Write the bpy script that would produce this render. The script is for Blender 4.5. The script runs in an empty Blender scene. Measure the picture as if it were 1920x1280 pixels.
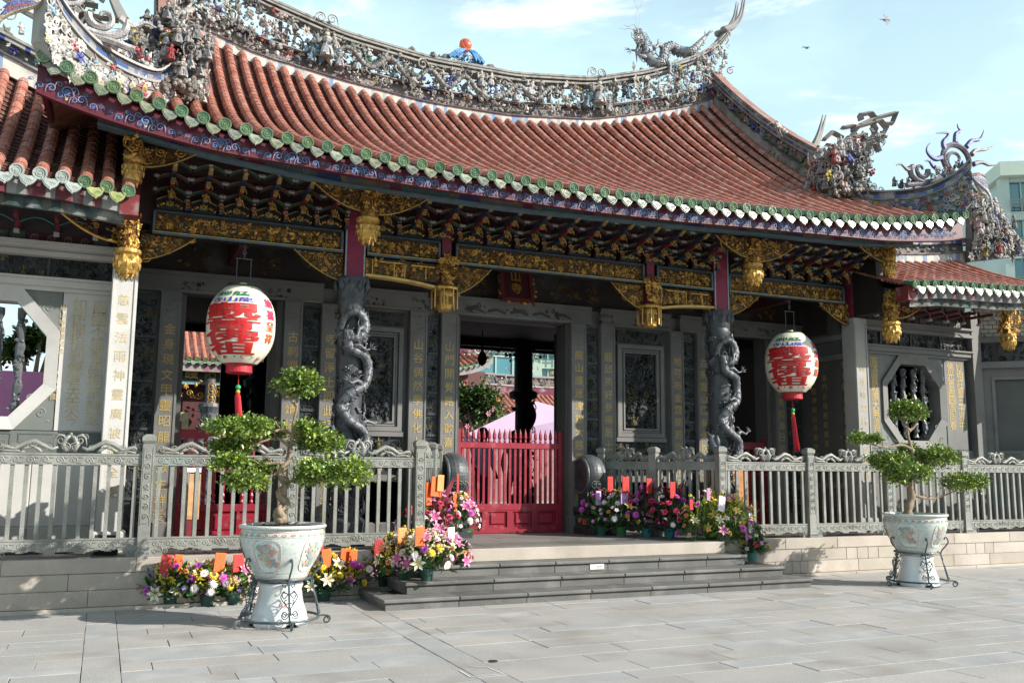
import bpy, bmesh, math, random
import numpy as np
from mathutils import Matrix, Vector
random.seed(7)
rad = math.radians
PI = math.pi
SC = bpy.context.scene
COL = SC.collection

# ------------------------------------------------------------------ camera
CAMP = np.array([0.0, -11.54, 1.6])
FPX = 1725.0
_y, _p, _r = np.radians([23.765, 7.892, 0.454])
FW = np.array([np.sin(_y)*np.cos(_p), np.cos(_y)*np.cos(_p), np.sin(_p)])
RT = np.array([np.cos(_y), -np.sin(_y), 0.0]); UP = np.cross(RT, FW)
RT, UP = np.cos(_r)*RT+np.sin(_r)*UP, -np.sin(_r)*RT+np.cos(_r)*UP
cam_data = bpy.data.cameras.new('camera')
cam = bpy.data.objects.new('camera', cam_data); COL.objects.link(cam)
m = Matrix([[RT[i], UP[i], -FW[i], CAMP[i]] for i in range(3)]+[[0, 0, 0, 1]])
cam.matrix_world = m
cam_data.sensor_width = 36; cam_data.lens = FPX/1920*36
cam_data.clip_start = 0.1; cam_data.clip_end = 3000
SC.camera = cam

# ------------------------------------------------------------------ light
SUNV = Vector((1.3, -1.0, .90)).normalized()      # towards the sun
EL = math.asin(SUNV.z); AZ = math.atan2(SUNV.x, SUNV.y)
w = bpy.data.worlds.new('World'); SC.world = w; w.use_nodes = True
nt = w.node_tree; nt.nodes.clear()
out = nt.nodes.new('ShaderNodeOutputWorld'); bg = nt.nodes.new('ShaderNodeBackground')
sky = nt.nodes.new('ShaderNodeTexSky'); sky.sky_type = 'NISHITA'; sky.sun_disc = False
sky.sun_elevation = EL; sky.sun_rotation = AZ; sky.air_density = 1.0; sky.dust_density = 2.2; sky.ozone_density = 1.0
tc = nt.nodes.new('ShaderNodeTexCoord')
mp = nt.nodes.new('ShaderNodeMapping'); mp.inputs['Scale'].default_value = (1, 1, 2.6)
ns = nt.nodes.new('ShaderNodeTexNoise'); ns.inputs['Scale'].default_value = 2.3; ns.inputs['Detail'].default_value = 7; ns.inputs['Roughness'].default_value = .55
rp = nt.nodes.new('ShaderNodeValToRGB'); rp.color_ramp.elements[0].position = .36; rp.color_ramp.elements[1].position = .66
rp.color_ramp.elements[0].color = (.62, .62, .62, 1); rp.color_ramp.elements[1].color = (.97, .97, .97, 1)
mx = nt.nodes.new('ShaderNodeMix'); mx.data_type = 'RGBA'
L = nt.links.new
L(tc.outputs['Generated'], mp.inputs['Vector']); L(mp.outputs['Vector'], ns.inputs['Vector']); L(ns.outputs['Fac'], rp.inputs['Fac'])
sx = nt.nodes.new('ShaderNodeSeparateXYZ'); L(tc.outputs['Generated'], sx.inputs[0])
el_ = nt.nodes.new('ShaderNodeMapRange'); el_.interpolation_type = 'SMOOTHSTEP'; el_.inputs['From Min'].default_value = .30; el_.inputs['From Max'].default_value = .80
el_.inputs['To Min'].default_value = 1.0; el_.inputs['To Max'].default_value = .12; L(sx.outputs['Z'], el_.inputs['Value'])
mu = nt.nodes.new('ShaderNodeMath'); mu.operation = 'MULTIPLY'; L(rp.outputs['Color'], mu.inputs[0]); L(el_.outputs['Result'], mu.inputs[1])
L(mu.outputs[0], mx.inputs['Factor']); L(sky.outputs['Color'], mx.inputs['A'])
mx.inputs['B'].default_value = (8.2, 11.6, 12.6, 1)
n2 = nt.nodes.new('ShaderNodeTexNoise'); n2.inputs['Scale'].default_value = 3.1; n2.inputs['Detail'].default_value = 8; n2.inputs['Roughness'].default_value = .6; n2.inputs['Distortion'].default_value = .3
m2 = nt.nodes.new('ShaderNodeMapping'); m2.inputs['Scale'].default_value = (1, 1, 3.2); m2.inputs['Location'].default_value = (.9, .35, .2); L(tc.outputs['Generated'], m2.inputs['Vector']); L(m2.outputs['Vector'], n2.inputs['Vector'])
r2 = nt.nodes.new('ShaderNodeMapRange'); r2.interpolation_type = 'SMOOTHSTEP'; r2.inputs['From Min'].default_value = .50; r2.inputs['From Max'].default_value = .66; L(n2.outputs['Fac'], r2.inputs['Value'])
m3 = nt.nodes.new('ShaderNodeMath'); m3.operation = 'MULTIPLY'; L(r2.outputs['Result'], m3.inputs[0]); L(el_.outputs['Result'], m3.inputs[1])
x2 = nt.nodes.new('ShaderNodeMix'); x2.data_type = 'RGBA'; L(m3.outputs[0], x2.inputs['Factor']); L(mx.outputs['Result'], x2.inputs['A']); x2.inputs['B'].default_value = (13.5, 13.8, 13.9, 1)
L(x2.outputs['Result'], bg.inputs['Color']); bg.inputs['Strength'].default_value = .075
L(bg.outputs['Background'], out.inputs['Surface'])
sd = bpy.data.lights.new('sun', 'SUN'); sd.energy = 5.0; sd.angle = rad(.55); sd.color = (1, .95, .87)
so = bpy.data.objects.new('sun', sd); COL.objects.link(so); so.location = (20, -20, 25)
so.rotation_euler = (-SUNV).to_track_quat('-Z', 'Y').to_euler()
SC.view_settings.view_transform = 'Standard'; SC.view_settings.look = 'None'
SC.view_settings.gamma = 1; SC.view_settings.exposure = .68; SC.view_settings.use_curve_mapping = False
SC.render.engine = 'CYCLES'; SC.cycles.max_bounces = 6

# ------------------------------------------------------------------ helpers
def at(px, py, **k):
    d = FW*FPX+RT*(px-960)-UP*(py-640)
    (a, v), = k.items(); i = 'XYZ'.index(a)
    return CAMP+d*(v-CAMP[i])/d[i]
def mpp(P):                                           # metres per photo pixel at a point
    return float((np.asarray(P)-CAMP)@FW)/FPX

class MB:
    def __init__(s):
        s.V = []; s.Q = []; s.T = []; s.QC = []; s.TC = []; s.QM = []; s.TM = []; s.n = 0; s.c = (1, 1, 1); s.m = 0
    def add(s, v, q=None, t=None, c=None, mat=None, qc=None, tc=None):
        v = np.asarray(v, float).reshape(-1, 3); c = s.c if c is None else c; mat = s.m if mat is None else mat
        if q is not None and len(q):
            q = np.asarray(q, int).reshape(-1, 4); s.Q.append(q+s.n); s.QC.append(np.tile(c, (len(q), 1)) if qc is None else qc); s.QM.append(np.full(len(q), mat))
        if t is not None and len(t):
            t = np.asarray(t, int).reshape(-1, 3); s.T.append(t+s.n); s.TC.append(np.tile(c, (len(t), 1)) if tc is None else tc); s.TM.append(np.full(len(t), mat))
        s.V.append(v); s.n += len(v)
        return s
    def pack(s):
        z = lambda l, k, d=float: np.concatenate(l) if l else np.zeros((0, k), d)
        if not hasattr(s, '_p') or s._p[0] != s.n:
            s._p = (s.n, z(s.V, 3), z(s.Q, 4, int), z(s.T, 3, int), z(s.QC, 3), z(s.TC, 3),
                    np.concatenate(s.QM) if s.QM else np.zeros(0, int), np.concatenate(s.TM) if s.TM else np.zeros(0, int))
        return s._p
    def put(s, o, M=None, c=None, mat=None):
        n, v, q, t, qc, tc, qm, tm = o.pack()
        if M is not None:
            v = v@M[:3, :3].T+M[:3, 3]
            if np.linalg.det(M[:3, :3]) < 0: q = q[:, ::-1]; t = t[:, ::-1]
        if c is not None: qc = qc*np.asarray(c, float); tc = tc*np.asarray(c, float)
        if len(q): s.Q.append(q+s.n); s.QC.append(qc); s.QM.append(qm if mat is None else np.full(len(q), mat))
        if len(t): s.T.append(t+s.n); s.TC.append(tc); s.TM.append(tm if mat is None else np.full(len(t), mat))
        s.V.append(v); s.n += n
        return s
    def box(s, x0, x1, y0, y1, z0, z1, c=None, M=None):
        v = np.array([[x, y, z] for z in (z0, z1) for y in (y0, y1) for x in (x0, x1)], float)
        if M is not None: v = v@M[:3, :3].T+M[:3, 3]
        return s.add(v, [[0, 2, 3, 1], [4, 5, 7, 6], [0, 1, 5, 4], [2, 6, 7, 3], [0, 4, 6, 2], [1, 3, 7, 5]], c=c)
    def slab(s, x0, x1, y0, y1, z0, z1, b=.008, c=None):      # box with a chamfered top
        v = [[x, y, z] for (dx, z) in ((0, z0), (0, z1-b), (b, z1)) for (x, y) in ((x0+dx, y0+dx), (x1-dx, y0+dx), (x1-dx, y1-dx), (x0+dx, y1-dx))]
        q = [[8, 9, 10, 11]]+[[k*4+i, k*4+(i+1) % 4, k*4+4+(i+1) % 4, k*4+4+i] for k in (0, 1) for i in range(4)]
        return s.add(v, q, c=c)
    def fslab(s, x0, x1, y, t, z0, z1, b=.008, c=None):       # block whose chamfered face looks to -Y (front at y)
        v = [[x, yy, z] for (dx, yy) in ((0, y+t), (0, y+b), (b, y)) for (x, z) in ((x0+dx, z0+dx), (x1-dx, z0+dx), (x1-dx, z1-dx), (x0+dx, z1-dx))]
        q = [[8, 9, 10, 11], [3, 2, 1, 0]]+[[k*4+i, k*4+(i+1) % 4, k*4+4+(i+1) % 4, k*4+4+i] for k in (0, 1) for i in range(4)]
        return s.add(v, q, c=c)
    def tube(s, P, R, n=6, c=None, flat=None, cap=True):
        P = np.asarray(P, float); k = len(P); R = np.full(k, R, float) if np.isscalar(R) else np.asarray(R, float)
        T = np.gradient(P, axis=0); T /= np.linalg.norm(T, axis=1)[:, None]+1e-12
        u = np.array([0, 1, 0.]) if abs(T[0][1]) < .9 else np.array([1, 0, 0.])
        v = []
        for i in range(k):
            u = u-T[i]*(u@T[i]); u /= np.linalg.norm(u)+1e-12; w_ = np.cross(T[i], u)
            for j in range(n):
                a = 2*PI*j/n
                v.append(P[i]+R[i]*(math.cos(a)*u*(flat or 1)+math.sin(a)*w_))
        q = [[i*n+j, i*n+(j+1) % n, (i+1)*n+(j+1) % n, (i+1)*n+j] for i in range(k-1) for j in range(n)]
        t = []
        if cap:
            v += [P[0], P[-1]]; a0, a1 = k*n, k*n+1
            t = [[a0, (j+1) % n, j] for j in range(n)]+[[a1, (k-1)*n+j, (k-1)*n+(j+1) % n] for j in range(n)]
        return s.add(v, q, t, c=c)
    def lathe(s, prof, n=16, cen=(0, 0, 0), c=None, M=None, smoothcap=False):
        v = []; k = len(prof)
        for r, z in prof:
            for j in range(n):
                a = 2*PI*j/n; v.append([r*math.cos(a), r*math.sin(a), z])
        v = np.array(v)+np.array(cen) if M is None else np.array(v)@M[:3, :3].T+M[:3, 3]
        q = [[i*n+j, i*n+(j+1) % n, (i+1)*n+(j+1) % n, (i+1)*n+j] for i in range(k-1) for j in range(n)]
        return s.add(v, q, c=c)
    def prism(s, pts, y0, y1, c=None, M=None):               # polygon in XZ (convex or fan-able), extruded y0..y1
        n = len(pts); cx = sum(p[0] for p in pts)/n; cz = sum(p[1] for p in pts)/n
        v = [[p[0], y0, p[1]] for p in pts]+[[p[0], y1, p[1]] for p in pts]+[[cx, y0, cz], [cx, y1, cz]]
        v = np.array(v, float)
        if M is not None: v = v@M[:3, :3].T+M[:3, 3]
        q = [[i, i+n, (i+1) % n+n, (i+1) % n] for i in range(n)]
        t = [[2*n, i, (i+1) % n] for i in range(n)]+[[2*n+1, (i+1) % n+n, i+n] for i in range(n)]
        return s.add(v, q, t, c=c)
    def grid(s, f, nu, nv, c=None):
        v = [f(i/nu, j/nv) for j in range(nv+1) for i in range(nu+1)]
        q = [[j*(nu+1)+i, j*(nu+1)+i+1, (j+1)*(nu+1)+i+1, (j+1)*(nu+1)+i] for j in range(nv) for i in range(nu)]
        return s.add(v, q, c=c)
    def mesh(s, name, mats, smooth=False, shift=None):
        n, v, q, t, qc, tc, qm, tm = s.pack()
        if shift is not None: v = v-np.asarray(shift)
        me = bpy.data.meshes.new(name)
        me.vertices.add(len(v)); me.vertices.foreach_set('co', v.astype(np.float32).ravel())
        nl = 4*len(q)+3*len(t); me.loops.add(nl)
        me.loops.foreach_set('vertex_index', np.concatenate([q.ravel(), t.ravel()]).astype(np.int32))
        me.polygons.add(len(q)+len(t))
        me.polygons.foreach_set('loop_start', np.concatenate([np.arange(len(q))*4, 4*len(q)+np.arange(len(t))*3]).astype(np.int32))
        me.polygons.foreach_set('material_index', np.concatenate([qm, tm]).astype(np.int32))
        me.polygons.foreach_set('use_smooth', np.full(len(q)+len(t), bool(smooth)))
        a = me.attributes.new('Col', 'FLOAT_COLOR', 'FACE')
        cc = np.ones((len(q)+len(t), 4), np.float32); cc[:len(q), :3] = qc; cc[len(q):, :3] = tc
        a.data.foreach_set('color', cc.ravel())
        for mm in (mats if isinstance(mats, (list, tuple)) else [mats]): me.materials.append(mm)
        me.update(calc_edges=True); me.validate()
        return me
    def build(s, name, mats, parent=None, smooth=False, world=False, kind=None, loc=None):
        sh = None
        if world and parent is not None:
            sh = np.zeros(3); p = parent
            while p is not None: sh += np.array(p.location); p = p.parent
        o = bpy.data.objects.new(name, s.mesh(name, mats, smooth, sh)); COL.objects.link(o)
        if parent is not None: o.parent = parent
        if loc is not None: o.location = loc
        if kind: o['kind'] = kind
        return o

def link_mesh(name, me, parent=None, loc=(0, 0, 0), rot=(0, 0, 0), scale=(1, 1, 1)):
    o = bpy.data.objects.new(name, me); COL.objects.link(o); o.parent = parent
    o.location = loc; o.rotation_euler = rot; o.scale = scale
    return o
def thing(name, label, cat, loc=(0, 0, 0), rz=0, group=None):
    o = bpy.data.objects.new(name, None); COL.objects.link(o); o.empty_display_size = .2
    o.location = loc; o.rotation_euler = (0, 0, rz); o['label'] = label; o['category'] = cat
    if group: o['group'] = group
    return o
def tag(o, label, cat, group=None):
    o['label'] = label; o['category'] = cat
    if group: o['group'] = group
    return o
def copy_tree(o, parent=None):
    c = o.copy(); COL.objects.link(c); c.parent = parent
    for ch in [x for x in o.children]: copy_tree(ch, c)
    return c
def TR(x=0, y=0, z=0, s=1, rx=0, ry=0, rz=0, sc=None):
    M = np.array(Matrix.Translation((x, y, z)) @ Matrix.Rotation(rz, 4, 'Z') @ Matrix.Rotation(ry, 4, 'Y') @ Matrix.Rotation(rx, 4, 'X'))
    S = np.diag([s, s, s, 1.0]) if sc is None else np.diag([*sc, 1.0])
    return M@S
def frame(p, ex, ey, ez, s=1):
    M = np.eye(4); M[:3, 0] = np.array(ex)*s; M[:3, 1] = np.array(ey)*s; M[:3, 2] = np.array(ez)*s; M[:3, 3] = p
    return M
def lerp(xs, ys):
    xs = np.array(xs); ys = np.array(ys)
    return lambda x: float(np.interp(x, xs, ys))
def spl(pts, n):                                             # Catmull-Rom through points
    P = np.array(pts, float); P = np.vstack([2*P[0]-P[1], P, 2*P[-1]-P[-2]]); o = []
    k = len(P)-3
    for i in range(n):
        u = i/(n-1)*k; j = min(int(u), k-1); t = u-j
        a, b, c, d = P[j:j+4]
        o.append(.5*((2*b)+(-a+c)*t+(2*a-5*b+4*c-d)*t*t+(-a+3*b-3*c+d)*t**3))
    return np.array(o)

# ------------------------------------------------------------------ materials
def mat(name, col, rough=.7, metal=0, attr=False, var=.25, vs=3, fine=0, fs=60, bump=.0, bs=40, dirt=None, spec=.5, coat=0, sss=0, stretch=None, trans=0):
    m_ = bpy.data.materials.new(name); m_.use_nodes = True; t = m_.node_tree; N = t.nodes; K = t.links.new
    b = N['Principled BSDF']; b.inputs['Roughness'].default_value = rough; b.inputs['Metallic'].default_value = metal
    b.inputs['Specular IOR Level'].default_value = spec; b.inputs['Coat Weight'].default_value = coat
    g = N.new('ShaderNodeNewGeometry'); pos = g.outputs['Position']
    if stretch:
        mpn = N.new('ShaderNodeMapping'); mpn.inputs['Scale'].default_value = stretch; K(pos, mpn.inputs['Vector']); pos = mpn.outputs['Vector']
    def noise(sc, det=4):
        n_ = N.new('ShaderNodeTexNoise'); n_.inputs['Scale'].default_value = sc; n_.inputs['Detail'].default_value = det; K(pos, n_.inputs['Vector']); return n_.outputs['Fac']
    def mul(a, fac_out, lo, hi):
        mr = N.new('ShaderNodeMapRange'); mr.inputs['From Min'].default_value = .3; mr.inputs['From Max'].default_value = .7
        mr.inputs['To Min'].default_value = lo; mr.inputs['To Max'].default_value = hi; K(fac_out, mr.inputs['Value'])
        vm = N.new('ShaderNodeVectorMath'); vm.operation = 'SCALE'; K(a, vm.inputs[0]); K(mr.outputs['Result'], vm.inputs['Scale']); return vm.outputs[0]
    if attr:
        an = N.new('ShaderNodeAttribute'); an.attribute_name = 'Col'; c = an.outputs['Color']
        vm = N.new('ShaderNodeVectorMath'); vm.operation = 'MULTIPLY'; K(c, vm.inputs[0]); vm.inputs[1].default_value = col; c = vm.outputs[0]
    else:
        rgb = N.new('ShaderNodeRGB'); rgb.outputs[0].default_value = (*col, 1); c = rgb.outputs[0]
    if var: c = mul(c, noise(vs), 1-var, 1+var)
    if fine: c = mul(c, noise(fs, 2), 1-fine, 1+fine)
    if dirt:
        dcol, dsc, lo, hi = dirt
        r_ = N.new('ShaderNodeMapRange'); r_.inputs['From Min'].default_value = lo; r_.inputs['From Max'].default_value = hi; K(noise(dsc, 6), r_.inputs['Value'])
        mxx = N.new('ShaderNodeMix'); mxx.data_type = 'RGBA'; K(r_.outputs['Result'], mxx.inputs['Factor']); K(c, mxx.inputs['A']); mxx.inputs['B'].default_value = (*dcol, 1); c = mxx.outputs['Result']
    K(c, b.inputs['Base Color'])
    if bump:
        bn = N.new('ShaderNodeBump'); bn.inputs['Strength'].default_value = bump; bn.inputs['Distance'].default_value = .01
        K(noise(bs, 3), bn.inputs['Height']); K(bn.outputs['Normal'], b.inputs['Normal'])
    if sss: b.inputs['Subsurface Weight'].default_value = sss
    if trans: b.inputs['Transmission Weight'].default_value = trans
    return m_
M_pave = mat('paving granite', (.335, .325, .31), .7, var=.10, vs=1.1, fine=.30, fs=100, bump=.35, bs=80, dirt=((.24, .22, .195), 1.3, .50, .74))
M_paves = [M_pave, mat('paving granite warm', (.345, .33, .31), .7, var=.12, vs=1.1, fine=.26, fs=130, bump=.25, bs=90, dirt=((.36, .34, .31), 2.3, .55, .78)),
           mat('paving granite cool', (.315, .318, .315), .7, var=.10, vs=1.6, fine=.26, fs=120, bump=.25, bs=90, dirt=((.43, .42, .41), 2.0, .5, .75))]
M_earth = mat('paving joint dirt', (.09, .08, .07), .95, var=.3)
M_plinth = mat('beige sandstone', (.41, .365, .315), .8, attr=True, var=.14, vs=2.2, fine=.12, fs=100, bump=.3, bs=60, dirt=((.28, .24, .20), 1.4, .56, .82))
M_step = mat('dark step stone', (.11, .11, .106), .6, attr=True, var=.2, vs=3, fine=.18, fs=110, bump=.3, bs=70, dirt=((.22, .215, .20), 2.6, .55, .8))
M_gran = mat('grey granite', (.150, .146, .14), .6, attr=True, var=.14, vs=2, fine=.15, fs=140, bump=.2, bs=90, dirt=((.10, .095, .09), 1.8, .55, .8))
M_lite = mat('pale granite', (.50, .485, .46), .7, attr=True, var=.10, vs=2, fine=.1, fs=140, bump=.2, bs=90, dirt=((.36, .34, .31), 1.5, .58, .85))
M_dark = mat('dark carved stone', (.036, .040, .043), .42, attr=True, var=.35, vs=6, fine=.2, fs=60, bump=.5, bs=45)
M_dragon = mat('dragon column stone', (.085, .09, .097), .42, attr=True, var=.3, vs=7, bump=.5, bs=60)
M_bronze = mat('verdigris bronze fence', (.235, .237, .215), .5, metal=.15, attr=True, var=.22, vs=4, fine=.12, fs=50, bump=.35, bs=60, dirt=((.17, .27, .26), 1.6, .60, .85))
M_gold = mat('gilded carving', (.50, .295, .075), .38, metal=.6, attr=True, var=.3, vs=8, fine=.2, fs=60, bump=.7, bs=70)
M_goldp = mat('gold lettering', (.46, .33, .11), .5, metal=.25, var=.15)
M_goldl = mat('sunlit gold lettering', (.50, .40, .22), .6, var=.2, vs=9)  # paler copy for sunlit inscriptions, the sunlight put into its colour
M_paint = mat('painted timber', (1, 1, 1), .6, attr=True, var=.22, vs=7, bump=.2, bs=60)
M_inshade = mat('interior shade black', (.004, .0035, .003), .8, var=.3)  # near-black for the inside of the halls, shade put into the colour
M_red = mat('red lacquer', (.27, .012, .030), .42, attr=True, var=.16, vs=3, bump=.1, bs=30, dirt=((.36, .10, .11), 7.5, .57, .80))
M_maroon = mat('maroon paint', (.085, .005, .016), .5, attr=True, var=.2, vs=4, dirt=((.13, .045, .06), 4.5, .64, .8))
M_tile = mat('terracotta roof tile', (.325, .110, .070), .6, attr=True, var=.22, vs=9, fine=.22, fs=35, bump=.4, bs=60, dirt=((.42, .25, .21), 8, .45, .75))
M_pan = mat('terracotta pan tile', (.11, .045, .034), .8, attr=True, var=.35, vs=8, fine=.3, fs=50, dirt=((.22, .15, .12), 5, .55, .75))
M_glaze = mat('green glazed tile', (.09, .155, .078), .25, attr=True, var=.2, vs=9, fine=.15, fs=50, bump=.3, bs=80, coat=.5)
M_deco = mat('porcelain shard mosaic', (.80, .79, .78), .45, attr=True, var=.35, vs=12, fine=.35, fs=75, bump=1.0, bs=55)
M_plas = mat('weathered lime plaster', (.62, .60, .56), .8, attr=True, var=.15, vs=4, bump=.3, bs=40, dirt=((.25, .24, .23), 4, .5, .7))
M_leaf = mat('bonsai leaf', (.155, .235, .05), .38, attr=True, var=.45, vs=9, spec=.6)
M_bark = mat('bonsai bark', (.26, .20, .14), .9, attr=True, var=.35, vs=16, bump=1, bs=50, stretch=(1, 1, .4))
M_fl = mat('petal', (1, 1, 1), .6, attr=True, var=.12, vs=14)
M_card = mat('paper card', (1, 1, 1), .55, attr=True, var=.08, vs=9)
M_iron = mat('wrought iron blue black', (.075, .10, .115), .5, metal=.3, attr=True, var=.4, vs=14, bump=.4)
M_soil = mat('soil', (.06, .045, .03), .95)
M_steel = mat('brushed steel', (.4, .4, .41), .35, metal=.8, attr=True, var=.1)
M_ink = mat('lettering ink', (1, 1, 1), .6, attr=True, var=.06, vs=20)
M_foliage = mat('courtyard foliage', (.055, .10, .025), .55, attr=True, var=.5, vs=2)
M_cloth = mat('canopy cloth', (1, 1, 1), .7, attr=True, var=.08, vs=1)
M_conc = mat('pale green cladding', (.42, .50, .46), .7, attr=True, var=.08, vs=.2)
M_glass = mat('tinted window glass', (.05, .17, .20), .08, attr=True, var=.25, vs=.15, spec=.9)
M_skin = mat('skin', (.5, .31, .22), .55, attr=True, var=.05)

# ------------------------------------------------------------------ small templates for carved work
def ico(sub=1, r=1):
    bm = bmesh.new(); bmesh.ops.create_icosphere(bm, subdivisions=sub, radius=r)
    b = MB(); b.add([v.co[:] for v in bm.verts], t=[[v.index for v in f.verts] for f in bm.faces]); bm.free(); return b
T_ball = ico(1); T_ball2 = ico(2)
def t_spiral(turns=1.35, n=15, th=.15, sides=4):
    P = []; R = []
    for i in range(n):
        u = i/(n-1); a = u*turns*2*PI; r = 1-.82*u
        P.append([r*math.cos(a)-.0, -.12-.25*u, r*math.sin(a)]); R.append(th*(1-.45*u))
    P = [[1.15, 0, -1.1], [1.12, -.05, -.5]]+P; R = [th*.3, th*.7]+R
    b = MB(); b.tube(P, R, sides); return b
T_spiral = t_spiral(); T_spiral6 = t_spiral(1.6, 24, .15, 6)
def t_leaf():
    b = MB(); b.add([[0, 0, 0], [-.32, -.05, .45], [0, -.28, .5], [.32, -.05, .45], [0, -.12, 1.05]], t=[[0, 2, 1], [0, 3, 2], [1, 2, 4], [2, 3, 4]]); return b
T_leaf = t_leaf()
def t_flower(n=6):
    b = MB()
    for i in range(n): b.put(T_leaf, TR(ry=2*PI*i/n))
    b.put(T_ball, TR(0, -.18, 0, .28), c=(.6, .5, .4)); return b
T_flower = t_flower()
def t_fig():
    b = MB()
    b.lathe([(.0, 0), (.27, 0), (.22, .25), (.15, .48)], 7); b.lathe([(.15, .48), (.165, .52), (.155, .55)], 7, c=(.35, .35, .5)); b.lathe([(.15, .54), (.21, .66), (.1, .76), (0, .78)], 7, c=(1.25, 1.2, 1.15)); b.c = (1.5, 1.35, 1.2)
    b.put(T_ball, TR(0, -.02, .86, .115), c=(1.5, 1.35, 1.2)); b.c = (1, 1, 1)
    b.tube([(.16, 0, .68), (.3, -.14, .52), (.16, -.3, .55)], [.075, .07, .05], 4)
    b.tube([(-.16, 0, .68), (-.32, -.1, .5), (-.36, -.16, .74)], [.075, .07, .045], 4)
    b.lathe([(.14, .92), (.10, .99), (.05, 1.07), (0, 1.1)], 6, c=(.45, .4, .4)); b.add([[-.2, -.27, .05], [-.05, -.3, .5], [.02, -.25, .08]], t=[[0, 1, 2]], c=(.6, .7, .9)); b.add([[.12, -.27, .02], [.10, -.24, .45], [.22, -.2, .06]], t=[[0, 1, 2]], c=(1.3, .9, .8)); return b
T_fig = t_fig()
def t_cloud():
    b = MB()
    for x, z, r in ((-.5, 0, .3), (-.15, .2, .34), (.25, .08, .32), (.6, -.05, .24), (0, -.18, .3)): b.put(T_ball, TR(x, 0, z, sc=(r, r*.7, r)))
    return b
T_cloud = t_cloud()
T_blob = MB(); T_blob.put(T_ball)
KIT = {'scroll': (T_spiral, .42), 'leaf': (T_leaf, .7), 'flower': (T_flower, .5), 'fig': (T_fig, .95), 'cloud': (T_cloud, .5), 'ball': (T_blob, .3)}

def carve(b, w, h, cell, seed, kinds=('scroll', 'scroll', 'leaf', 'flower'), cols=((1, 1, 1),), depth=.5, M=None, mask=None, y=0, jit=.3, fill=1.0, m=None):
    """fill a w x h rectangle (XZ, facing -Y) with undercut carved pieces"""
    rnd = random.Random(seed); nx = max(1, round(w/cell)); nz = max(1, round(h/cell)); cx = w/nx; cz = h/nz
    for i in range(nx):
        for j in range(nz):
            x = (i+.5+rnd.uniform(-jit, jit))*cx; z = (j+.5+rnd.uniform(-jit, jit))*cz
            if mask and not mask(x/w, z/h): continue
            if rnd.random() > fill: continue
            k = rnd.choice(kinds); T, s = KIT[k]; s = s*cell*rnd.uniform(.85, 1.25)
            ry = rnd.uniform(0, 2*PI) if k != 'fig' else rnd.uniform(-.2, .2)
            zz = z-(.5*s if k == 'fig' else 0)
            fl = rnd.choice((-1, 1))
            A = TR(x, y, zz)@TR(ry=ry)@TR(sc=(s*fl, s*depth*2, s))
            if M is not None: A = M@A
            b.put(T, A, c=rnd.choice(cols), mat=m)
    return b
def wcols(*a):
    o = []
    for c, n in a: o += [c]*n
    return o
GREYP = wcols(((.28, .27, .25), 11), ((.40, .39, .36), 12), ((.56, .54, .51), 7), ((.15, .15, .15), 6), ((.04, .05, .22), 2), ((.14, .26, .36), 2), ((.30, .06, .06), 2), ((.42, .32, .08), 1), ((.11, .18, .12), 1), ((.45, .34, .32), 3))
DARKP = wcols(((.20, .20, .19), 7), ((.32, .31, .29), 5), ((.10, .10, .10), 4), ((.04, .06, .22), 3), ((.10, .20, .30), 2), ((.24, .05, .05), 2), ((.38, .28, .06), 1), ((.07, .14, .08), 2))
BRIGHTP = wcols(((.45, .44, .41), 6), ((.66, .64, .60), 8), ((.28, .28, .27), 4), ((.06, .08, .34), 1), ((.16, .30, .40), 1), ((.40, .08, .09), 1), ((.52, .40, .08), 1))
GOLDC = wcols(((1.15, 1.15, 1.15), 5), ((.75, .70, .66), 3), ((.38, .32, .28), 3))
STONEC = wcols(((1.3, 1.3, 1.3), 5), ((2.3, 2.3, 2.3), 3), ((.5, .5, .5), 3), ((4.6, 3.6, 1.5), 2))

# ------------------------------------------------------------------ lettering
_fc = {}
def glyph(ch):
    if ch not in _fc:
        cu = bpy.data.curves.new('glyph', 'FONT'); cu.body = ch; cu.resolution_u = 2
        ob = bpy.data.objects.new('glyph', cu); COL.objects.link(ob)
        dg = bpy.context.evaluated_depsgraph_get(); me = bpy.data.meshes.new_from_object(ob.evaluated_get(dg))
        v = np.array([x.co[:2] for x in me.vertices]).reshape(-1, 2)
        me.calc_loop_triangles(); t = np.array([l.vertices[:] for l in me.loop_triangles]).reshape(-1, 3)
        bpy.data.objects.remove(ob); bpy.data.curves.remove(cu); bpy.data.meshes.remove(me)
        if len(v):
            lo, hi = v.min(0), v.max(0); sz = max(hi-lo); v = (v-(lo+hi)/2)/(sz if sz > .3 else 1.0)
        _fc[ch] = (v, t, (hi-lo)/sz if len(v) else np.ones(2))
    return _fc[ch]
def letters(b, text, x, ztop, size, pitch, y, c=(1, 1, 1), M=None, wide=1.0, bold=0, th=.004):
    for i, ch in enumerate(text):
        if ch == ' ': continue
        v, t, _ = glyph(ch); cz = ztop-(i+.5)*pitch
        outs = [(0, 0)] if not bold else [(0, 0), (bold, 0), (-bold, 0), (0, bold), (0, -bold)]
        for k, (dx, dz) in enumerate(outs):
            P = np.stack([x+v[:, 0]*size*wide+dx, np.full(len(v), y-th-k*.0004), cz+v[:, 1]*size+dz], 1)
            if M is not None: P = P@M[:3, :3].T+M[:3, 3]
            b.add(P, t=t, c=c)
    return b

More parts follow.
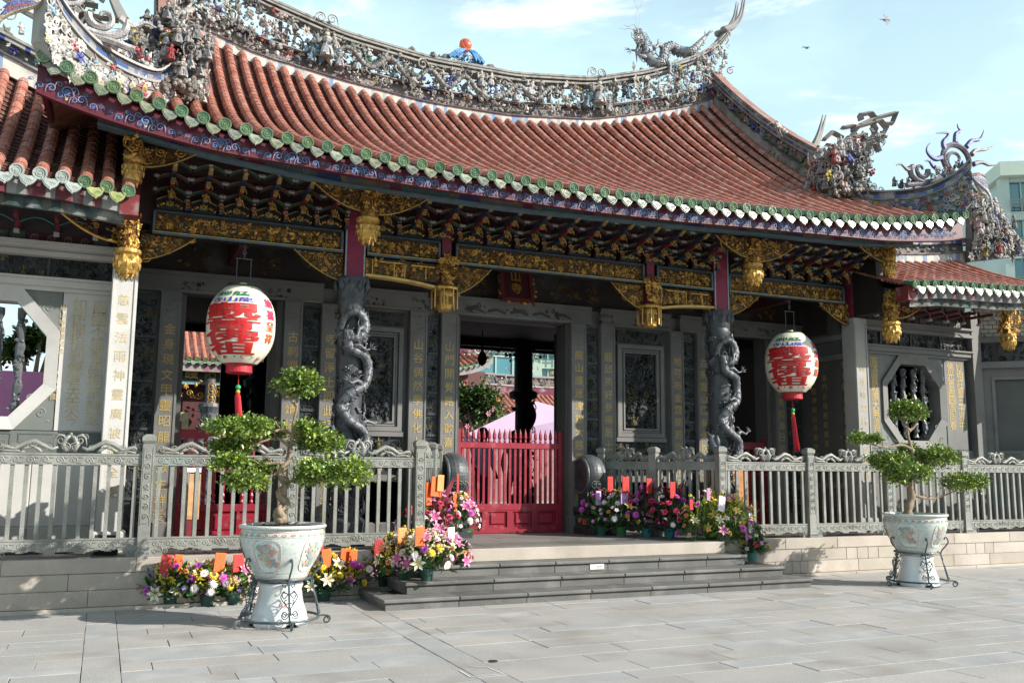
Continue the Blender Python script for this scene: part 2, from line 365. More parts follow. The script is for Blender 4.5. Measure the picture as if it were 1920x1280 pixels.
# ------------------------------------------------------------------ ground
g = MB(); g.add([[-1500, -1500, -.055], [1500, -1500, -.055], [1500, 2500, -.055], [-1500, 2500, -.055]], [[0, 1, 2, 3]])
ground = g.build('ground', mat('far ground', (.30, .29, .27), .9, var=.15, vs=.05), kind='structure')
pv = bpy.data.objects.new('pavement', MB().box(-14, 34, -13, .3, -.05, -.022).mesh('pavement', M_earth)); COL.objects.link(pv); pv['kind'] = 'structure'
rnd = random.Random(3)
slabs = []
strips = [(-.05, .235), (2.76, 3.02), (9.2, 9.48), (11.96, 12.24)]
def rows(x0, x1, y0, y1, h, lmin, lmax):
    y = y1; r = 0
    while y > y0:
        hh = h*rnd.choice((.82, 1, 1, 1.12)); x = x0-rnd.uniform(0, lmax*.8) if x1-x0 > 2 else x0
        while x < x1-.05:
            l = rnd.uniform(lmin, lmax); e = min(x+l, x1)
            if x1-e < .25: e = x1
            s0 = max(x, x0)
            if e-s0 > .05: slabs.append((s0, e, y-hh, y))
            x = e
        y -= hh; r += 1
xs = [-14]+[v for s in strips for v in s]+[34]
for i in range(0, len(xs), 2): rows(xs[i], xs[i+1], -12.6, -.045, .335, .75, 1.45)
for a, b_ in strips: rows(a, b_, -12.6, -.045, .9, .8, 1.0)
def vis(x, y):
    P = np.array([x, y, 0])-CAMP; z = P@FW
    if z < .5: return False
    u = 960+FPX*(P@RT)/z; v = 640-FPX*(P@UP)/z
    return -40 < u < 1960 and v < 1330
keep = []; rest = MB(); meshes = {}
for s_ in slabs:
    cx, cy = (s_[0]+s_[1])/2, (s_[2]+s_[3])/2
    v_ = any(vis(x, y) for x in (s_[0], cx, s_[1]) for y in (s_[2], s_[3]))
    (keep if v_ else []).append(s_)
    if not v_: s_ = (*s_, 1); rest.slab(s_[0]+.004, s_[1]-.004, s_[2]+.004, s_[3]-.004, -.03, rnd.uniform(-.002, .003), .004)
keep.sort(key=lambda s: (s[0]+s[1])**2/4+((s[2]+s[3])/2+11.5)**2)
for k, s_ in enumerate(keep):
    if k >= 298: rest.slab(s_[0]+.004, s_[1]-.004, s_[2]+.004, s_[3]-.004, -.03, rnd.uniform(-.002, .003), .004); continue
    cx, cy = (s_[0]+s_[1])/2, (s_[2]+s_[3])/2; hw, hh = (s_[1]-s_[0])/2-rnd.uniform(.001, .0045), (s_[3]-s_[2])/2-rnd.uniform(.0005, .0025)
    mb = MB().slab(-hw, hw, -hh, hh, -.03, 0, .0025)
    o = mb.build('paving_slab', rnd.choices(M_paves, (5, 2, 2))[0], pv, loc=(cx, cy, rnd.uniform(-.003, .003))); o.rotation_euler = (rnd.uniform(-.002, .002), rnd.uniform(-.0015, .0015), 0)
rest.build('paving_slabs_beyond', M_pave, pv, kind='stuff')

# ------------------------------------------------------------------ plinth (terrace) and steps
ZT = .575
terr = bpy.data.objects.new('stone_terrace', MB().box(-14, 30, .06, 9.0, -.05, ZT-.03).box(3.85, 8.4, -.17, .06, -.05, ZT-.03).mesh('terrace', M_earth)); COL.objects.link(terr); tag(terr, 'raised beige block terrace on which the whole temple front and the fence stand', 'terrace')
rnd = random.Random(5)
tone = lambda v=.12: (lambda k: (k, k*rnd.uniform(.97, 1.0), k*rnd.uniform(.94, 1.0)))(rnd.uniform(1-v, 1+v))
def course(x0, x1, z0, z1, y, lens, seedoff=0, t=.1):
    x = x0
    while x < x1-.02:
        l = rnd.choice(lens)*rnd.uniform(.95, 1.05); e = min(x+l, x1)
        if x1-e < .12: e = x1
        MB().fslab((x-e)/2+.002, (e-x)/2-.002, 0, t, -(z1-z0)/2+.002, (z1-z0)/2-.002, .005, c=tone()).build('stone_block', M_plinth, terr, loc=((x+e)/2, y, (z0+z1)/2))
        x = e
for x0, x1 in ((-2.2, 3.84), (8.42, 17.5)):
    course(x0, x1, .41, ZT, -.012, (1.3, 1.05, 1.3)); course(x0, x1, .225, .41, 0, (1.0, .9, .22)); course(x0, x1, .04, .225, .003, (1.05, .9, .16)); course(x0, x1, -.02, .04, -.045, (1.4, 1.2), t=.12)
course(3.84, 8.42, .41, ZT, -.22, (9,), t=.2)
# terrace top paving
x = -2.2; 
while x < 17.5:
    e = x+rnd.uniform(1.0, 1.4)
    MB().slab(-(e-x)/2+.003, (e-x)/2-.003, -.3, .3, -.04, 0, .004, c=tone()).build('terrace_slab', M_gran, terr, loc=((x+e)/2, .395, ZT))
    x = e
for r_, (ya, yb) in enumerate(((-.19, .09), (.70, 1.25), (1.25, 1.8), (1.8, 2.35))):
    x = 3.86 if r_ == 0 else (-.3 if r_ > 0 else 0); xe = 8.4 if r_ == 0 else 12.6
    while x < xe-.05:
        e = min(x+rnd.uniform(.9, 1.5), xe)
        MB().slab(-(e-x)/2+.003, (e-x)/2-.003, (ya-yb)/2+.003, (yb-ya)/2-.003, -.04, 0, .004, c=(1.25, 1.22, 1.18)).build('terrace_slab', M_gran, terr, loc=((x+e)/2, (ya+yb)/2, ZT+.001))
        x = e
steps = bpy.data.objects.new('entrance_steps', MB().box(3.10, 9.10, -1.08, .0, -.05, .07).box(3.45, 8.85, -.75, -.0, .06, .20).box(3.85, 8.5, -.45, -.05, .19, .34).mesh('entrance_steps', M_earth)); COL.objects.link(steps); tag(steps, 'three broad dark stone steps leading up to the red gate', 'steps')
for x0, x1, yf, zb, zt in ((3.03, 9.17, -1.15, -.01, .125), (3.38, 8.95, -.83, .125, .265), (3.78, 8.55, -.50, .265, .41)):
    n = 7 if zt < .2 else 6; off = rnd.uniform(.0, .4)
    cuts = sorted([x0, x1]+[x0+(x1-x0)*(k+off)/n for k in range(1, n)])
    for a, b_ in zip(cuts[:-1], cuts[1:]):
        h = zt-zb; c_ = tone(.14)
        MB().fslab((a-b_)/2+.003, (b_-a)/2-.003, 0, .06, 0, h-.052, .003, c=c_).build('riser_block', M_step, steps, loc=((a+b_)/2, yf, zb))
        mb = MB(); l, r_ = (a-b_)/2+.003-(.03 if a == x0 else 0), (b_-a)/2-.003+(.03 if b_ == x1 else 0)
        d = .42
        mb.fslab(l, r_, 0, d, 0, .046, .012, c=tuple(k*1.12 for k in c_))
        mb.build('tread_slab', M_step, steps, loc=((a+b_)/2, yf-.032, zt-.046))
    for sx, xx in ((-1, x0), (1, x1)):
        MB().box(min(0, -sx*.05), max(0, -sx*.05), 0, -yf-.02, 0, zt-zb-.052).build('riser_block', M_step, steps, loc=(xx, yf+.062, zb))
        MB().slab(-.12, .12, .0, -yf-.46, -.046, 0, .008).build('tread_slab', M_step, steps, loc=(xx+sx*.03-sx*.12, yf+.392, zt))
# step sign
P0 = at(1107, 1062, Y=-.505)
sg = MB().box(-.105, .105, -.006, 0, -.035, .035, c=(.85, .84, .82))
sgn = tag(sg.build('step_sign', M_card, loc=(P0[0]+.1, -.503, .325)), 'small white plate with caution lettering on the riser of the top dark step', 'sign')
tb = MB(); letters(tb, '小', -.068, .017, .032, .034, -.006, c=(.12, .12, .12)); letters(tb, '心', -.028, .017, .032, .034, -.006, c=(.12, .12, .12))
letters(tb, '階', .016, .017, .034, .034, -.006, c=(.55, .1, .1)); letters(tb, '梯', .055, .017, .034, .034, -.006, c=(.55, .1, .1))
tb.build('lettering', M_ink, sgn)

# ------------------------------------------------------------------ bronze fences
def relief_wave(b, x0, x1, z, h, c=(1, 1, 1), y=0):
    """running key/cloud relief on a rail"""
    n = max(2, int((x1-x0)/(h*1.35))); d = (x1-x0)/n
    for i in range(n):
        cx = x0+(i+.5)*d; s = h*.36
        b.put(T_spiral, TR(cx-d*.12, y, z)@TR(sc=(s*(-1 if i % 2 else 1), s*.55, s)), c=c)
        b.box(cx+d*.2, cx+d*.45, y-.008, y, z+h*.2, z+h*.3, c=c); b.box(cx+d*.05, cx+d*.4, y-.008, y, z-h*.32, z-h*.22, c=c)
def make_crest(Lp):
    b = MB()
    for sx in (-1, 1):
        def X(u): return sx*u*Lp/2
        b.tube([(X(.97), 0, .03), (X(.9), 0, .075), (X(.8), 0, .055), (X(.72), 0, .045), (X(.6), 0, .105), (X(.48), 0, .13), (X(.34), 0, .075), (X(.24), 0, .04), (X(.16), 0, .07)], [.012, .028, .022, .026, .030, .030, .027, .024, .014], 7)
        b.tube([(X(.66), 0, .02), (X(.58), 0, .055), (X(.5), 0, .07), (X(.42), 0, .04), (X(.38), 0, .01)], [.018, .022, .018, .02, .02], 6)
        b.tube([(X(.95), 0, .01), (X(.84), 0, .025), (X(.7), 0, .02), (X(.6), 0, .012)], [.016, .014, .018, .016], 5)
        for (u, z, s, fl) in ((.92, .06, .042, 1), (.74, .07, .036, -1), (.50, .10, .05, 1), (.3, .06, .035, -1), (.13, .145, .062, 1), (.06, .07, .05, -1), (.2, .19, .03, 1)):
            b.put(T_spiral6, TR(X(u), -.01, z)@TR(sc=(s*fl*sx, s*.8, s)))
            b.put(T_spiral6, TR(X(u), .01, z)@TR(sc=(s*fl*sx, -s*.8, s)))
        b.tube([(X(.05), 0, .02), (X(.1), 0, .1), (X(.06), 0, .17), (X(.0), 0, .2)], [.03, .034, .03, .02], 6)
        b.tube([(X(.22), 0, .16), (X(.16), 0, .205), (X(.08), 0, .19)], [.012, .024, .02], 6)
    b.put(T_ball, TR(0, 0, .215, .022)); return b
def fence(p0, p1, label, nb=10, end_post=True, start_post=False):
    p0 = np.array(p0, float); p1 = np.array(p1, float); Lf = float(np.hypot(*(p1-p0))); rz = math.atan2(p1[1]-p0[1], p1[0]-p0[0])
    t = thing('fence_panel', label, 'fence', ((p0[0]+p1[0])/2, (p0[1]+p1[1])/2, ZT), rz, 'bronze fence panels along the terrace edge')
    a, z0, z1 = Lf/2-.06, .21, 1.035
    r = MB().box(-a, a, -.032, .032, 1.035, 1.155); r.box(-a, a, -.04, .04, 1.145, 1.165); relief_wave(r, -a+.03, a-.03, 1.09, .11, y=-.032)
    r.build('top_rail', M_bronze, t)
    make_crest(Lf-.16).build('crest', M_bronze, t, smooth=True, loc=(0, 0, 1.165))
    for i in range(nb):
        x = -a+(i+.5)*2*a/nb
        b = MB().box(-.021, .021, -.018, .018, 0, z1-z0); b.build('baluster', M_bronze, t, loc=(x, 0, z0))
    b = MB(); n = 40; lo = []
    for i in range(n+1):
        u = -1+2*i/n; au = abs(u)
        lo.append(0.0 if au > .8 else (.075-.012*math.cos(u*22) if au > .3 else (.05 if au > .14 else .07)))
    for i in range(n): x0_, x1_ = -a+i*2*a/n, -a+(i+1)*2*a/n; b.box(x0_, x1_, -.035, .035, lo[i], .2)
    b.box(-a, a, -.042, .042, .195, .212)
    relief_wave(b, -a+.02, a-.02, .14, .1, y=-.035)
    for sx in (-1, 1):
        for k in range(3): b.put(T_spiral, TR(sx*(a-.07-.055*k), -.035, .05+.02*(k % 2))@TR(sc=(.035*sx, .03, .035)))
    b.put(T_spiral, TR(.03, -.035, .15)@TR(sc=(.04, .03, .04))); b.put(T_spiral, TR(-.03, -.035, .15)@TR(sc=(-.04, .03, .04)))
    b.build('bottom_rail', M_bronze, t)
    def post(x):
        b = MB(); b.slab(x-.085, x+.085, -.085, .085, 0, .07, .01); b.slab(x-.066, x+.066, -.066, .066, .07, 1.28, .006)
        for k in range(7):
            b.put(T_spiral, TR(x, -.066, .45+.115*k)@TR(ry=k*1.3)@TR(sc=(.036*(-1)**k, .03, .036)))
        for xx in (-.052, .046): b.box(x+xx, x+xx+.006, -.071, -.065, .35, 1.24)
        for k in range(5): b.box(x-.03, x+.03, -.073, -.065, .37+k*.19, .376+k*.19)
        for k in range(3): b.put(T_spiral, TR(x-.05+.05*k, -.085, .035)@TR(sc=(.018, .02, .018)))
        o = b.build('post', M_bronze, t)
        c = MB(); c.lathe([(.07, 1.27), (.085, 1.29), (.108, 1.32), (.108, 1.365), (.06, 1.395), (0, 1.40)], 4, M=TR(x, 0, 0, rz=PI/4)); c.build('post_cap', M_bronze, o)
    if end_post: post(Lf/2)
    if start_post: post(-Lf/2)
FY = .12
LP_ = [(-2.85, FY), (-1.18, FY), (.49, FY), (2.17, FY), (3.82, FY)]
RP_ = [(8.62, FY), (10.33, FY), (11.98, FY), (13.75, FY), (15.45, FY), (17.1, FY)]
fence(LP_[0], LP_[1], 'bronze fence panel at the far left edge in front of the wing wall', end_post=True)
fence(LP_[1], LP_[2], 'bronze fence panel before the left octagonal window, left of the first tall post', nb=11)
fence(LP_[2], LP_[3], 'bronze fence panel before the left red gate, behind the bonsai crown', nb=11)
fence(LP_[3], LP_[4], 'bronze fence panel between the bonsai trunk and the steps, below the left dragon column', nb=11)
fence(LP_[4], (4.3, 1.05), 'short bronze fence panel turning back to the left drum stone, nearer one', nb=6)
fence((4.3, 1.05), (4.66, 1.8), 'short bronze fence panel right beside the left drum stone', nb=5)
fence(RP_[0], (8.07, 1.12), 'shaded bronze fence panel right of the middle post, behind the yellow bouquet', nb=8)
fence((8.07, 1.12), (7.6, 1.95), 'shaded bronze fence panel between drum stone and middle post, behind red cards', nb=8)
fence(RP_[0], RP_[1], 'bronze fence panel below the right lantern, right of the yellow bouquet', start_post=True)
fence(RP_[1], RP_[2], 'bronze fence panel left of the right bonsai, before the inscribed corner pillar')
fence(RP_[2], RP_[3], 'bronze fence panel directly behind the right bonsai bowl')
fence(RP_[3], RP_[4], 'bronze fence panel right of the right bonsai, ending at a blue green post')
fence(RP_[4], RP_[5], 'bronze fence panel at the far right edge of the terrace')

# ------------------------------------------------------------------ main hall
AX = 6.1
hall = thing('temple_gate_hall', 'ornate temple gate hall with curved terracotta roof, gilded beams and dark stone front', 'temple', (AX, 2.2, ZT))
def hb(mb, name, m_, parent=None, smooth=False, kind=None):
    return mb.build(name, m_, parent or hall, smooth=smooth, world=True, kind=kind)
WY = 2.2
mirror = lambda x: 2*AX+.05-x
# back masses of the wall
wall = MB()
for x0, x1, z0, z1 in ((.1, .9, ZT, 4.3), (2.3, 5.08, ZT, 4.3), (7.1, 9.9, ZT, 4.3), (11.3, 12.2, ZT, 4.3), (.9, 2.3, 4.1, 4.3), (9.9, 11.3, 4.1, 4.3), (5.08, 7.1, 4.05, 4.3)):
    wall.box(x0, x1, WY+.02, WY+.3, z0, z1)
wall.box(.1, 12.2, WY+.02, WY+.3, 4.3, 6.4, c=(.18, .15, .14))
hb(wall, 'front_wall', M_gran)
b = MB()
for x0, x1 in ((.12, 2.9), (3.15, 4.55), (4.72, 7.5), (7.68, 9.1), (9.3, 12.1)):
    b.box(x0, x1, WY-.07, WY+.02, 4.08, 4.32); b.box(x0, x1, WY-.10, WY+.02, 4.29, 4.35); b.box(x0, x1, WY-.09, WY+.02, 4.05, 4.09)
hb(b, 'lintel', M_gran)
b = MB()
for k, x in enumerate((1.05, 1.65, 2.25, 3.3, 3.7, 4.45, 5.4, 6.1, 6.8, 7.75, 8.5, 8.9, 9.95, 10.6, 11.2)): carve(b, .34, .2, .085, 40+k, cols=STONEC, M=TR(x-.17, WY-.07, 4.05))
for k in range(5): b.tube([(5.2+.4*k, WY-.08, 4.14), (5.35+.4*k, WY-.10, 4.17), (5.5+.4*k, WY-.08, 4.13)], .02, 5)
hb(b, 'lintel_carving', M_dark, kind='stuff')
for xa_, xb_ in ((12.04, 12.2), (.0, .14)): hb(MB().box(xa_, xb_, .2, 1.3, 4.32, 6.0, c=(.014, .012, .012)), 'dark_gap_filler', M_paint)  # dark filler added to close a bright sky gap under the eaves
def pilaster(x0, x1, text, z1=4.05, ztext=3.62, size=.17, pitch=.215, parent=None, yf=WY-.11, m_=None, z0=ZT, c=(1, 1, 1)):
    x = (x0+x1)/2; w_ = (x1-x0)/2; b = MB()
    b.box(x0, x1, yf, WY+.02, z0+.28, z1, c=c); b.slab(x0-.04, x1+.04, yf-.04, WY+.02, z0, z0+.28, .02, c=c)
    for s in (-1, 1): b.box(x+s*(w_-.02)-.012, x+s*(w_-.02)+.012, yf-.012, yf, z0+.3, z1-.02, c=c)
    b.box(x0+.03, x1-.03, yf-.010, yf, z1-.06, z1-.02, c=c); b.box(x0+.03, x1-.03, yf-.010, yf, ztext+.06, ztext+.09, c=c)
    p = hb(b, 'pilaster', m_ or M_gran)
    t = MB(); letters(t, text, x, ztext, .9*size*min(1, (x1-x0)/.27), pitch, yf, bold=.0008)
    t.build('inscription', M_goldp, p, world=True)
    r_ = MB(); carve(r_, w_*1.3, z1-ztext-.2, .07, int(x*77), cols=((1, 1, 1),), depth=.25, M=TR(x-w_*.65, yf, ztext+.12), kinds=('scroll', 'leaf')); r_.build('relief', m_ or M_gran, p, world=True)
    return p
PIL = [((.61, .89), '金身現文甲靈昭龍海眾生群受'), ((2.33, 2.60), '古刹溯安平靖紀三世界相傳'), ((2.88, 3.16), '寺留淨土即此皈依一念合登彼'),
       ((4.26, 4.55), '山谷偶然學佛化人妙法即是空'), ((4.78, 5.07), '山門開覺路入歡喜地更進十住安')]
PIR = [((7.09, 7.38), '龍山護迷津餘大慈雲口安眾生回首'), ((7.66, 7.94), '龍邱夙好參禪居士前身是誰'), ((9.06, 9.34), '地可布金霑蘭若庶眾生同來功德'), ((9.62, 9.88), '古來靈山口有佛說經三界'), ((11.35, 11.6), '法雨山真如海日初升')]
for (a, c_), t_ in PIL+PIR: pilaster(a, c_, t_)
# carved vertical strips
def strip(x0, x1, seed):
    b = MB(); b.box(x0, x1, WY-.03, WY+.02, ZT, 4.0, c=(.7, .7, .7)); z = ZT+.1; k = 0
    for h in (.5, .62, .33, .33, .33, .62, .55):
        if k in (2, 3, 4):
            for q in (0, .045): 
                for (xa, xb, za, zb) in ((x0+.02+q, x1-.02-q, z+q, z+q+.012), (x0+.02+q, x1-.02-q, z+h-.06-q, z+h-.048-q), (x0+.02+q, x0+.032+q, z+q, z+h-.05-q), (x1-.032-q, x1-.02-q, z+q, z+h-.05-q)): b.box(xa, xb, WY-.055, WY-.03, za, zb, c=(2, 2, 1.9))
            carve(b, (x1-x0)*.4, h*.35, .06, seed*9+k, cols=STONEC, M=TR((x0+x1)/2-(x1-x0)*.2, WY-.03, z+h*.25))
        else:
            carve(b, (x1-x0)-.05, h-.06, .07, seed*9+k+3, kinds=('cloud', 'leaf'), cols=((.7, .7, .7), (1.4, 1.4, 1.4)), M=TR(x0+.025, WY-.03, z)); carve(b, (x1-x0)-.05, h-.06, .105, seed*9+k, cols=STONEC, M=TR(x0+.025, WY-.03, z), depth=.7)
        for za in (z-.012, z+h-.03): b.box(x0+.005, x1-.005, WY-.06, WY-.03, za, za+.014, c=(1.6, 1.6, 1.6))
        z += h
    hb(b, 'carved_strip', M_dark)
for k, (a, c_) in enumerate(((.15, .58), (2.62, 2.86), (4.58, 4.76), (7.41, 7.63), (9.37, 9.6), (11.65, 12.0))): strip(a, c_, k)
# carved windows between dragon columns and centre
def window(x0, x1, seed):
    b = MB(); zt, zb = 3.76, 2.16
    for d, y in ((0, WY-.06), (.08, WY-.03), (.12, WY-.045)):
        e = .07 if d == 0 else .03
        for (xa, xb, za, zc) in ((x0+d, x1-d, zt-d-e, zt-d), (x0+d, x1-d, zb+d, zb+d+e), (x0+d, x0+d+e, zb+d+e, zt-d-e), (x1-d-e, x1-d, zb+d+e, zt-d-e)): b.box(xa, xb, y, WY+.03, za, zc)
    p = hb(b, 'carved_window', M_gran)
    k = MB(); k.box(x0+.15, x1-.15, WY+.0, WY+.03, zb+.15, zt-.15, c=(.25, .25, .25))
    carve(k, x1-x0-.36, zt-zb-.36, .08, seed+9, kinds=('cloud', 'ball', 'leaf'), cols=((.7, .7, .7), (1.2, 1.2, 1.2)), depth=.5, M=TR(x0+.18, WY, zb+.18)); carve(k, x1-x0-.36, zt-zb-.36, .17, seed+8, kinds=('fig', 'flower', 'scroll'), cols=STONEC, depth=.9, M=TR(x0+.18, WY-.02, zb+.18)); carve(k, x1-x0-.36, zt-zb-.36, .125, seed, kinds=('fig', 'leaf', 'cloud', 'scroll', 'flower'), cols=STONEC, depth=.9, M=TR(x0+.18, WY, zb+.18))
    k.build('openwork_panel', M_dark, p, world=True)
    v = MB(); v.box(x0, x1, WY-.03, WY, 3.80, 4.0, c=(.5, .5, .5)); carve(v, x1-x0, .22, .09, seed+3, kinds=('fig', 'scroll', 'leaf'), cols=STONEC, depth=.8, M=TR(x0, WY-.03, 3.79))
    hb(v, 'relief_panel', M_dark); v = MB(); v.box(x0-.02, x1+.02, WY-.02, WY+.02, 1.5, 2.1, c=(.6, .6, .6)); carve(v, x1-x0, .5, .14, seed+2, kinds=('fig', 'fig', 'leaf', 'scroll'), cols=STONEC, depth=.8, M=TR(x0, WY-.03, 1.55))
    hb(v, 'relief_panel', M_dark)
    l = MB()
    for z0_, z1_ in ((1.4, 1.5), (2.08, 2.15)): hb(MB().box(x0-.03, x1+.03, WY-.07, WY+.02, z0_, z1_), 'window_sill', M_gran); l = MB(); l.box(x0-.02, x1+.02, WY-.04, WY+.02, ZT, 1.4); hb(l, 'dado', M_gran); l = MB(); l.slab(x0-.03, x1+.03, WY-.1, WY+.02, ZT, ZT+.22, .03)
    hb(l, 'wall_base', M_gran)
window(3.24, 4.18, 500); window(8.02, 8.96, 520)
# door reveals and leaves
b = MB()
for x0, x1, z1 in ((.9, 2.3, 4.1), (5.08, 7.1, 4.05), (9.9, 11.3, 4.1)):
    b = MB(); b.box(x0-.02, x0+.06, WY+.0, WY+.34, ZT, z1, c=(.5, .5, .5)); b.box(x1-.06, x1+.02, WY, WY+.34, ZT, z1, c=(.5, .5, .5)); b.box(x0+.06, x1-.06, WY+.1, WY+.34, z1-.03, z1, c=(.3, .3, .3))
    hb(b, 'door_frame', M_gran)
b = MB()
hb(MB().box(7.12, 7.18, WY+.34, WY+.6, ZT+.02, 3.95, c=(.012, .008, .006)), 'door_leaf', M_paint)
for x, s in ((5.04, -1), (2.34, 1), (.86, -1), (11.34, 1)): b = MB(); b.box(x-.03, x+.03, WY+.34, WY+1.25, ZT+.02, 3.95, c=(.012, .008, .006)); hb(b, 'door_leaf', M_paint)
b = MB(); b.box(10.1, 10.62, 6.6, 6.7, ZT, 3.6, c=(.30, .10, .05)); hb(b, 'door_leaf', M_paint)
# side walls of the porch with long inscriptions
for x0, x1, yy, s in ((.02, .16, 0, 1), (12.04, 12.2, 0, -1)):
    b = MB().box(x0, x1, .98, WY+.02, ZT, 4.1, c=(.6, .6, .6)); b.box(x0+.02, x1-.02, .9, WY+.3, 4.1, 6.2, c=(.25, .2, .2))
    xf = x1 if s > 0 else x0
    for z0_, z1_ in ((1.3, 1.4), (3.6, 3.7), (3.95, 4.05)): b.box(min(xf, xf+s*.04), max(xf, xf+s*.04), 1.0, WY, z0_, z1_)
    p = hb(b, 'porch_side_wall', M_gran)
    t = MB(); M_ = frame((xf+s*.001, 0, 0), (0, -s, 0), (-s, 0, 0), (0, 0, 1))
    if s < 0:
        M_ = frame((xf, 0, 0), (0, -1, 0), (1, 0, 0), (0, 0, 1))
        for i, tx in enumerate(('臺北艋舺龍山寺重修碑記', '普門示現慈航廣渡', '佛光普照萬民同安')): letters(t, tx, -1.95+.28*i+.12, 3.5-.12*i, .12, .17, 0, M=M_)
        letters(t, '法雨神山真如海日初升照', -1.12, 3.6, .14, .2, 0, M=M_)
    else:
        M_ = frame((xf, 0, 0), (0, 1, 0), (-1, 0, 0), (0, 0, 1)); letters(t, '慈雲普被法雨均霑', 1.6, 3.4, .14, .2, 0, M=M_)
    t.build('inscription', M_goldp, p, world=True)
# corner pillars with couplets
for x, tx in ((.12, '慈雲法雨神靈廣被仰全臺'), (12.13, '少林雄峙羽林榮宙新南海')):
    b = MB(); b.c = (1, 1, 1) if x < 6 else (.62, .62, .62); b.slab(x-.15, x+.15, .71, 1.0, ZT+.25, 4.3, .004); b.slab(x-.19, x+.19, .67, 1.02, ZT, ZT+.25, .02)  # right pillar's stone darkened, its shade put into the colour
    for s in (-1, 1): b.box(x+s*.125-.012, x+s*.125+.012, .697, .71, ZT+.27, 4.2)
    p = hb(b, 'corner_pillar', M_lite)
    t = MB(); letters(t, tx, x, 3.76, .135, .235, .71); t.build('inscription', M_goldl, p, world=True)
    b = MB().box(x-.11, x+.11, .76, .98, 4.3, 5.75, c=(.20, .015, .045)); hb(b, 'upper_post', M_paint)

# dragon columns
def dragon(path, r, claw=True, legs=((.25, 1), (.25, -1), (.7, 1), (.7, -1)), out=None, spikes=26, col=(1, 1, 1), whisk=True, head=1.0, tail=True, flames=True):
    """serpentine dragon along path (tail -> head); out(i) gives the outward normal"""
    b = MB(); b.c = col; P = np.asarray(path, float); n = len(P)
    u = np.linspace(0, 1, n); R = r*np.clip(.18+1.2*np.sin(np.pi*np.clip(u*.86+.04, 0, 1))**.7, .15, 1.0)
    R[-1] = r*.75; b.tube(P, R, 8)
    T = np.gradient(P, axis=0); T /= np.linalg.norm(T, axis=1)[:, None]
    O = np.array([out(i) for i in range(n)]) if out else np.tile((0, -1, 0), (n, 1))
    for i in np.linspace(2, n-3, spikes).astype(int):              # dorsal fins
        t_ = T[i]; side = np.cross(O[i], t_); side /= np.linalg.norm(side); h = R[i]*1.1
        for sd in ((side, 1),):
            a = P[i]+sd[0]*R[i]*.7; w_ = r*.45
            b.add([a-t_*w_+O[i]*.12*r, a+t_*w_+O[i]*.12*r, a+sd[0]*h-t_*w_*1.2, a-t_*w_-O[i]*.25*r, a+t_*w_-O[i]*.25*r], t=[[0, 1, 2], [1, 4, 2], [4, 3, 2], [3, 0, 2]])
    for i in range(2, n-3, 2):                                    # overlapping scales
        t_ = T[i]; side = np.cross(O[i], t_); side /= np.linalg.norm(side)
        for a in np.linspace(-1.25, 1.25, 6)+(.2 if i % 4 else 0):
            nn = O[i]*math.cos(a)+side*math.sin(a); sd = np.cross(nn, t_); q0 = P[i]+nn*R[i]*1.0; w_ = R[i]*.34
            b.add([q0-sd*w_, q0+t_*w_*1.7+nn*R[i]*.16, q0+sd*w_, q0-t_*w_*.5], t=[[0, 2, 1], [0, 3, 2]], c=(.62*col[0], .62*col[1], .62*col[2]) if (i//2) % 2 else tuple(1.15*v for v in col))
    for (uu, s) in legs:
        i = int(uu*(n-1)); side = np.cross(O[i], T[i]); side /= np.linalg.norm(side); side = side*s; o = O[i]
        k = P[i]+side*R[i]*.6; e1 = k+side*r*1.3+o*r*.5+T[i]*r*.7; e2 = e1+side*r*.3+T[i]*r*1.7+o*r*.2; e3 = e2+side*r*.8+T[i]*r*.3
        b.tube([k, (k+e1)/2+o*r*.3, e1, (e1+e2)/2, e2, e3], [r*.62, r*.55, r*.42, r*.32, r*.25, r*.2], 6)
        for q in (-1, -.33, .33, 1):
            d = side*.9+T[i]*q*.9; d /= np.linalg.norm(d)
            b.tube([e3, e3+d*r*.8+o*r*.2, e3+d*r*1.4-o*r*.1+side*r*.1], [r*.15, r*.12, r*.02], 4)
        if flames:
            b.tube([e1, e1-T[i]*r*1.2+side*r*.5, e1-T[i]*r*2.1+side*r*.2], [r*.2, r*.14, r*.02], 4)
    # head
    h = P[-1]; t_ = T[-1]; o = O[-1]; s_ = np.cross(o, t_); s_ /= np.linalg.norm(s_); q = r*head
    b.tube([h-t_*q*.5, h+t_*q*.3, h+t_*q*1.2, h+t_*q*2.2, h+t_*q*2.9], [q*1.0, q*1.25, q*1.05, q*.75, q*.55], 8, flat=.8)
    b.tube([h-s_*q*.45+t_*q*.4, h-s_*q*1.0+t_*q*1.5, h-s_*q*1.15+t_*q*2.5], [q*.7, q*.5, q*.25], 6, flat=1.2)
    b.put(T_ball, frame(h+t_*q*2.9+s_*q*.35, (1, 0, 0), (0, 1, 0), (0, 0, 1), q*.38))
    for s in (-1, 1):
        b.put(T_ball, frame(h+t_*q*1.2+s_*q*.75+o*q*.6*s, (1, 0, 0), (0, 1, 0), (0, 0, 1), q*.32))
        b.tube([h+s_*q*.8+o*q*.4*s, h+s_*q*1.8-t_*q*.8+o*q*.5*s, h+s_*q*2.3-t_*q*2.2+o*q*.6*s, h+s_*q*2.7-t_*q*2.8+o*q*.6*s], [q*.22, q*.18, q*.12, q*.03], 5)
        for k in range(5):
            d = -t_*1.0+s_*(.9-.45*k)+o*s*.25; d /= np.linalg.norm(d); b.tube([h+d*q*.6, h+d*q*1.6+s_*q*.1, h+d*q*2.5], [q*.26, q*.17, q*.02], 4)
        if whisk: b.tube([h+t_*q*2.8+o*s*q*.3, h+t_*q*3.8+o*s*q*.9+s_*q*.6, h+t_*q*4.2+o*s*q*.6+s_*q*2.2, h+t_*q*5+o*s*q*.8+s_*q*3], [q*.09, q*.07, q*.05, q*.02], 4)
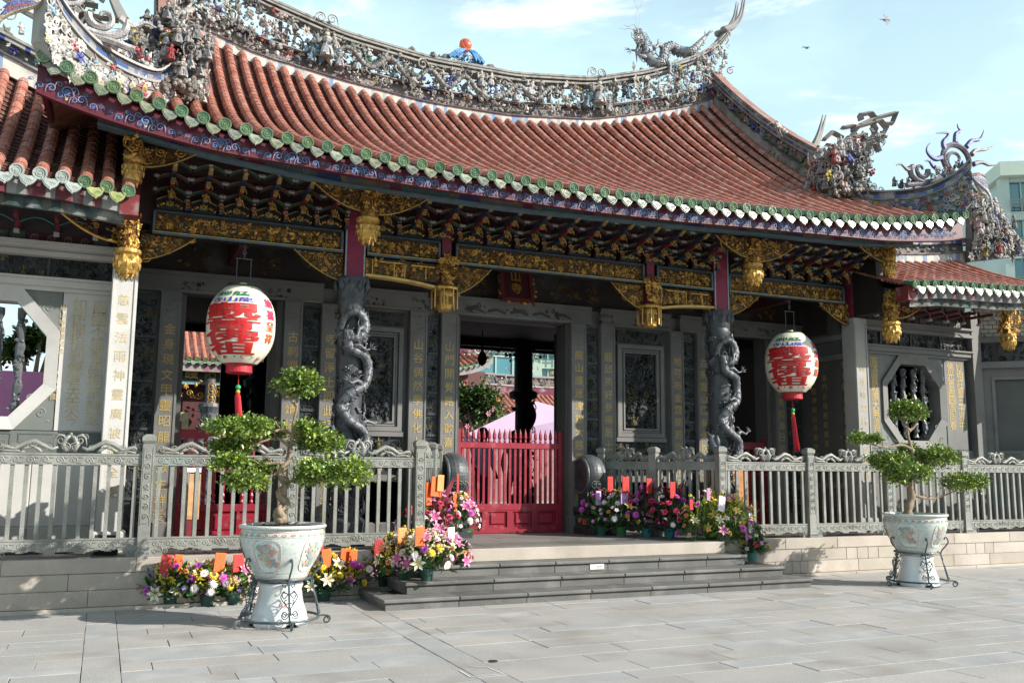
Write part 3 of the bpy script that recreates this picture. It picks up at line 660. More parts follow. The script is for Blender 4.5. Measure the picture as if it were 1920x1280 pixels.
    for k in range(6): b.add([h+t_*q*(1.4+.25*k)-s_*q*.55-o*q*.3, h+t_*q*(1.55+.25*k)-s_*q*.55-o*q*.3, h+t_*q*(1.47+.25*k)-s_*q*.85-o*q*.3, h+t_*q*(1.47+.25*k)-s_*q*.6+o*q*.1], t=[[0, 1, 2], [1, 3, 2], [3, 0, 2]])
    if tail:
        for a in (-.7, -.25, .25, .7):
            d = -T[0]+s_*a*1.0; d /= np.linalg.norm(d); b.tube([P[0], P[0]+d*r*2, P[0]+d*r*3.6+np.array((0, 0, r*.6*a))], [r*.25, r*.18, r*.02], 4)
    return b
def dragon_column(x, sgn):
    y = .88; R = .185
    b = MB(); b.lathe([(.30, ZT), (.31, ZT+.12), (.27, ZT+.2), (.29, ZT+.3), (.235, ZT+.36), (R+.02, ZT+.42), (R, ZT+.5), (R, 3.82), (R+.015, 3.86), (R, 3.9), (R*1.0, 3.93)], 20, (x, y, 0), c=(.55, .58, .62))
    prof = [(R, 3.92), (R+.02, 3.98), (R+.03, 4.06), (R+.03, 4.12), (R+.055, 4.17), (R+.045, 4.21), (R*.7, 4.21)]
    col = hb(b, 'dragon_column', M_dragon, smooth=True)
    c = MB(); c.lathe(prof, 20, (x, y, 0), c=(.5, .55, .6))
    for k in range(10):
        a = 2*PI*k/10; c.put(T_leaf, frame((x+math.cos(a)*(R+.03), y+math.sin(a)*(R+.03), 3.99), (-math.sin(a), math.cos(a), 0), (-math.cos(a), -math.sin(a), 0), (0, 0, 1), .19), c=(.6, .65, .7))
    c.build('capital', M_dragon, col, world=True)
    def pt(a, z, rr): return (x+sgn*math.sin(a)*rr, y-math.cos(a)*rr, z)
    keys = [(-.9, 3.45, .22), (-.55, 3.62, .24), (.0, 3.70, .27), (.45, 3.6, .28), (.40, 3.42, .29), (-.05, 3.33, .27), (-.35, 3.42, .27), (-.25, 3.2, .27), (.5, 3.12, .27), (.95, 2.95, .27), (.6, 2.72, .28), (-.1, 2.6, .28), (-.6, 2.42, .28), (-.15, 2.22, .28), (.5, 2.1, .29), (.75, 1.92, .29), (.3, 1.76, .30), (-.3, 1.70, .31), (-.75, 1.78, .33), (-.9, 1.95, .35)]
    P = spl([pt(*k) for k in keys], 90)
    def outn(i): d = P[i]-np.array((x, y, P[i][2])); return d/np.linalg.norm(d)
    d = dragon(P, .066, out=outn, legs=((.2, -1), (.38, 1), (.55, -1), (.72, 1), (.82, -1)), spikes=60, col=(1.15, 1.18, 1.22), head=1.15)
    d.build('carved_dragon', M_dragon, col, smooth=True, world=True)
    # clouds, waves and small figures on the shaft
    k = MB(); rnd = random.Random(int(x*10))
    for i in range(150):
        a = rnd.uniform(-2.2, 2.2); z = rnd.uniform(1.1, 3.8); p = pt(a, z, R+.015); s = rnd.uniform(.045, .10)
        M_ = frame(p, (math.cos(a)*sgn, math.sin(a), 0), (-math.sin(a)*sgn, math.cos(a), 0), (0, 0, 1))@TR(ry=rnd.uniform(0, 6))
        k.put(rnd.choice((T_cloud, T_spiral, T_flower, T_leaf, T_fig)), M_@TR(s=s), c=rnd.choice(((.7, .7, .7), (1.1, 1.1, 1.1), (.4, .4, .4))))
    for i in range(26):
        a = rnd.uniform(-2.6, 2.6); z = rnd.uniform(.95, 1.35); p = pt(a, z, R+.03)
        M_ = frame(p, (math.cos(a)*sgn, math.sin(a), 0), (-math.sin(a)*sgn, math.cos(a), 0), (0, 0, 1))
        k.put(T_spiral, M_@TR(ry=rnd.uniform(-1, 1))@TR(s=rnd.uniform(.07, .12)), c=(1, 1, 1))
    k.build('clouds_and_waves', M_dragon, col, world=True, kind='stuff')
    u = MB().box(x-.12, x+.12, y-.12, y+.12, 4.21, 5.6, c=(.20, .013, .05)); u.box(x-.14, x-.12, y-.13, y-.11, 4.21, 5.5, c=(.25, .32, .36)); u.box(x+.12, x+.14, y-.13, y-.11, 4.21, 5.5, c=(.25, .32, .36))
    hb(u, 'upper_post', M_paint)
dragon_column(3.03, 1); dragon_column(9.2, 1)
# extra heads low on the columns
# drum stones
def drum(x, lab):
    t = thing('drum_stone', lab, 'drum stone', (x, 1.93, ZT), 0, 'pair of carved drum stones beside the gate')
    b = MB(); b.slab(-.2, .2, -.42, .26, 0, .12, .02); b.slab(-.17, .17, -.38, .24, .12, .34, .03); b.slab(-.2, .2, -.42, .26, .34, .42, .02)
    carve(b, .34, .16, .07, int(x*9), cols=((1, 1, 1), (1.5, 1.5, 1.5)), M=TR(-.17, -.385, .15))
    b.box(-.09, .09, -.2, .26, .42, .62); b.build('pedestal', M_dark, t)
    c = MB(); M_ = frame((0, -.02, .93), (0, 1, 0), (0, 0, 1), (1, 0, 0))
    for s_ in (-1, 1):
        q_ = [(0, .15), (.12, .155), (.235, .15), (.24, .135), (.25, .135)]; c.lathe([(r_, h_*s_) for r_, h_ in q_][::s_], 44, M=M_, c=(1.0, 1.0, 1.05))
        q_ = [(.25, .135), (.255, .165), (.285, .168), (.30, .15), (.30, .13), (.315, .115)]; c.lathe([(r_, h_*s_) for r_, h_ in q_][::s_], 44, M=M_, c=(2.4, 2.4, 2.4))
    c.lathe([(.315, -.115), (.338, -.06), (.345, 0), (.338, .06), (.315, .115)], 44, M=M_, c=(1.7, 1.7, 1.7))
    c.build('drum', M_dark, t, smooth=False)
    k = MB()
    for i in range(26):
        a = 2*PI*i/26
        for s in (-1, 1): k.put(T_ball, TR(s*.145, -.02+.265*math.cos(a), .93+.265*math.sin(a), .012))
    for s in (-1, 1): k.put(T_spiral6, frame((s*.155, -.02, .93), (0, -s, 0), (-s, 0, 0), (0, 0, 1))@TR(sc=(.13, .04, .13)))
    for dx in (-.07, 0, .07): k.put(T_spiral6, TR(dx, -.345, .78)@TR(s=.07), c=(1.6, 1.6, 1.6))
    carve(k, .26, .3, .08, 4, M=TR(-.13, -.3, .45), kinds=('scroll', 'leaf', 'cloud')); k.build('carving', M_dark, t)
drum(4.93, 'round dark drum stone left of the red gate, above orange cards'); drum(7.31, 'round dark drum stone right of the red gate')

# ------------------------------------------------------------------ timber frame: beams, friezes, brackets
BLUEG = (.065, .10, .125); GRN = (.015, .075, .055); DRED = (.16, .012, .02); GOLDP = (.55, .36, .07)
def frieze(x0, x1, z0, z1, seed, y=.80, kinds=('scroll', 'scroll', 'leaf', 'flower'), cell=None):
    b = MB(); b.box(x0, x1, y, y+.12, z0-.062, z1+.07, c=(.022, .013, .006)); b.box(x0, x1, y-.045, y+.04, z0-.062, z0-.030, c=BLUEG); b.box(x0, x1, y-.03, y+.04, z1+.03, z1+.05, c=tuple(v*.6 for v in BLUEG))
    for x in (x0, x1-.03): b.box(x, x+.03, y-.04, y+.02, z0-.025, z1+.025, c=BLUEG)
    b.box(x0, x1, y-.05, y-.045, z0-.035, z0-.028, c=GOLDP)
    p = hb(b, 'tie_beam', M_paint)
    c = MB(); carve(c, x1-x0-.08, z1-z0, cell or .066, seed, kinds=kinds, cols=GOLDC, depth=.75, M=TR(x0+.04, y-.005, z0)); carve(c, x1-x0-.08, z1-z0, .10, seed+7, kinds=('cloud', 'leaf', 'flower'), cols=GOLDC, depth=.4, M=TR(x0+.04, y-.005, z0))
    carve(c, x1-x0-.08, z1-z0, .055, seed+17, kinds=('cloud', 'ball', 'leaf'), cols=((.55, .5, .45), (.8, .75, .7)), depth=.35, M=TR(x0+.04, y, z0))
    c.build('gilded_frieze', M_gold, p, world=True)
frieze(.40, 2.86, 4.60, 4.80, 1); frieze(3.20, 4.28, 4.60, 4.80, 2, kinds=('fig', 'flower', 'leaf', 'scroll')); frieze(4.52, 7.72, 4.60, 4.80, 3)
frieze(7.96, 9.04, 4.60, 4.80, 4, kinds=('fig', 'flower', 'leaf')); frieze(9.36, 11.85, 4.60, 4.80, 5)
# lower scene panels next to the dragon columns
for x0, x1, fl in ((3.18, 4.30, 1), (7.94, 9.05, -1)):
    b = MB(); mk_ = lambda u, w_: w_ > .12+.35*(u if fl > 0 else 1-u)**2*0
    b.box(x0, x1, .84, .9, 4.26, 4.52, c=(.08, .045, .012)); 
    n = 14
    for i in range(n):
        u0, u1 = i/n, (i+1)/n; f = lambda u: 4.24-.10*((u if fl > 0 else 1-u))**2.2
        b.add([[x0+(x1-x0)*u0, .76, f(u0)], [x0+(x1-x0)*u1, .76, f(u1)], [x0+(x1-x0)*u1, .9, f(u1)], [x0+(x1-x0)*u0, .9, f(u0)], [x0+(x1-x0)*u0, .76, f(u0)+.035], [x0+(x1-x0)*u1, .76, f(u1)+.035], [x0+(x1-x0)*u1, .9, f(u1)+.035], [x0+(x1-x0)*u0, .9, f(u0)+.035]], [[0, 1, 5, 4], [3, 2, 1, 0], [4, 5, 6, 7]], c=(.5, .33, .1))
    p = hb(b, 'scene_panel', M_paint)
    c = MB(); carve(c, x1-x0, .26, .13, int(x0*9), kinds=('fig', 'fig', 'fig', 'leaf'), cols=GOLDC, depth=.6, M=TR(x0, .84, 4.26)); carve(c, x1-x0, .26, .09, int(x0*9)+1, kinds=('scroll', 'leaf', 'ball'), cols=GOLDC, depth=.5, M=TR(x0, .84, 4.26))
    for k in (0, 2, 3, 5): xx = x0+.10+k*(x1-x0-.1)/6.5; c.box(xx, xx+.012, .78, .79, 4.27, 4.47)
    c.box(x0+.2, x0+.55, .77, .82, 4.46, 4.475); c.box(x1-.45, x1-.1, .77, .82, 4.45, 4.465); c.build('gilded_figures', M_gold, p, world=True)
def lambrequin(x, z, w_, h, s, y=.84, seed=0, m_=None, name='corner_bracket'):
    """quarter-moon carved bracket, tall at x, tapering towards x+s*w"""
    b = MB(); n = 12; prof = lambda u: h*(1-u**1.7)
    for i in range(n):
        u0, u1 = i/n, (i+1)/n
        xa, xb = x+s*w_*u0, x+s*w_*u1
        b.box(min(xa, xb), max(xa, xb), y, y+.05, z-prof((u0+u1)/2), z, c=(.045, .025, .008))
        P_ = [(xa, y-.02, z-prof(u0)), (xb, y-.02, z-prof(u1))]; b.tube(P_, .008, 4, c=tuple(v*.7 for v in GOLDP), cap=False)
    p = hb(b, name, M_paint)
    c = MB(); msk = lambda u, v: (1-v)*h < prof(u)-.02
    carve(c, w_, h, .085, seed, cols=GOLDC, depth=.9, mask=msk, M=frame((x, y, z-h), (s, 0, 0), (0, 1, 0), (0, 0, 1)), kinds=('cloud', 'leaf', 'flower', 'fig'))
    carve(c, w_, h, .12, seed+1, cols=GOLDC, depth=.6, mask=msk, M=frame((x, y, z-h), (s, 0, 0), (0, 1, 0), (0, 0, 1)), kinds=('scroll', 'leaf'))
    carve(c, w_, h, .06, seed+5, cols=((.55, .5, .45), (.8, .75, .7)), depth=.4, mask=msk, M=frame((x, y, z-h), (s, 0, 0), (0, 1, 0), (0, 0, 1)), kinds=('cloud', 'ball', 'leaf'))
    c.build('gilded_carving', M_gold, p, world=True)
for k, (x, z, w_, h, s) in enumerate(((2.88, 4.54, .68, .38, -1), (.27, 4.54, .66, .34, 1), (4.50, 4.53, .6, .42, 1), (7.74, 4.53, .6, .40, -1), (9.34, 4.54, .68, .38, 1), (11.98, 4.54, .66, .36, -1))):
    lambrequin(x, z, w_, h, s, seed=60+k)
# projecting pendants
def pendant(x, y, ztop, zbot, seed, r=.155, base=True):
    b = MB(); zc = zbot+.22
    b.box(x-.07, x+.07, y-.07, y+.07, zc, ztop, c=(.7, .7, .7))
    b.lathe([(0, zbot), (.05, zbot+.015), (.10, zbot+.05), (r*.85, zbot+.10), (r, zbot+.17), (r*.92, zbot+.24), (r*.8, zbot+.27), (r*1.0, zbot+.3), (r*1.0, zbot+.34), (r*.7, zbot+.36)], 14, (x, y, 0))
    for row, (rr, zz, n) in enumerate(((r*.98, zbot+.24, 10), (r*1.0, zbot+.17, 10), (r*.75, zbot+.09, 8), (r*.45, zbot+.04, 6))):
        for k in range(n):
            a = 2*PI*(k+.5*row)/n; b.put(T_leaf, frame((x+math.cos(a)*rr*.9, y+math.sin(a)*rr*.9, zz+.04), (-math.sin(a), math.cos(a), 0), (-math.cos(a)*1, -math.sin(a)*1, 0), (0, 0, -1), .105))
    M0 = None; rnd = random.Random(seed)
    for k in range(int(26*(ztop-zc)/.35)):
        a = rnd.uniform(PI, 2*PI) if rnd.random() < .8 else rnd.uniform(0, PI); zz = rnd.uniform(zc+.1, ztop-.02)
        T, s_ = rnd.choice((KIT['scroll'], KIT['leaf'], KIT['fig'], KIT['cloud'])); s_ = s_*rnd.uniform(.12, .17)
        b.put(T, frame((x+math.cos(a)*.10, y+math.sin(a)*.10, zz-(.04 if T is T_fig else 0)), (-math.sin(a), math.cos(a), 0), (-math.cos(a), -math.sin(a), 0), (0, 0, 1))@TR(ry=0 if T is T_fig else rnd.uniform(0, 6))@TR(s=s_), c=rnd.choice(GOLDC))
    hb(b, 'gilded_pendant', M_gold)
for k, x in enumerate((3.0, 9.25)):
    pendant(x, 0, 5.25, 4.5, 70+k)
    lambrequin(x+.12, 5.23, .72, .33, 1, y=-.03, seed=80+k); lambrequin(x-.12, 5.23, .62, .30, -1, y=-.03, seed=84+k)
for k, x in enumerate((.12, 12.12)):
    pendant(x, 0.0, 4.62, 3.78, 90+k, r=.15); pendant(x, -.02, 5.46, 4.9, 95+k, r=.12)
    s = 1 if k == 0 else -1
    lambrequin(x+s*.1, 5.40, .62, .26, s, y=-.03, seed=97+k)
# palace-lantern pendants
for k, x in enumerate((4.38, 7.84)):
    b = MB(); y = .84
    b.lathe([(.02, 4.2), (.19, 4.2), (.21, 4.18), (.205, 4.15), (.17, 4.15)], 8, (x, y, 0)); b.lathe([(.11, 4.16), (.13, 4.08), (.135, 3.98), (.11, 3.9), (.11, 3.87), (.07, 3.84), (0, 3.83)], 8, (x, y, 0))
    p = hb(b, 'lantern_shaped_pendant', M_gold)
    for j in range(8):
        a = 2*PI*(j+.5)/8; q = MB(); q.tube([(x+math.cos(a)*.185, y+math.sin(a)*.185, 4.16), (x+math.cos(a)*.185, y+math.sin(a)*.185, 3.88)], .012, 5); q.build('rod', M_gold, p, world=True)
    q = MB()
    for j in range(8):
        a = 2*PI*(j+.5)/8; M_ = frame((x+math.cos(a)*.13, y+math.sin(a)*.13, 0), (-math.sin(a), math.cos(a), 0), (-math.cos(a), -math.sin(a), 0), (0, 0, 1))
        for u in (-.025, .0, .025): q.box(u-.004, u+.004, -.006, 0, 3.93, 4.05, c=(.1, .05, .02), M=M_)
        q.box(-.03, .03, -.006, 0, 4.04, 4.05, c=(.1, .05, .02), M=M_)
    q.build('lattice', M_paint, p, world=True)
    u = MB().box(x-.07, x+.07, y-.06, y+.08, 4.2, 5.5, c=(.14, .012, .03)); hb(u, 'hanging_post', M_paint)
    q = MB(); rnd = random.Random(k)
    for i in range(34):
        T, s_ = rnd.choice((KIT['scroll'], KIT['leaf'], KIT['flower'], KIT['cloud'])); q.put(T, TR(x+rnd.uniform(-.12, .12), y-.08-rnd.uniform(0, .06), rnd.uniform(4.22, 4.62))@TR(ry=rnd.uniform(0, 6))@TR(s=s_*.16), c=rnd.choice(GOLDC))
    hb(q, 'gilded_carving', M_gold)
# plaque
b = MB().box(-.3, .3, -.03, .03, -.42, .3, c=(.05, .005, .01)); 
M_ = TR(AX-.10, WY-.22, 4.68, .85)@TR(rx=-.22)
pq = MB(); pq.put(b, M_); 
for s in (-1, 1): pq.box(s*.3-.03, s*.3+.03, -.06, .03, -.45, .32, c=(.11, .015, .02), M=M_)
pq.box(-.34, .34, -.06, .03, -.47, -.41, c=(.11, .015, .02), M=M_)
plq = hb(pq, 'name_plaque', M_paint)
q = MB(); letters(q, '龍山寺', 0, .42, .21, .25, -.03, M=M_, bold=.008); q.build('lettering', M_gold, plq, world=True)
q = MB()
for s in (-1, 1): carve(q, .09, .75, .07, 33, M=M_@TR(s*.36-.045, -.03, -.46), cols=GOLDC)
carve(q, .7, .1, .08, 35, M=M_@TR(-.35, -.03, -.55), cols=GOLDC); q.build('gilded_border', M_gold, plq, world=True)

# bracket sets between the beam and the eaves purlin
def bracket_template():
    p = MB(); g_ = MB()
    edge = (.20, .14, .05); red = (.13, .015, .02); grn = (.012, .045, .035); blu = (.025, .035, .07); cap = (.20, .18, .18); dk = (.015, .012, .015)
    # lower tier: little framed niche with gilded mask
    p.box(-.17, .17, .80, .84, .0, .19, c=dk)
    A = [(-.17+.34*i/8, .13+.07*math.sin(PI*i/8)) for i in range(9)]
    for (xa, za), (xb, zb) in zip(A[:-1], A[1:]): p.tube([(xa, .77, za), (xb, .77, zb)], .012, 4, c=edge)
    for k in range(9): g_.put(T_leaf, TR(-.13+.0325*k, .77, .02+.05*math.sin(PI*k/8))@TR(ry=-.8+.2*k)@TR(s=.05))
    g_.put(T_flower, TR(0, .77, .09, .055)); g_.put(T_ball, TR(.09, .76, .07, .022)); g_.put(T_ball, TR(-.09, .76, .07, .022))
    p.box(-.05, .05, .765, .79, .04, .10, c=(.03, .12, .08))
    # strut between niches
    p.box(.20, .235, .66, .70, .02, .30, c=red); 
    for z in (.12, .18, .24): p.box(.195, .24, .655, .705, z, z+.018, c=(.45, .42, .40))
    for k in range(4): g_.put(T_spiral if k % 2 else T_leaf, TR(.217, .65, .0+.035*k, ry=k)@TR(s=.036))
    p.box(.19, .245, .64, .71, -.02, .02, c=blu)
    # three stepped arms
    for k, (y, z) in enumerate(((.56, .16), (.30, .27), (.06, .37))):
        p.box(-.028, .028, y, .82, z-.03, z+.025, c=red if k % 2 else blu)
        p.add([[-.028, y, z-.03], [.028, y, z-.03], [.028, y-.10, z+.02], [-.028, y-.10, z+.02], [-.028, y, z+.025], [.028, y, z+.025]], [[0, 1, 2, 3], [3, 2, 5, 4]], [[0, 3, 4], [1, 5, 2]], c=edge)
        # cross arm: winged curved plank with light edge
        w_ = .20
        B = [(-w_+2*w_*i/10, z+.03+.085*math.sin(PI*i/10)) for i in range(11)]
        for (xa, za), (xb, zb) in zip(B[:-1], B[1:]):
            p.add([[xa, y, za-.035], [xb, y, zb-.035], [xb, y, zb], [xa, y, za], [xa, y+.04, za-.035], [xb, y+.04, zb-.035], [xb, y+.04, zb], [xa, y+.04, za]], [[0, 1, 2, 3], [3, 2, 6, 7], [5, 4, 7, 6], [1, 0, 4, 5]], c=grn if k != 1 else (.05, .02, .03))
            p.tube([(xa, y-.002, za), (xb, y-.002, zb)], .0055, 3, c=edge, cap=False)
        for x in (-.2, .2): p.lathe([(.026, z+.03), (.042, z+.055), (.042, z+.075), (0, z+.075)], 6, (x, y+.02, 0), c=cap)
        p.lathe([(.025, z+.09), (.04, z+.11), (.04, z+.125), (0, z+.125)], 6, (0, y+.02, 0), c=(.30, .26, .28) if k else cap)
    for k in range(8): g_.put(T_leaf, TR(.0, -.03, .40)@TR(ry=k*PI/4)@TR(s=.034))
    g_.put(T_ball, TR(0, -.05, .40, .022))
    g_.put(T_spiral, TR(0, .50, .12)@TR(s=.05)); g_.put(T_spiral, TR(0, .24, .23)@TR(s=.045))
    g_.put(T_fig, TR(0, .52, .10)@TR(s=.13))
    return p, g_
bp, bg_ = bracket_template(); bpm = bp.mesh('bracket_set', M_paint); bgm = bg_.mesh('gilding', M_gold)
def brackets(x0, x1, n, z=4.875, up=0):
    for i in range(n):
        x = x0+(i+.5)*(x1-x0)/n; sx = (x1-x0)/n/.435
        o = link_mesh('bracket_set', bpm, hall, (x-AX, -2.2, z-ZT), scale=(sx, 1, .88))
        link_mesh('gilding', bgm, o)
brackets(.38, 2.88, 6, up=1); brackets(3.18, 9.06, 13); brackets(9.36, 11.85, 6)
# dark boards behind and above the brackets
b = MB(); b.box(.15, 12.1, .92, .98, 4.7, 6.1, c=(.05, .02, .02)); b.box(.15, 12.1, .2, .26, 5.42, 5.75, c=(.04, .02, .025)); b.box(.15, 12.1, .5, .55, 5.3, 5.8, c=(.05, .02, .02))
hb(b, 'bracket_board', M_paint)
# porch ceiling beams between front beam and wall
b = MB(); b.box(.15, 12.1, .98, WY+.02, 4.95, 5.0, c=(.035, .02, .02))
for x in (3.03, 9.2, 1.55, 10.7): b.box(x-.06, x+.06, .9, WY, 4.5, 4.8, c=(.05, .01, .015)); 
for i in range(26): b.box(.4+i*.45, .44+i*.45, .98, WY, 4.90, 4.95, c=(.10, .03, .02))
hb(b, 'porch_ceiling', M_paint)
c = MB()
for i, x in enumerate((1.05, 2.1, 4.7, 5.4, 6.9, 7.4, 9.9, 11.2)): carve(c, .5, .28, .1, 200+i, cols=((.35, .35, .35), (.2, .17, .15)), M=TR(x-.25, WY-.10, 4.40), mask=lambda u, v: abs(u-.5)+abs(v-.5) < .62)
hb(c, 'gilded_carving', M_gold)

# ------------------------------------------------------------------ roof of the main hall
EX = [-1.0, -.76, -.52, -.11, .35, 1.05, 2.43, 3.53, 4.71, 5.83, 7.39, 8.52, 9.94, 11.27, 11.97, 12.83, 13.1]
EZ = [6.02, 5.94, 5.86, 5.74, 5.64, 5.51, 5.42, 5.38, 5.37, 5.36, 5.39, 5.44, 5.49, 5.58, 5.68, 5.83, 5.92]
RX = [.3, .68, 2.01, 3.52, 5.15, 6.89, 8.67, 9.81, 10.87, 11.57, 12.0]
RZ = [9.14, 9.01, 8.60, 8.40, 8.26, 8.29, 8.51, 8.82, 9.15, 9.45, 9.62]
def smooth_interp(xs, ys):
    g = np.linspace(xs[0], xs[-1], 400); v = np.interp(g, xs, ys); k = np.hanning(31); k /= k.sum()
    v = np.convolve(np.pad(v, 15, mode='reflect', reflect_type='odd'), k, 'valid'); return lambda x: float(np.interp(x, g, v))
ez = smooth_interp(EX, EZ); rz_ = smooth_interp(RX, RZ)
YE, YR = -.8, 4.2
XL, XR = -.86, 13.02
def rpt(x, t, h=0):
    z0, z1 = ez(x), rz_(min(max(x, .3), 12.0)); d = z1-z0
    z = z0+d*(.60*t+.40*t*t); y = YE+(YR-YE)*t
    dz = d*(.60+.80*t); L_ = math.hypot(dz, YR-YE)
    return np.array([x, y-h*dz/L_, z+h*(YR-YE)/L_])
def tmax(x):
    if x < .50: return .34*(x-XL+.05)/(.50-XL)
    if x > 11.70: return .34*(XR+.05-x)/(XR-11.70)
    return 1.0
# single cover tile
def tile_mesh():
    b = MB(); n = 6; L_ = 1.0; v = []
    for (y, r) in ((0, .075), (1.06, .066), (0, .063)):
        for j in range(n+1):
            a = PI*j/n; v.append([-r*math.cos(a), y, r*math.sin(a)])
    q = [[j, j+1, n+1+j+1, n+1+j] for j in range(n)]+[[2*(n+1)+j, 2*(n+1)+j+1, j+1, j] for j in range(n)]
    b.add(v, q); return b
T_tile = tile_mesh()
NT = 59; pitch = (XR-XL)/(NT-1)
def tiles_for(x, t1, pf):
    """positions of cover tiles up one row: list of frames"""
    o = []; n = 400; P = np.array([pf(x, t1*i/n, .0) for i in range(n+1)]); s = np.concatenate([[0], np.cumsum(np.linalg.norm(np.diff(P, axis=0), axis=1))])
    m_ = max(1, int(round(s[-1]/.205))); 
    for k in range(m_):
        a, c_ = s[-1]*k/m_, s[-1]*(k+1)/m_
        pa = np.array([np.interp(a, s, P[:, i]) for i in range(3)]); pc = np.array([np.interp(c_, s, P[:, i]) for i in range(3)])
        d = pc-pa; l = np.linalg.norm(d); d /= l; nz = np.cross((1, 0, 0), d); nz /= np.linalg.norm(nz)
        M_ = np.eye(4); M_[:3, 0] = (1, 0, 0); M_[:3, 1] = d*l; M_[:3, 2] = nz; M_[:3, 3] = pa
        o.append((M_, k))
    return o
rnd = random.Random(11); alltiles = []
for i in range(NT):
    x = XL+i*pitch; tm = tmax(x)
    if tm < .02: tm = .02
    alltiles += [(M_, k, i) for M_, k in tiles_for(x, tm, rpt)]
alltiles.sort(key=lambda a: float((a[0][:3, 3]-CAMP)@FW))
palette_t = [(1, 1, 1), (.92, .9, .9), (1.08, 1.06, 1.03), (.95, 1.0, 1.04), (1.16, 1.18, 1.2), (.84, .80, .79)]
tms = []
for c_ in palette_t: q = MB(); q.put(T_tile, c=c_); tms.append(q.mesh('roof_tile', M_tile))
q = MB(); q.put(T_tile); tile_g = q.mesh('roof_tile', M_glaze)
rest = MB()
HB = np.array([AX, 2.2, ZT])
def set_m(o, M_): o.matrix_local = Matrix(M_.tolist())
for k, (M_, r_, i) in enumerate(alltiles):
    jx = rnd.uniform(-.004, .004); M_ = M_.copy(); M_[0, 3] += jx; M_[2, 3] += rnd.uniform(0, .004)
    gl = r_ == 0 and i > 30
    if k < 296:
        M_[:3, 3] -= HB; o = bpy.data.objects.new('roof_tile', tile_g if gl else rnd.choice(tms)); COL.objects.link(o); o.parent = hall; set_m(o, M_)
    else: rest.put(T_tile, M_, c=(1, 1, 1) if gl else rnd.choice(palette_t), mat=1 if gl else 0)
hb(rest, 'roof_tiles_upper', [M_tile, M_glaze], kind='stuff')
# pan tiles between, stepped courses
pan = MB()
for i in range(NT-1):
    xa, xb = XL+i*pitch, XL+(i+1)*pitch; tm = min(max(tmax(xa), .03), max(tmax(xb), .03)); n = max(3, int(64*tm)); V = []
    for k in range(n):
        for t, h in ((k/n*tm, -.005), ((k+1)/n*tm, -.024)):
            for x, dh in ((xa, 0), ((xa+xb)/2, -.018), (xb, 0)): V.append(rpt(x, t, h+dh-.01))
    F = []
    for k in range(n):
        b0 = k*6; F += [[b0, b0+1, b0+4, b0+3], [b0+1, b0+2, b0+5, b0+4]]
        if k: F += [[b0-3, b0-2, b0+1, b0], [b0-2, b0-1, b0+2, b0+1]]
    pan.add(V, F, c=(lambda k_: (k_, k_, k_))(rnd.uniform(.8, 1.2)))
hb(pan, 'pan_tiles', M_pan, kind='stuff')
# end discs and drip tiles
dm = MB(); M0 = frame((0, 0, 0), (1, 0, 0), (0, 0, 1), (0, -1, 0))
dm.lathe([(0, .028), (.018, .028), (.024, .02), (.034, .02), (.038, .028), (.044, .028), (.048, .02), (.066, .02), (.070, .032), (.083, .032), (.088, .02), (.088, -.01), (0, -.01)], 20, M=M0)
for k in range(6): dm.put(T_ball, TR(.057*math.cos(k*PI/3), -.02, .057*math.sin(k*PI/3), .008))
def disc_mesh(c): q_ = MB(); q_.put(dm, TR(sc=(.86, 1, .86)), c=c); return q_.mesh('end_disc', M_glaze)
pr_ = MB(); n = 12; outl = [(-.105, .03)]+[(-.105+.21*i/n, -.085*math.sin(PI*i/n)**.75-(.018 if i == n//2 else 0)) for i in range(n+1)]+[(.105, .03)]
outl = [(-.105, .035), (-.105, 0)]+[(-.1+.2*i/n, -.005-.085*math.sin(PI*i/n)**.7-(.015 if i == n//2 else 0)) for i in range(1, n)]+[(.105, 0), (.105, .035)]
outl = outl[::-1]; outl[:] = outl+[(0, .018)]
pr_.prism(outl, -.012, .012)
P_ = [(x*.84, -.015, z*.8+.0) for x, z in outl[1:-2]]; pr_.tube(P_, .0045, 4); 
for k in range(-3, 4): pr_.tube([(0, -.014, -.0), (k*.022, -.015, -.058+abs(k)*.008)], .003, 3, cap=False)
def drip_mesh(c): q_ = MB(); q_.put(pr_, TR(sc=(.86, 1, 1.05)), c=c); return q_.mesh('drip_tile', M_glaze)
discs = [disc_mesh(c_) for c_ in ((1, 1.05, 1), (1.2, 1.1, .95), (.9, .95, .95))]
drips = [drip_mesh(c_) for c_ in ((2.3, 1.45, 1.9), (2.1, 1.35, 2.1), (3.0, 2.0, 2.9), (1.7, 1.25, 1.6))]
dripw = [drip_mesh(c_) for c_ in ((3.1, 1.95, 3.1), (2.8, 1.8, 2.8), (2.4, 1.6, 2.2))]
for i in range(NT):
    x = XL+i*pitch; p = rpt(x, 0, .0)
    link_mesh('end_disc', rnd.choice(discs), hall, tuple(p+np.array((0, -.035, .008))-HB), (rnd.uniform(-.05, .05)+.06, rnd.uniform(-.3, .3), 0))
    if i < NT-1:
        xm = x+pitch/2; p2 = rpt(xm, 0, 0); sl = math.atan2(ez(x+pitch)-ez(x), pitch)
        link_mesh('drip_tile', rnd.choice(drips if xm < 6.5 else dripw), hall, tuple(p2+np.array((0, -.035, -.055))-HB), (-.2, -sl+rnd.uniform(-.04, .04), 0))
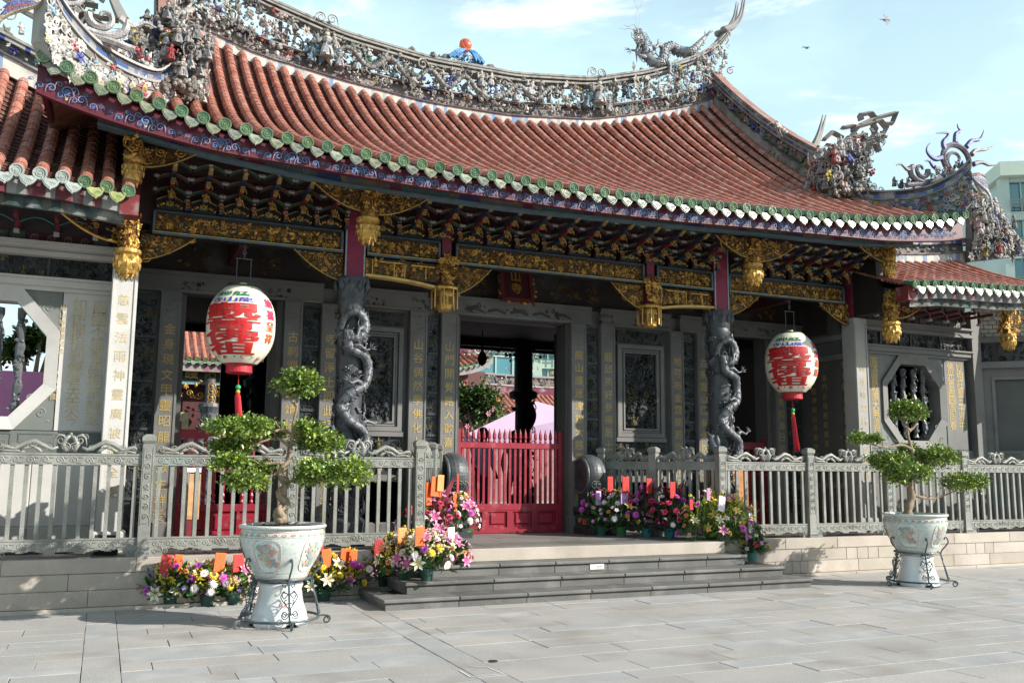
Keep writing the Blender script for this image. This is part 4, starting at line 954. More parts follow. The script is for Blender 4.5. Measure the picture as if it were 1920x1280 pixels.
# fascia with blue clouds
fa = MB(); fb = MB(); n = 120; CB = (.015, .03, .13); CL = (.05, .10, .22); CW = (.15, .17, .28)
zb_ = lambda x: ez(x)-.25-.13*min(1, max(0, (abs(x-AX)-3.8)/3.0))**1.3
for k in range(n):
    xa, xb = XL-.05+(XR-XL+.1)*k/n, XL-.05+(XR-XL+.1)*(k+1)/n
    V = []
    for x in (xa, xb):
        V += [[x, -.715, zb_(x)], [x, -.735, ez(x)-.06], [x, -.66, ez(x)-.06], [x, -.66, zb_(x)], [x, -.74, zb_(x)], [x, -.74, zb_(x)+.035]]
    fa.add(V, [[0, 6, 7, 1], [3, 2, 8, 9], [0, 3, 9, 6], [4, 10, 11, 5], [4, 0, 6, 10], [5, 11, 7, 1]])
fasc = hb(fa, 'fascia_board', M_maroon)
x = XL+.25; k = 0
while x < XR-.3:
    z0 = zb_(x); s = .62
    kf = (ez(x)-.10-zb_(x))/.27
    for (u, v, r, c_, fl) in ((0, .15, .07, CB, 1), (-.16, .12, .055, CL, -1), (.16, .12, .055, CL, 1), (-.28, .09, .045, CB, -1), (.28, .09, .045, CB, 1), (-.08, .20, .04, CL, -1), (.08, .20, .04, CL, 1), (-.37, .12, .03, CW, -1), (.37, .12, .03, CW, 1), (-.06, .08, .045, CB, 1), (.08, .08, .045, CL, -1), (-.2, .19, .03, CB, 1), (.2, .19, .03, CB, -1)):
        v *= kf*.92; r *= .8; sl = math.atan2(ez(x+.3)-ez(x-.3), .6)
        fb.put(T_cloud, TR(x+u, -.742, zb_(x+u)+v)@TR(sc=(r*1.15, .012, r*1.0)), c=CB if c_ is CL else CL if c_ is CB else c_); fb.put(T_spiral, TR(x+u*math.cos(sl), -.752, zb_(x+u)+v)@TR(sc=(r*fl*1.15, .02, r*1.15)), c=CW if c_ is CL else (.08, .14, .30))
    fb.put(T_ball, TR(x, -.74, zb_(x)+.06, sc=(.018, .008, .018)), c=(.5, .35, .06))
    for q in (-.035, .035, 0): fb.box(x-.03+q*.2, x+.03+q*.2, -.748, -.738, zb_(x)+.10+q*.8, zb_(x)+.108+q*.8, c=CW)
    x += .82; k += 1
fb.build('cloud_painting', M_paint, fasc, world=True)
# soffit and eaves purlin
so_ = MB(); V = []; n = 60
for k in range(n):
    xa, xb = XL+(XR-XL)*k/n, XL+(XR-XL)*(k+1)/n
    so_.add([[xa, -.68, zb_(xa)+.06], [xb, -.68, zb_(xb)+.06], [xb, .95, zb_(xb)+.72], [xa, .95, zb_(xa)+.72]], [[0, 3, 2, 1]], c=(.06, .012, .015))
for i in range(46):
    x = XL+.15+i*.3; M_ = None; so_.add([[x, -.66, zb_(x)+.055], [x+.07, -.66, zb_(x)+.055], [x+.07, .9, zb_(x)+.68], [x, .9, zb_(x)+.68], [x, -.66, zb_(x)+.01], [x+.07, -.66, zb_(x)+.01], [x+.07, .9, zb_(x)+.62], [x, .9, zb_(x)+.62]], [[4, 5, 6, 7][::-1], [0, 4, 7, 3], [5, 1, 2, 6]], c=(.16, .02, .03))
hb(so_, 'eaves_soffit', M_paint)
pz = smooth_interp([-.6, .21, .83, 2.61, 5.02, 8.06, 11.85, 12.9], [5.6, 5.47, 5.37, 5.21, 5.185, 5.265, 5.38, 5.52])
pu = MB(); pg = MB(); n = 80; xa0, xb0 = -.3, 12.6
for k in range(n):
    xa, xb = xa0+(xb0-xa0)*k/n, xa0+(xb0-xa0)*(k+1)/n
    for (y0, y1, h0, h1, c_) in ((-.14, .02, 0, .03, (.09, .14, .17)), (-.12, .0, .03, .2, None), (-.13, .01, .2, .225, (.10, .10, .09))):
        ph = ((xa+6)/.47) % 4; cc = c_ or ((.05, .10, .09) if ph < 1.6 else (.02, .04, .13) if ph < 2.1 else (.12, .11, .09) if ph < 3.5 else (.11, .015, .03))
        V = [[x, y, pz(x)+h] for x in (xa, xb) for y in (y0, y1) for h in (h0, h1)]
        pu.add(V, [[0, 4, 5, 1], [2, 3, 7, 6], [0, 2, 6, 4], [1, 5, 7, 3]], c=cc)
rnd = random.Random(9); x = xa0+.1
while x < xb0-.2:
    for q in range(3):
        s = rnd.uniform(.03, .05); pg.put(T_spiral, TR(x+q*.1, -.12, pz(x)+.11+rnd.uniform(-.03, .03))@TR(ry=rnd.uniform(0, 6))@TR(sc=(s, .02, s)), c=rnd.choice(((.05, .10, .30), (.20, .20, .18), (.22, .03, .04), (.25, .20, .08))))
    x += .47
pur = hb(pu, 'eaves_purlin', M_paint); pg.build('painted_scrolls', M_paint, pur, world=True)
# rear slope and gable ends
rs = MB(); n = 40
for k in range(n):
    xa, xb = .3+(11.9-.3)*k/n, .3+(11.9-.3)*(k+1)/n
    rs.add([[xa, YR+.1, rz_(xa)], [xb, YR+.1, rz_(xb)], [xb, 9.2, 6.0], [xa, 9.2, 6.0]], [[0, 1, 2, 3]])
hb(rs, 'rear_roof_slope', M_tile)
gb = MB()
for x, s in ((.42, -1), (11.8, 1)):
    for k in range(12):
        t0, t1 = k/12, (k+1)/12; a, c_ = rpt(x, t0, -.03), rpt(x, t1, -.03)
        gb.add([[x, a[1], 5.6], [x, c_[1], 5.6], [x, c_[1], c_[2]], [x, a[1], a[2]]], [[0, 1, 2, 3]])
    gb.add([[x, 4.2, 5.6], [x, 9.0, 5.6], [x, 9.0, 6.0], [x, 4.2, rz_(x)]], [[0, 1, 2, 3]])
hb(gb, 'gable_wall', M_maroon)
for s, xc, xo in ((-1, .44, XL), (1, 11.76, XR)):
    hp = MB()                                               # hipped side skirt
    for k in range(10):
        y0, y1 = .9+k*.8, .9+(k+1)*.8
        hp.add([[xc, y0, 6.6], [xc, y1, 6.6], [xo, y1-.0, 5.75], [xo, y0, 5.75]], [[0, 1, 2, 3]])
    hp.add([[xc, .9, 6.6], [xo, .9, 5.75], [xo, -.78, 5.93]], t=[[0, 1, 2]])
    hb(hp, 'side_roof_skirt', M_tile)

# ------------------------------------------------------------------ ridges
rb_ = lambda x: rz_(min(max(x, .3), 12.0))-.02
rt_ = smooth_interp([-.35, .2, .9, 1.99, 3.54, 5.19, 6.97, 8.66, 9.94, 11.17, 11.9, 12.47], [11.9, 11.0, 10.4, 9.83, 9.45, 9.28, 9.30, 9.52, 9.92, 10.46, 10.98, 11.86])
YM = 4.3
def ribbon(b, f0, f1, x0, x1, y0, y1, n=80, cf=None):
    for k in range(n):
        xa, xb = x0+(x1-x0)*k/n, x0+(x1-x0)*(k+1)/n
        V = [[x, y, f(x)] for x in (xa, xb) for y in (y0, y1) for f in (f0, f1)]
        b.add(V, [[0, 4, 5, 1], [2, 3, 7, 6], [0, 2, 6, 4], [1, 5, 7, 3]], c=cf(k) if cf else None)
rp_ = MB(); rnd = random.Random(21)
bw = lambda k: rnd.choice(((.85, .84, .8), (.8, .8, .8), (.30, .45, .75), (.95, .93, .88), (.6, .62, .66)))
gw = lambda k: (lambda g_: (g_, g_, g_*.97))(rnd.choice((.30, .38, .45, .5)))
H = lambda x: rt_(x)-rb_(x)
ribbon(rp_, lambda x: rb_(x)-.06, lambda x: rb_(x)+.13, .5, 11.7, YM-.14, YM+.14, 160, bw)
ribbon(rp_, lambda x: rb_(x)+.13, lambda x: rb_(x)+.155, .5, 11.7, YM-.17, YM+.17, 80, lambda k: (.2, .1, .12))
ribbon(rp_, lambda x: rb_(x)+.155, lambda x: rb_(x)+.18+.2*H(x), .6, 11.75, YM-.05, YM+.05, 80, lambda k: (.35, .33, .34))
ribbon(rp_, lambda x: rb_(x)+.18+.2*H(x), lambda x: rb_(x)+.205+.2*H(x), .6, 11.75, YM-.13, YM+.13, 80, lambda k: (.14, .10, .13))
ribbon(rp_, lambda x: rb_(x)+.205+.2*H(x), lambda x: rb_(x)+.23+.2*H(x), .6, 11.75, YM-.15, YM+.15, 80, gw)
for h0, h1, w_, cf in ((-.16, -.12, .15, gw), (-.12, -.085, .10, lambda k: (.16, .11, .14)), (-.085, -.05, .18, gw), (-.05, -.02, .14, lambda k: rnd.choice(((.1, .09, .3), (.5, .5, .5), (.5, .5, .52)))), (-.02, .02, .16, gw)):
    ribbon(rp_, lambda x, h0=h0: rt_(x)+h0, lambda x, h1=h1: rt_(x)+h1, .1, 12.1, YM-w_, YM+w_, 150, cf)
rid = hb(rp_, 'main_ridge', M_plas)
for x, s in ((12.1, 1), (.1, -1)):                           # swallow-tail prongs
    for dy in (-.12, .1):
        q = MB(); P_ = [(x-s*.15, YM+dy, rt_(x)-.05), (x+s*.12, YM+dy, rt_(x)+.12), (x+s*.33, YM+dy*1.1, rt_(x)+.42), (x+s*.44, YM+dy*1.2, rt_(x)+.86+.1*(dy < 0))]
        q.tube(spl(P_, 14), np.linspace(.075, .012, 14), 6, c=(.40, .39, .39)); q.tube(spl([(a+s*.05, b__-.0, c__-.02) for a, b__, c__ in P_], 14), np.linspace(.07, .01, 14), 5, c=(.3, .28, .33)); q.build('swallow_tail', M_plas, rid, smooth=True, world=True)
dc = MB()
def path_deco(b, x0, x1, z0f, hf, cell, seed, kinds, cols, y=YM-.06, fill=1.0, depth=.8):
    rnd = random.Random(seed); n = int((x1-x0)/cell)
    for i in range(n):
        x = x0+(i+.5)*(x1-x0)/n; h = hf(x); m_ = max(1, int(round(h/cell)))
        for j in range(m_):
            if rnd.random() > fill: continue
            k = rnd.choice(kinds); T, s = KIT[k]; s *= cell*rnd.uniform(.75, 1.3)
            xx = x+rnd.uniform(-.3, .3)*cell; zz = z0f(x)+(j+.5+rnd.uniform(-.3, .3))*h/m_
            b.put(T, TR(xx, y-rnd.uniform(0, .12), zz-(.5*s if k == 'fig' else 0), ry=(rnd.uniform(0, 6) if k != 'fig' else rnd.uniform(-.3, .3)), rz=rnd.uniform(-.6, .6))@TR(sc=(s, s*depth*1.3, s)), c=rnd.choice(cols))
path_deco(dc, .6, 11.75, lambda x: rb_(x)+.16, lambda x: .2*H(x)+.03, .10, 31, ('flower', 'ball', 'cloud', 'leaf', 'scroll', 'ball'), GREYP)
path_deco(dc, .6, 11.75, lambda x: rb_(x)+.25+.2*H(x), lambda x: .8*H(x)-.40, .27, 36, ('fig', 'fig', 'flower', 'scroll', 'cloud'), GREYP, y=YM-.10, fill=.9, depth=.7)
path_deco(dc, .6, 11.75, lambda x: rb_(x)+.23+.2*H(x), lambda x: .8*H(x)-.34, .20, 37, ('fig', 'leaf', 'flower', 'scroll', 'cloud'), GREYP, y=YM-.04, fill=.9)
path_deco(dc, .6, 11.75, lambda x: rb_(x)+.22, lambda x: .2*H(x)+.02, .17, 39, ('flower', 'cloud', 'scroll', 'ball'), GREYP, y=YM-.10)
path_deco(dc, .6, 11.75, lambda x: rt_(x)+.02, lambda x: .05, .25, 43, ('leaf', 'ball'), GREYP, y=YM-.02, fill=.25)
path_deco(dc, .6, 11.75, lambda x: rb_(x)+.23+.2*H(x), lambda x: .8*H(x)-.36, .125, 32, ('fig', 'flower', 'scroll', 'leaf', 'cloud', 'cloud', 'ball'), GREYP, y=YM-.02, fill=.88)
path_deco(dc, .6, 11.75, lambda x: rb_(x)+.23+.2*H(x), lambda x: .6*H(x)-.26, .09, 33, ('flower', 'leaf', 'ball', 'cloud'), GREYP, y=YM+.0, fill=.6)
path_deco(dc, 11.3, 12.15, lambda x: rt_(x)-1.0, lambda x: 1.0, .16, 38, ('fig', 'flower', 'scroll', 'cloud'), BRIGHTP, y=YM-.06)
path_deco(dc, 10.4, 11.9, lambda x: rb_(x)+.2, lambda x: H(x)-.3, .15, 34, ('fig', 'flower', 'scroll', 'leaf', 'cloud'), BRIGHTP, y=YM-.12)
path_deco(dc, .3, 1.6, lambda x: rb_(x)+.2, lambda x: H(x)-.3, .15, 35, ('fig', 'flower', 'scroll', 'leaf', 'cloud'), BRIGHTP, y=YM-.12)
hb(dc, 'ridge_carvings', M_deco, parent=rid, kind='stuff')
for k in range(15):                                          # short piers of the openwork
    x = .9+k*.76; MB().box(x-.03, x+.03, YM-.04, YM+.04, rb_(x)+.2, rt_(x)-.1, c=(.35, .34, .33)).build('pier', M_plas, rid, world=True)
# dragons running along inside the ridge and rosette figure
def rid_dragon(x0, x1, s):
    P_ = spl([(x0+(x1-x0)*u, YM-.2, rb_(x0+(x1-x0)*u)+.2*H(x0)+.40+.13*math.sin(u*11)) for u in np.linspace(0, 1, 12)], 60)
    d = dragon(P_, .05, spikes=26, legs=((.2, 1), (.4, -1), (.65, 1), (.8, -1)), out=lambda i: np.array((0, -1, 0)), col=(.27, .265, .25), whisk=False); d.build('ridge_dragon', M_deco, rid, smooth=True, world=True)
rid_dragon(5.0, 6.2, 1); rid_dragon(7.9, 6.6, 1); rid_dragon(3.4, 4.8, 1)
for xq in (8.75, 3.2):
    q = MB(); 
    for i in range(9):
        a = 2*PI*i/9; q.put(T_leaf, TR(xq, YM-.2, rb_(xq)+.58)@TR(ry=a)@TR(sc=(.22, .2, .33)), c=rnd.choice(((.10, .16, .2), (.35, .35, .33), (.2, .3, .32))))
    q.put(T_fig, TR(xq, YM-.26, rb_(xq)+.42, .5), c=(.4, .4, .38)); q.put(T_fig, TR(xq-.25, YM-.2, rb_(xq)+.3, .36), c=(.12, .2, .24)); q.put(T_fig, TR(xq+.25, YM-.2, rb_(xq)+.3, .36), c=(.3, .3, .3))
    for s in (-1, 1): q.put(T_spiral6, TR(xq+s*.1, YM-.16, rt_(xq)+.08)@TR(sc=(s*.1, .1, .1)), c=(.4, .38, .35))
    q.build('rosette_figure', M_deco, rid, world=True)
# flaming pearl on waves
px_ = at(872, 100, Y=YM)[0]; pzt = at(872, 86, Y=YM)[2]
q = MB(); q.put(T_ball2, TR(px_, YM, pzt, sc=(.125, .08, .15)), c=(.75, .16, .05)); q.put(T_ball2, TR(px_+.02, YM-.02, pzt+.02, sc=(.11, .075, .12)), c=(.55, .10, .06))
pe = hb(q, 'ridge_pearl', mat('red orange glass ball', (1, 1, 1), .3, attr=True, var=.1), smooth=True)
q = MB(); rnd = random.Random(77)
for k in range(80):
    u = rnd.uniform(-1, 1); x = px_+u*.62; h = max(0, (1-abs(u)**1.1))*.26; z = rt_(x)+rnd.uniform(0, h)+.02
    k_, s_ = rnd.choice((('scroll', .3), ('leaf', .5), ('cloud', .35), ('flower', .35))); T = KIT[k_][0]
    q.put(T, TR(x, YM-rnd.uniform(0, .1), z, ry=rnd.uniform(-1.5, 1.5))@TR(s=s_*.17), c=rnd.choice(((.02, .16, .45), (.03, .25, .55), (.05, .06, .35), (.5, .52, .55), (.35, .36, .36), (.03, .3, .6))) if abs(u) < .55 else rnd.choice(GREYP))
for s in (-1, 1):
    for k in range(3): q.tube(spl([(px_+s*(.03+.05*k), YM-.1, pzt-.12), (px_+s*(.12+.05*k), YM-.12, pzt-.2), (px_+s*(.2+.08*k), YM-.1, pzt-.30-.02*k)], 8), np.linspace(.02, .045, 8), 5, c=(.02, .22, .52))
q.build('wave_base', M_deco, pe, world=True)
# standing dragon on the right end of the ridge
def stand_dragon(s):
    X = (lambda px, py: at(px, py, Y=YM-.05)) if s > 0 else (lambda px, py: (lambda p: np.array([2*AX+.1-p[0], p[1], p[2]]))(at(px, py, Y=YM-.05)))
    pts = [(1322, 70), (1300, 92), (1290, 100), (1283, 98), (1275, 92), (1262, 84), (1248, 92), (1240, 112), (1232, 122), (1222, 118), (1216, 104), (1214, 92), (1205, 78)]
    P_ = spl([X(*p)+np.array((0, -.1*math.sin(i), 0)) for i, p in enumerate(pts)], 70)
    d = dragon(P_, .105, legs=((.52, -1), (.6, 1), (.86, -1), (.82, 1)), out=lambda i: np.array((0, -1, 0)), spikes=40, col=(.27, .29, .31), head=1.0)
    h = X(1198, 64)
    for k in range(9): a = .6+.25*k; d.put(T_spiral, TR(h[0]+.15*math.cos(a*3), h[1]-.05, h[2]-.1+.1*math.sin(a*3), .07, ry=a*3), c=(.3, .33, .36))
    for (dx, cur) in ((-.05, .12), (.05, -.1)):
        a = X(1196, 58); d.tube(spl([a, a+np.array((dx, 0, .35)), a+np.array((cur, 0, .75)), a+np.array((dx*2.5, 0, 1.1))], 12), .004, 3, c=(.3, .3, .3))
    for (qx, qy, c_) in ((1270, 118, (.06, .06, .35)), (1225, 128, (.3, .3, .3)), (1250, 125, (.5, .5, .5))): p = X(qx, qy); d.put(T_flower, TR(*p, .1), c=c_)
    hb(d, 'roof_dragon', M_deco, smooth=True)
stand_dragon(1)
# verge ridges and corner ridges (right side built, left mirrored)
MIR = np.diag([-1., 1, 1, 1]); MIR[0, 3] = 2*AX
def side_ridges(side):
    fix = (lambda b: b) if side > 0 else None
    def fin(b, name, m_, parent=None, smooth=False, kind=None):
        q = MB(); q.put(b, None if side > 0 else MIR); return q.build(name, m_, parent or hall, smooth=smooth, world=True, kind=kind)
    xv = 11.74; rnd = random.Random(50+side)
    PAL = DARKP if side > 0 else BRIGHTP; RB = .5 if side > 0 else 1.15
    roof = (lambda x, t: rpt(x, t)) if side > 0 else (lambda x, t: (lambda p: np.array([2*AX-p[0], p[1], p[2]]))(rpt(2*AX-x, t)))
    def vp(u):                                           # u 0 at ridge .. 1 at the foot of the verge
        t = 1.0-.72*u; p = roof(xv, t); return np.array([xv+.0, p[1], p[2]])
    v = MB(); n = 40
    def band(h0, h1, hw, cf, off=0):
        for k in range(n):
            a, c_ = vp(k/n), vp((k+1)/n)
            V = [[a_[0]+sx*hw+off, a_[1], a_[2]+h] for a_ in (a, c_) for sx in (-1, 1) for h in (h0, h1)]
            v.add(V, [[0, 4, 5, 1], [2, 3, 7, 6], [0, 2, 6, 4], [1, 5, 7, 3]], c=cf(k))
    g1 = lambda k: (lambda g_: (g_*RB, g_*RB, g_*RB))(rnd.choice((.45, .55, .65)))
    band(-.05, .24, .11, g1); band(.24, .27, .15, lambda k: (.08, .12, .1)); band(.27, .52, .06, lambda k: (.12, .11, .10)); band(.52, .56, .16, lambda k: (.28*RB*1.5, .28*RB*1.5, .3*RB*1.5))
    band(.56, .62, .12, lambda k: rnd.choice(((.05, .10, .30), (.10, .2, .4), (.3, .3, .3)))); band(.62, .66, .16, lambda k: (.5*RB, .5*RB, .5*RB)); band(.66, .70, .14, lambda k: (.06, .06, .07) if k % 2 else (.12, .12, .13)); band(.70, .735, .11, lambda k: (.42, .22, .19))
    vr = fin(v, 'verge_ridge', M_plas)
    d = MB()
    for k in range(70):
        u = rnd.uniform(0, 1); p = vp(u); kk = rnd.choice(('flower', 'fig', 'leaf', 'ball', 'cloud')); T, s = KIT[kk]; s *= .14
        d.put(T, TR(p[0]-.09, p[1], p[2]+rnd.uniform(.28, .46), ry=0 if kk == 'fig' else rnd.uniform(0, 6), rz=-PI/2+rnd.uniform(-.5, .8))@TR(s=s), c=rnd.choice(PAL))
    for k in range(50):
        u = rnd.uniform(.5, 1); p = vp(u); T, s = KIT[rnd.choice(('leaf', 'scroll'))]; d.put(T, TR(p[0]-.13, p[1], p[2]+rnd.uniform(.0, .22), ry=rnd.uniform(0, 6), rz=-1)@TR(s=s*.1), c=rnd.choice(((.10, .2, .08), (.3, .25, .05), (.2, .2, .2))))
    # crowd of figures at the foot
    f0 = vp(1.0)
    for k in range(190):
        a, b_ = rnd.uniform(-.48, .45), rnd.uniform(-.38, .35); hgt = rnd.uniform(.1, 1.02)*(1-abs(a)*.7); kk = rnd.choice(('fig', 'fig', 'fig', 'cloud', 'flower', 'scroll', 'leaf')); T, s = KIT[kk]; s *= rnd.uniform(.2, .30)
        d.put(T, TR(f0[0]+a, f0[1]+b_+.05, f0[2]+hgt, rz=rnd.uniform(-1, .5), ry=0 if kk == 'fig' else rnd.uniform(0, 6))@TR(s=s), c=rnd.choice(wcols(*(((.27, .26, .25), 6), ((.42, .41, .39), 5), ((.16, .16, .16), 3), ((.05, .07, .33), 1), ((.5, .38, .04), 1), ((.35, .05, .05), 1)))))
    for k in range(26): d.put(T_cloud, TR(f0[0]+rnd.uniform(-.42, .4), f0[1]+rnd.uniform(-.4, .2), f0[2]+rnd.uniform(-.02, .1), rnd.uniform(.12, .2), ry=rnd.uniform(0, 6)), c=(.2, .17, .15))
    fin(d, 'ridge_figures', M_deco, vr, kind='stuff')
    # fret (angular scroll) ornament and spikes standing on the verge ridge
    fr = MB(); 
    def fret(P_, r=.045): 
        for a, c_ in zip(P_[:-1], P_[1:]): fr.tube([a, c_], r, 4, c=rnd.choice(((.36, .35, .34), (.28, .27, .27), (.42, .41, .40))), flat=1.9)
    def q3(px, py): return at(px, py, Y=1.9)
    def q4(px, py): return at(px, py, X=11.8)
    for pl in (((1545, 262), (1560, 248), (1578, 258), (1570, 275), (1550, 272)), ((1563, 280), (1590, 262), (1612, 235), (1640, 222), (1632, 212), (1612, 216), (1615, 226)), ((1640, 222), (1680, 212), (1672, 232), (1655, 232)), ((1636, 224), (1640, 250), (1625, 270), (1628, 290)), ((1580, 240), (1600, 236), (1600, 246)), ((1600, 258), (1622, 252), (1620, 270), (1600, 272), (1602, 282)), ((1530, 282), (1548, 286), (1580, 290), (1600, 300)), ((1556, 300), (1575, 270), (1600, 262), (1606, 290), (1580, 296)), ((1600, 240), (1650, 226), (1662, 240), (1650, 262), (1640, 275)), ((1585, 262), (1590, 276), (1600, 276), (1598, 262), (1588, 258)), ((1620, 300), (1622, 270), (1640, 262), (1648, 285)), ((1545, 296), (1560, 290), (1568, 304))):
        fret([q3(*p) for p in pl])
    for dx in (0, .1): fr.tube(spl([q3(1524+dx*40, 278), q3(1535+dx*40, 250), q3(1543+dx*60, 216)], 8), np.linspace(.07, .012, 8), 5, c=(.42, .42, .43))
    for k in range(70):
        u_ = rnd.uniform(0, 1); p_ = q3(1548+105*u_+rnd.uniform(-8, 8), 296-62*u_+rnd.uniform(-6, 34)); T, s_ = KIT[rnd.choice(('scroll', 'leaf', 'cloud'))]; fr.put(T, TR(p_[0], p_[1]+rnd.uniform(-.1, .1), p_[2], ry=rnd.uniform(0, 6))@TR(s=s_*.2), c=rnd.choice(((.3, .29, .28), (.4, .39, .38), (.2, .2, .22))))
    fin(fr, 'fret_ornament', M_plas, vr)
    hd = dragon(spl([q3(1520, 292), q3(1505, 280), q3(1490, 268), q3(1472, 250), q3(1462, 240)], 24), .06, legs=((.5, 1),), spikes=12, out=lambda i: np.array((0, -1, 0)), col=(.42, .40, .37), head=.9); fin(hd, 'ridge_dragon', M_deco, vr, smooth=True)
    # corner ridge sweeping out and up
    K = spl([(11.74, f0[1]-.1, f0[2]+.0), (11.95, .35, 6.12), (12.3, -.05, 6.02), (12.65, -.42, 6.04), (12.95, -.74, 6.22), (13.12, -.92, 6.45)], 26)
    cr = MB()
    for k in range(25):
        a, c_ = K[k], K[k+1]; T_ = c_-a; s_ = np.array((T_[1], -T_[0], 0)); s_ /= np.linalg.norm(s_)
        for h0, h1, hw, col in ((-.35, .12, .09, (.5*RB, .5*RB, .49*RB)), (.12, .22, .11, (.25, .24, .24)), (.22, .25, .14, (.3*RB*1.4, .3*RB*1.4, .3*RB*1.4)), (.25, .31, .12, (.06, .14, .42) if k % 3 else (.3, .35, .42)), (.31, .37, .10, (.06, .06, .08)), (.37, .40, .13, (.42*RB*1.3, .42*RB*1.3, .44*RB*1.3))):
            V = [p+s_*hw*sx+np.array((0, 0, h)) for p in (a, c_) for sx in (-1, 1) for h in (h0, h1)]
            cr.add(V, [[0, 4, 5, 1], [2, 3, 7, 6], [0, 2, 6, 4], [1, 5, 7, 3], [0, 1, 3, 2], [4, 6, 7, 5]], c=col)
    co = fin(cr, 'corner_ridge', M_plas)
    # swirl with tentacles on the corner ridge
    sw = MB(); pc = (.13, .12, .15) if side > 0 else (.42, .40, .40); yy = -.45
    def S(px, py): return at(px, py, Y=yy)
    c0 = S(1793, 300); r0 = abs(S(1793+26, 300)[0]-c0[0])*.92
    SX = lambda a: (c0[0]+math.cos(a)*r0*1.0, yy, c0[2]+math.sin(a)*r0*.86)
    sw.tube([SX(a) for a in np.linspace(-.9, 4.2, 26)], .05, 6, c=pc)
    sw.tube([(c0[0]+math.cos(a)*r0*q_, yy, c0[2]+math.sin(a)*r0*.86*q_) for a, q_ in zip(np.linspace(-.9, -6.6, 26), np.linspace(1.0, .16, 26))], np.linspace(.045, .025, 26), 6, c=(.20, .19, .24))
    for pl in (((1772, 282), (1768, 268), (1776, 258), (1778, 250), (1768, 249), (1755, 250)), ((1791, 268), (1792, 252), (1800, 246), (1796, 238), (1795, 232)), ((1812, 276), (1822, 264), (1836, 262), (1842, 254), (1845, 244)), ((1822, 290), (1830, 282), (1850, 280), (1862, 274)), ((1825, 308), (1840, 304), (1855, 310), (1872, 308)), ((1765, 296), (1752, 298), (1740, 288), (1738, 278), (1744, 268)), ((1762, 318), (1750, 312), (1742, 302), (1734, 302)), ((1712, 312), (1702, 318), (1690, 308), (1680, 310))):
        P_ = spl([S(*p) for p in pl], 16); sw.tube(P_, np.linspace(.052, .008, 16), 5, c=rnd.choice((pc, (.10, .12, .34), (.2, .18, .2)) if side > 0 else (pc, (.34, .33, .33), (.5, .48, .46))))
    c1 = S(1727, 318); r1 = .13
    sw.tube([(c1[0]+math.cos(a)*r1*q_, yy, c1[2]+math.sin(a)*r1*q_) for a, q_ in zip(np.linspace(.2, 6.4, 24), np.linspace(.25, 1.25, 24))], np.linspace(.02, .05, 24), 6, c=pc)
    sw.tube(spl([S(1706, 312), S(1710, 330), S(1730, 342), S(1760, 335), S(1775, 322)], 14), .05, 6, c=pc); sw.tube(spl([S(1700, 348), S(1730, 345), S(1760, 347), S(1790, 340), S(1815, 325)], 14), .045, 6, c=pc)
    for k in range(230):
        u = rnd.uniform(0, 1); p = K[int(u*25)]; T_ = K[min(int(u*25)+1, 25)]-K[max(int(u*25)-1, 0)]; ang = math.atan2(T_[1], T_[0]); T, s_ = KIT[rnd.choice(('leaf', 'scroll', 'flower', 'cloud', 'ball'))]
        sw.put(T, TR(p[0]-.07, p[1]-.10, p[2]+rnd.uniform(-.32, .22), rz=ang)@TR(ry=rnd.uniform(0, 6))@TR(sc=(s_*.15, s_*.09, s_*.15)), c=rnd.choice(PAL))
    for k in range(40): p = K[int(rnd.uniform(4, 24))]; T, s_ = KIT[rnd.choice(('leaf', 'scroll', 'cloud', 'fig'))]; sw.put(T, TR(p[0], p[1], p[2]+rnd.uniform(.38, .55), ry=rnd.uniform(-.6, .6))@TR(s=s_*.17), c=rnd.choice(PAL))
    for k in range(7): a = K[-1]; sw.tube(spl([a+np.array((0, 0, .1)), a+np.array((.15+.03*k, -.05, .15-.05*k)), a+np.array((.3+.02*k, -.05, .12-.09*k))], 8), np.linspace(.05, .01, 8), 5, c=rnd.choice(((.35, .34, .34), (.25, .07, .08), (.10, .11, .25), (.33, .3, .2))))
    fin(sw, 'cloud_swirl_ornament', M_deco, co)
    # mosaic-covered flank of the wing ridge beyond the corner
    fl = MB()
    for k in range(260):
        u, w_ = rnd.uniform(0, 1), rnd.uniform(0, 1); px, py = 1818+88*u, 365+118*w_
        if py < 352+118*u-6: continue
        p = at(px, py, Y=1.35); T, s_ = KIT[rnd.choice(('fig', 'fig', 'scroll', 'cloud', 'leaf', 'flower'))]; fl.put(T, TR(p[0], p[1]-rnd.uniform(0, .25), p[2], ry=rnd.uniform(0, 6) if T is not T_fig else 0, rz=rnd.uniform(-.6, .3))@TR(s=s_*rnd.uniform(.18, .30)), c=rnd.choice(GREYP))
    A_, B_, C_ = at(1822, 345, Y=1.4), at(1912, 480, Y=1.4), at(1822, 490, Y=1.4)
    for dz in (0, .12): fl.tube([A_+np.array((0, -.1, dz)), (A_+B_)/2+np.array((0, -.1, dz)), B_+np.array((0, -.1, dz))], .05, 6, c=(.5, .5, .5))
    V_ = [A_, B_, C_]; fl.add(V_+[v+np.array((0, .15, 0)) for v in V_], [[0, 1, 4, 3], [1, 2, 5, 4], [2, 0, 3, 5]], [[0, 2, 1], [3, 4, 5]], c=(.12, .12, .12))
    if side > 0: fin(fl, 'mosaic_flank', M_deco, kind='stuff')
    e = MB(); e.add([[13.07, -.73, 5.62], [13.07, -.74, 5.90], [13.05, .6, 5.92], [13.05, .6, 5.74], [13.02, -.73, 5.62], [13.02, -.74, 5.9], [13.0, .6, 5.92], [13.0, .6, 5.74]], [[0, 3, 2, 1], [4, 5, 6, 7], [0, 1, 5, 4], [1, 2, 6, 5], [0, 4, 7, 3]]); fin(e, 'corner_board', M_maroon)
side_ridges(1); side_ridges(-1)

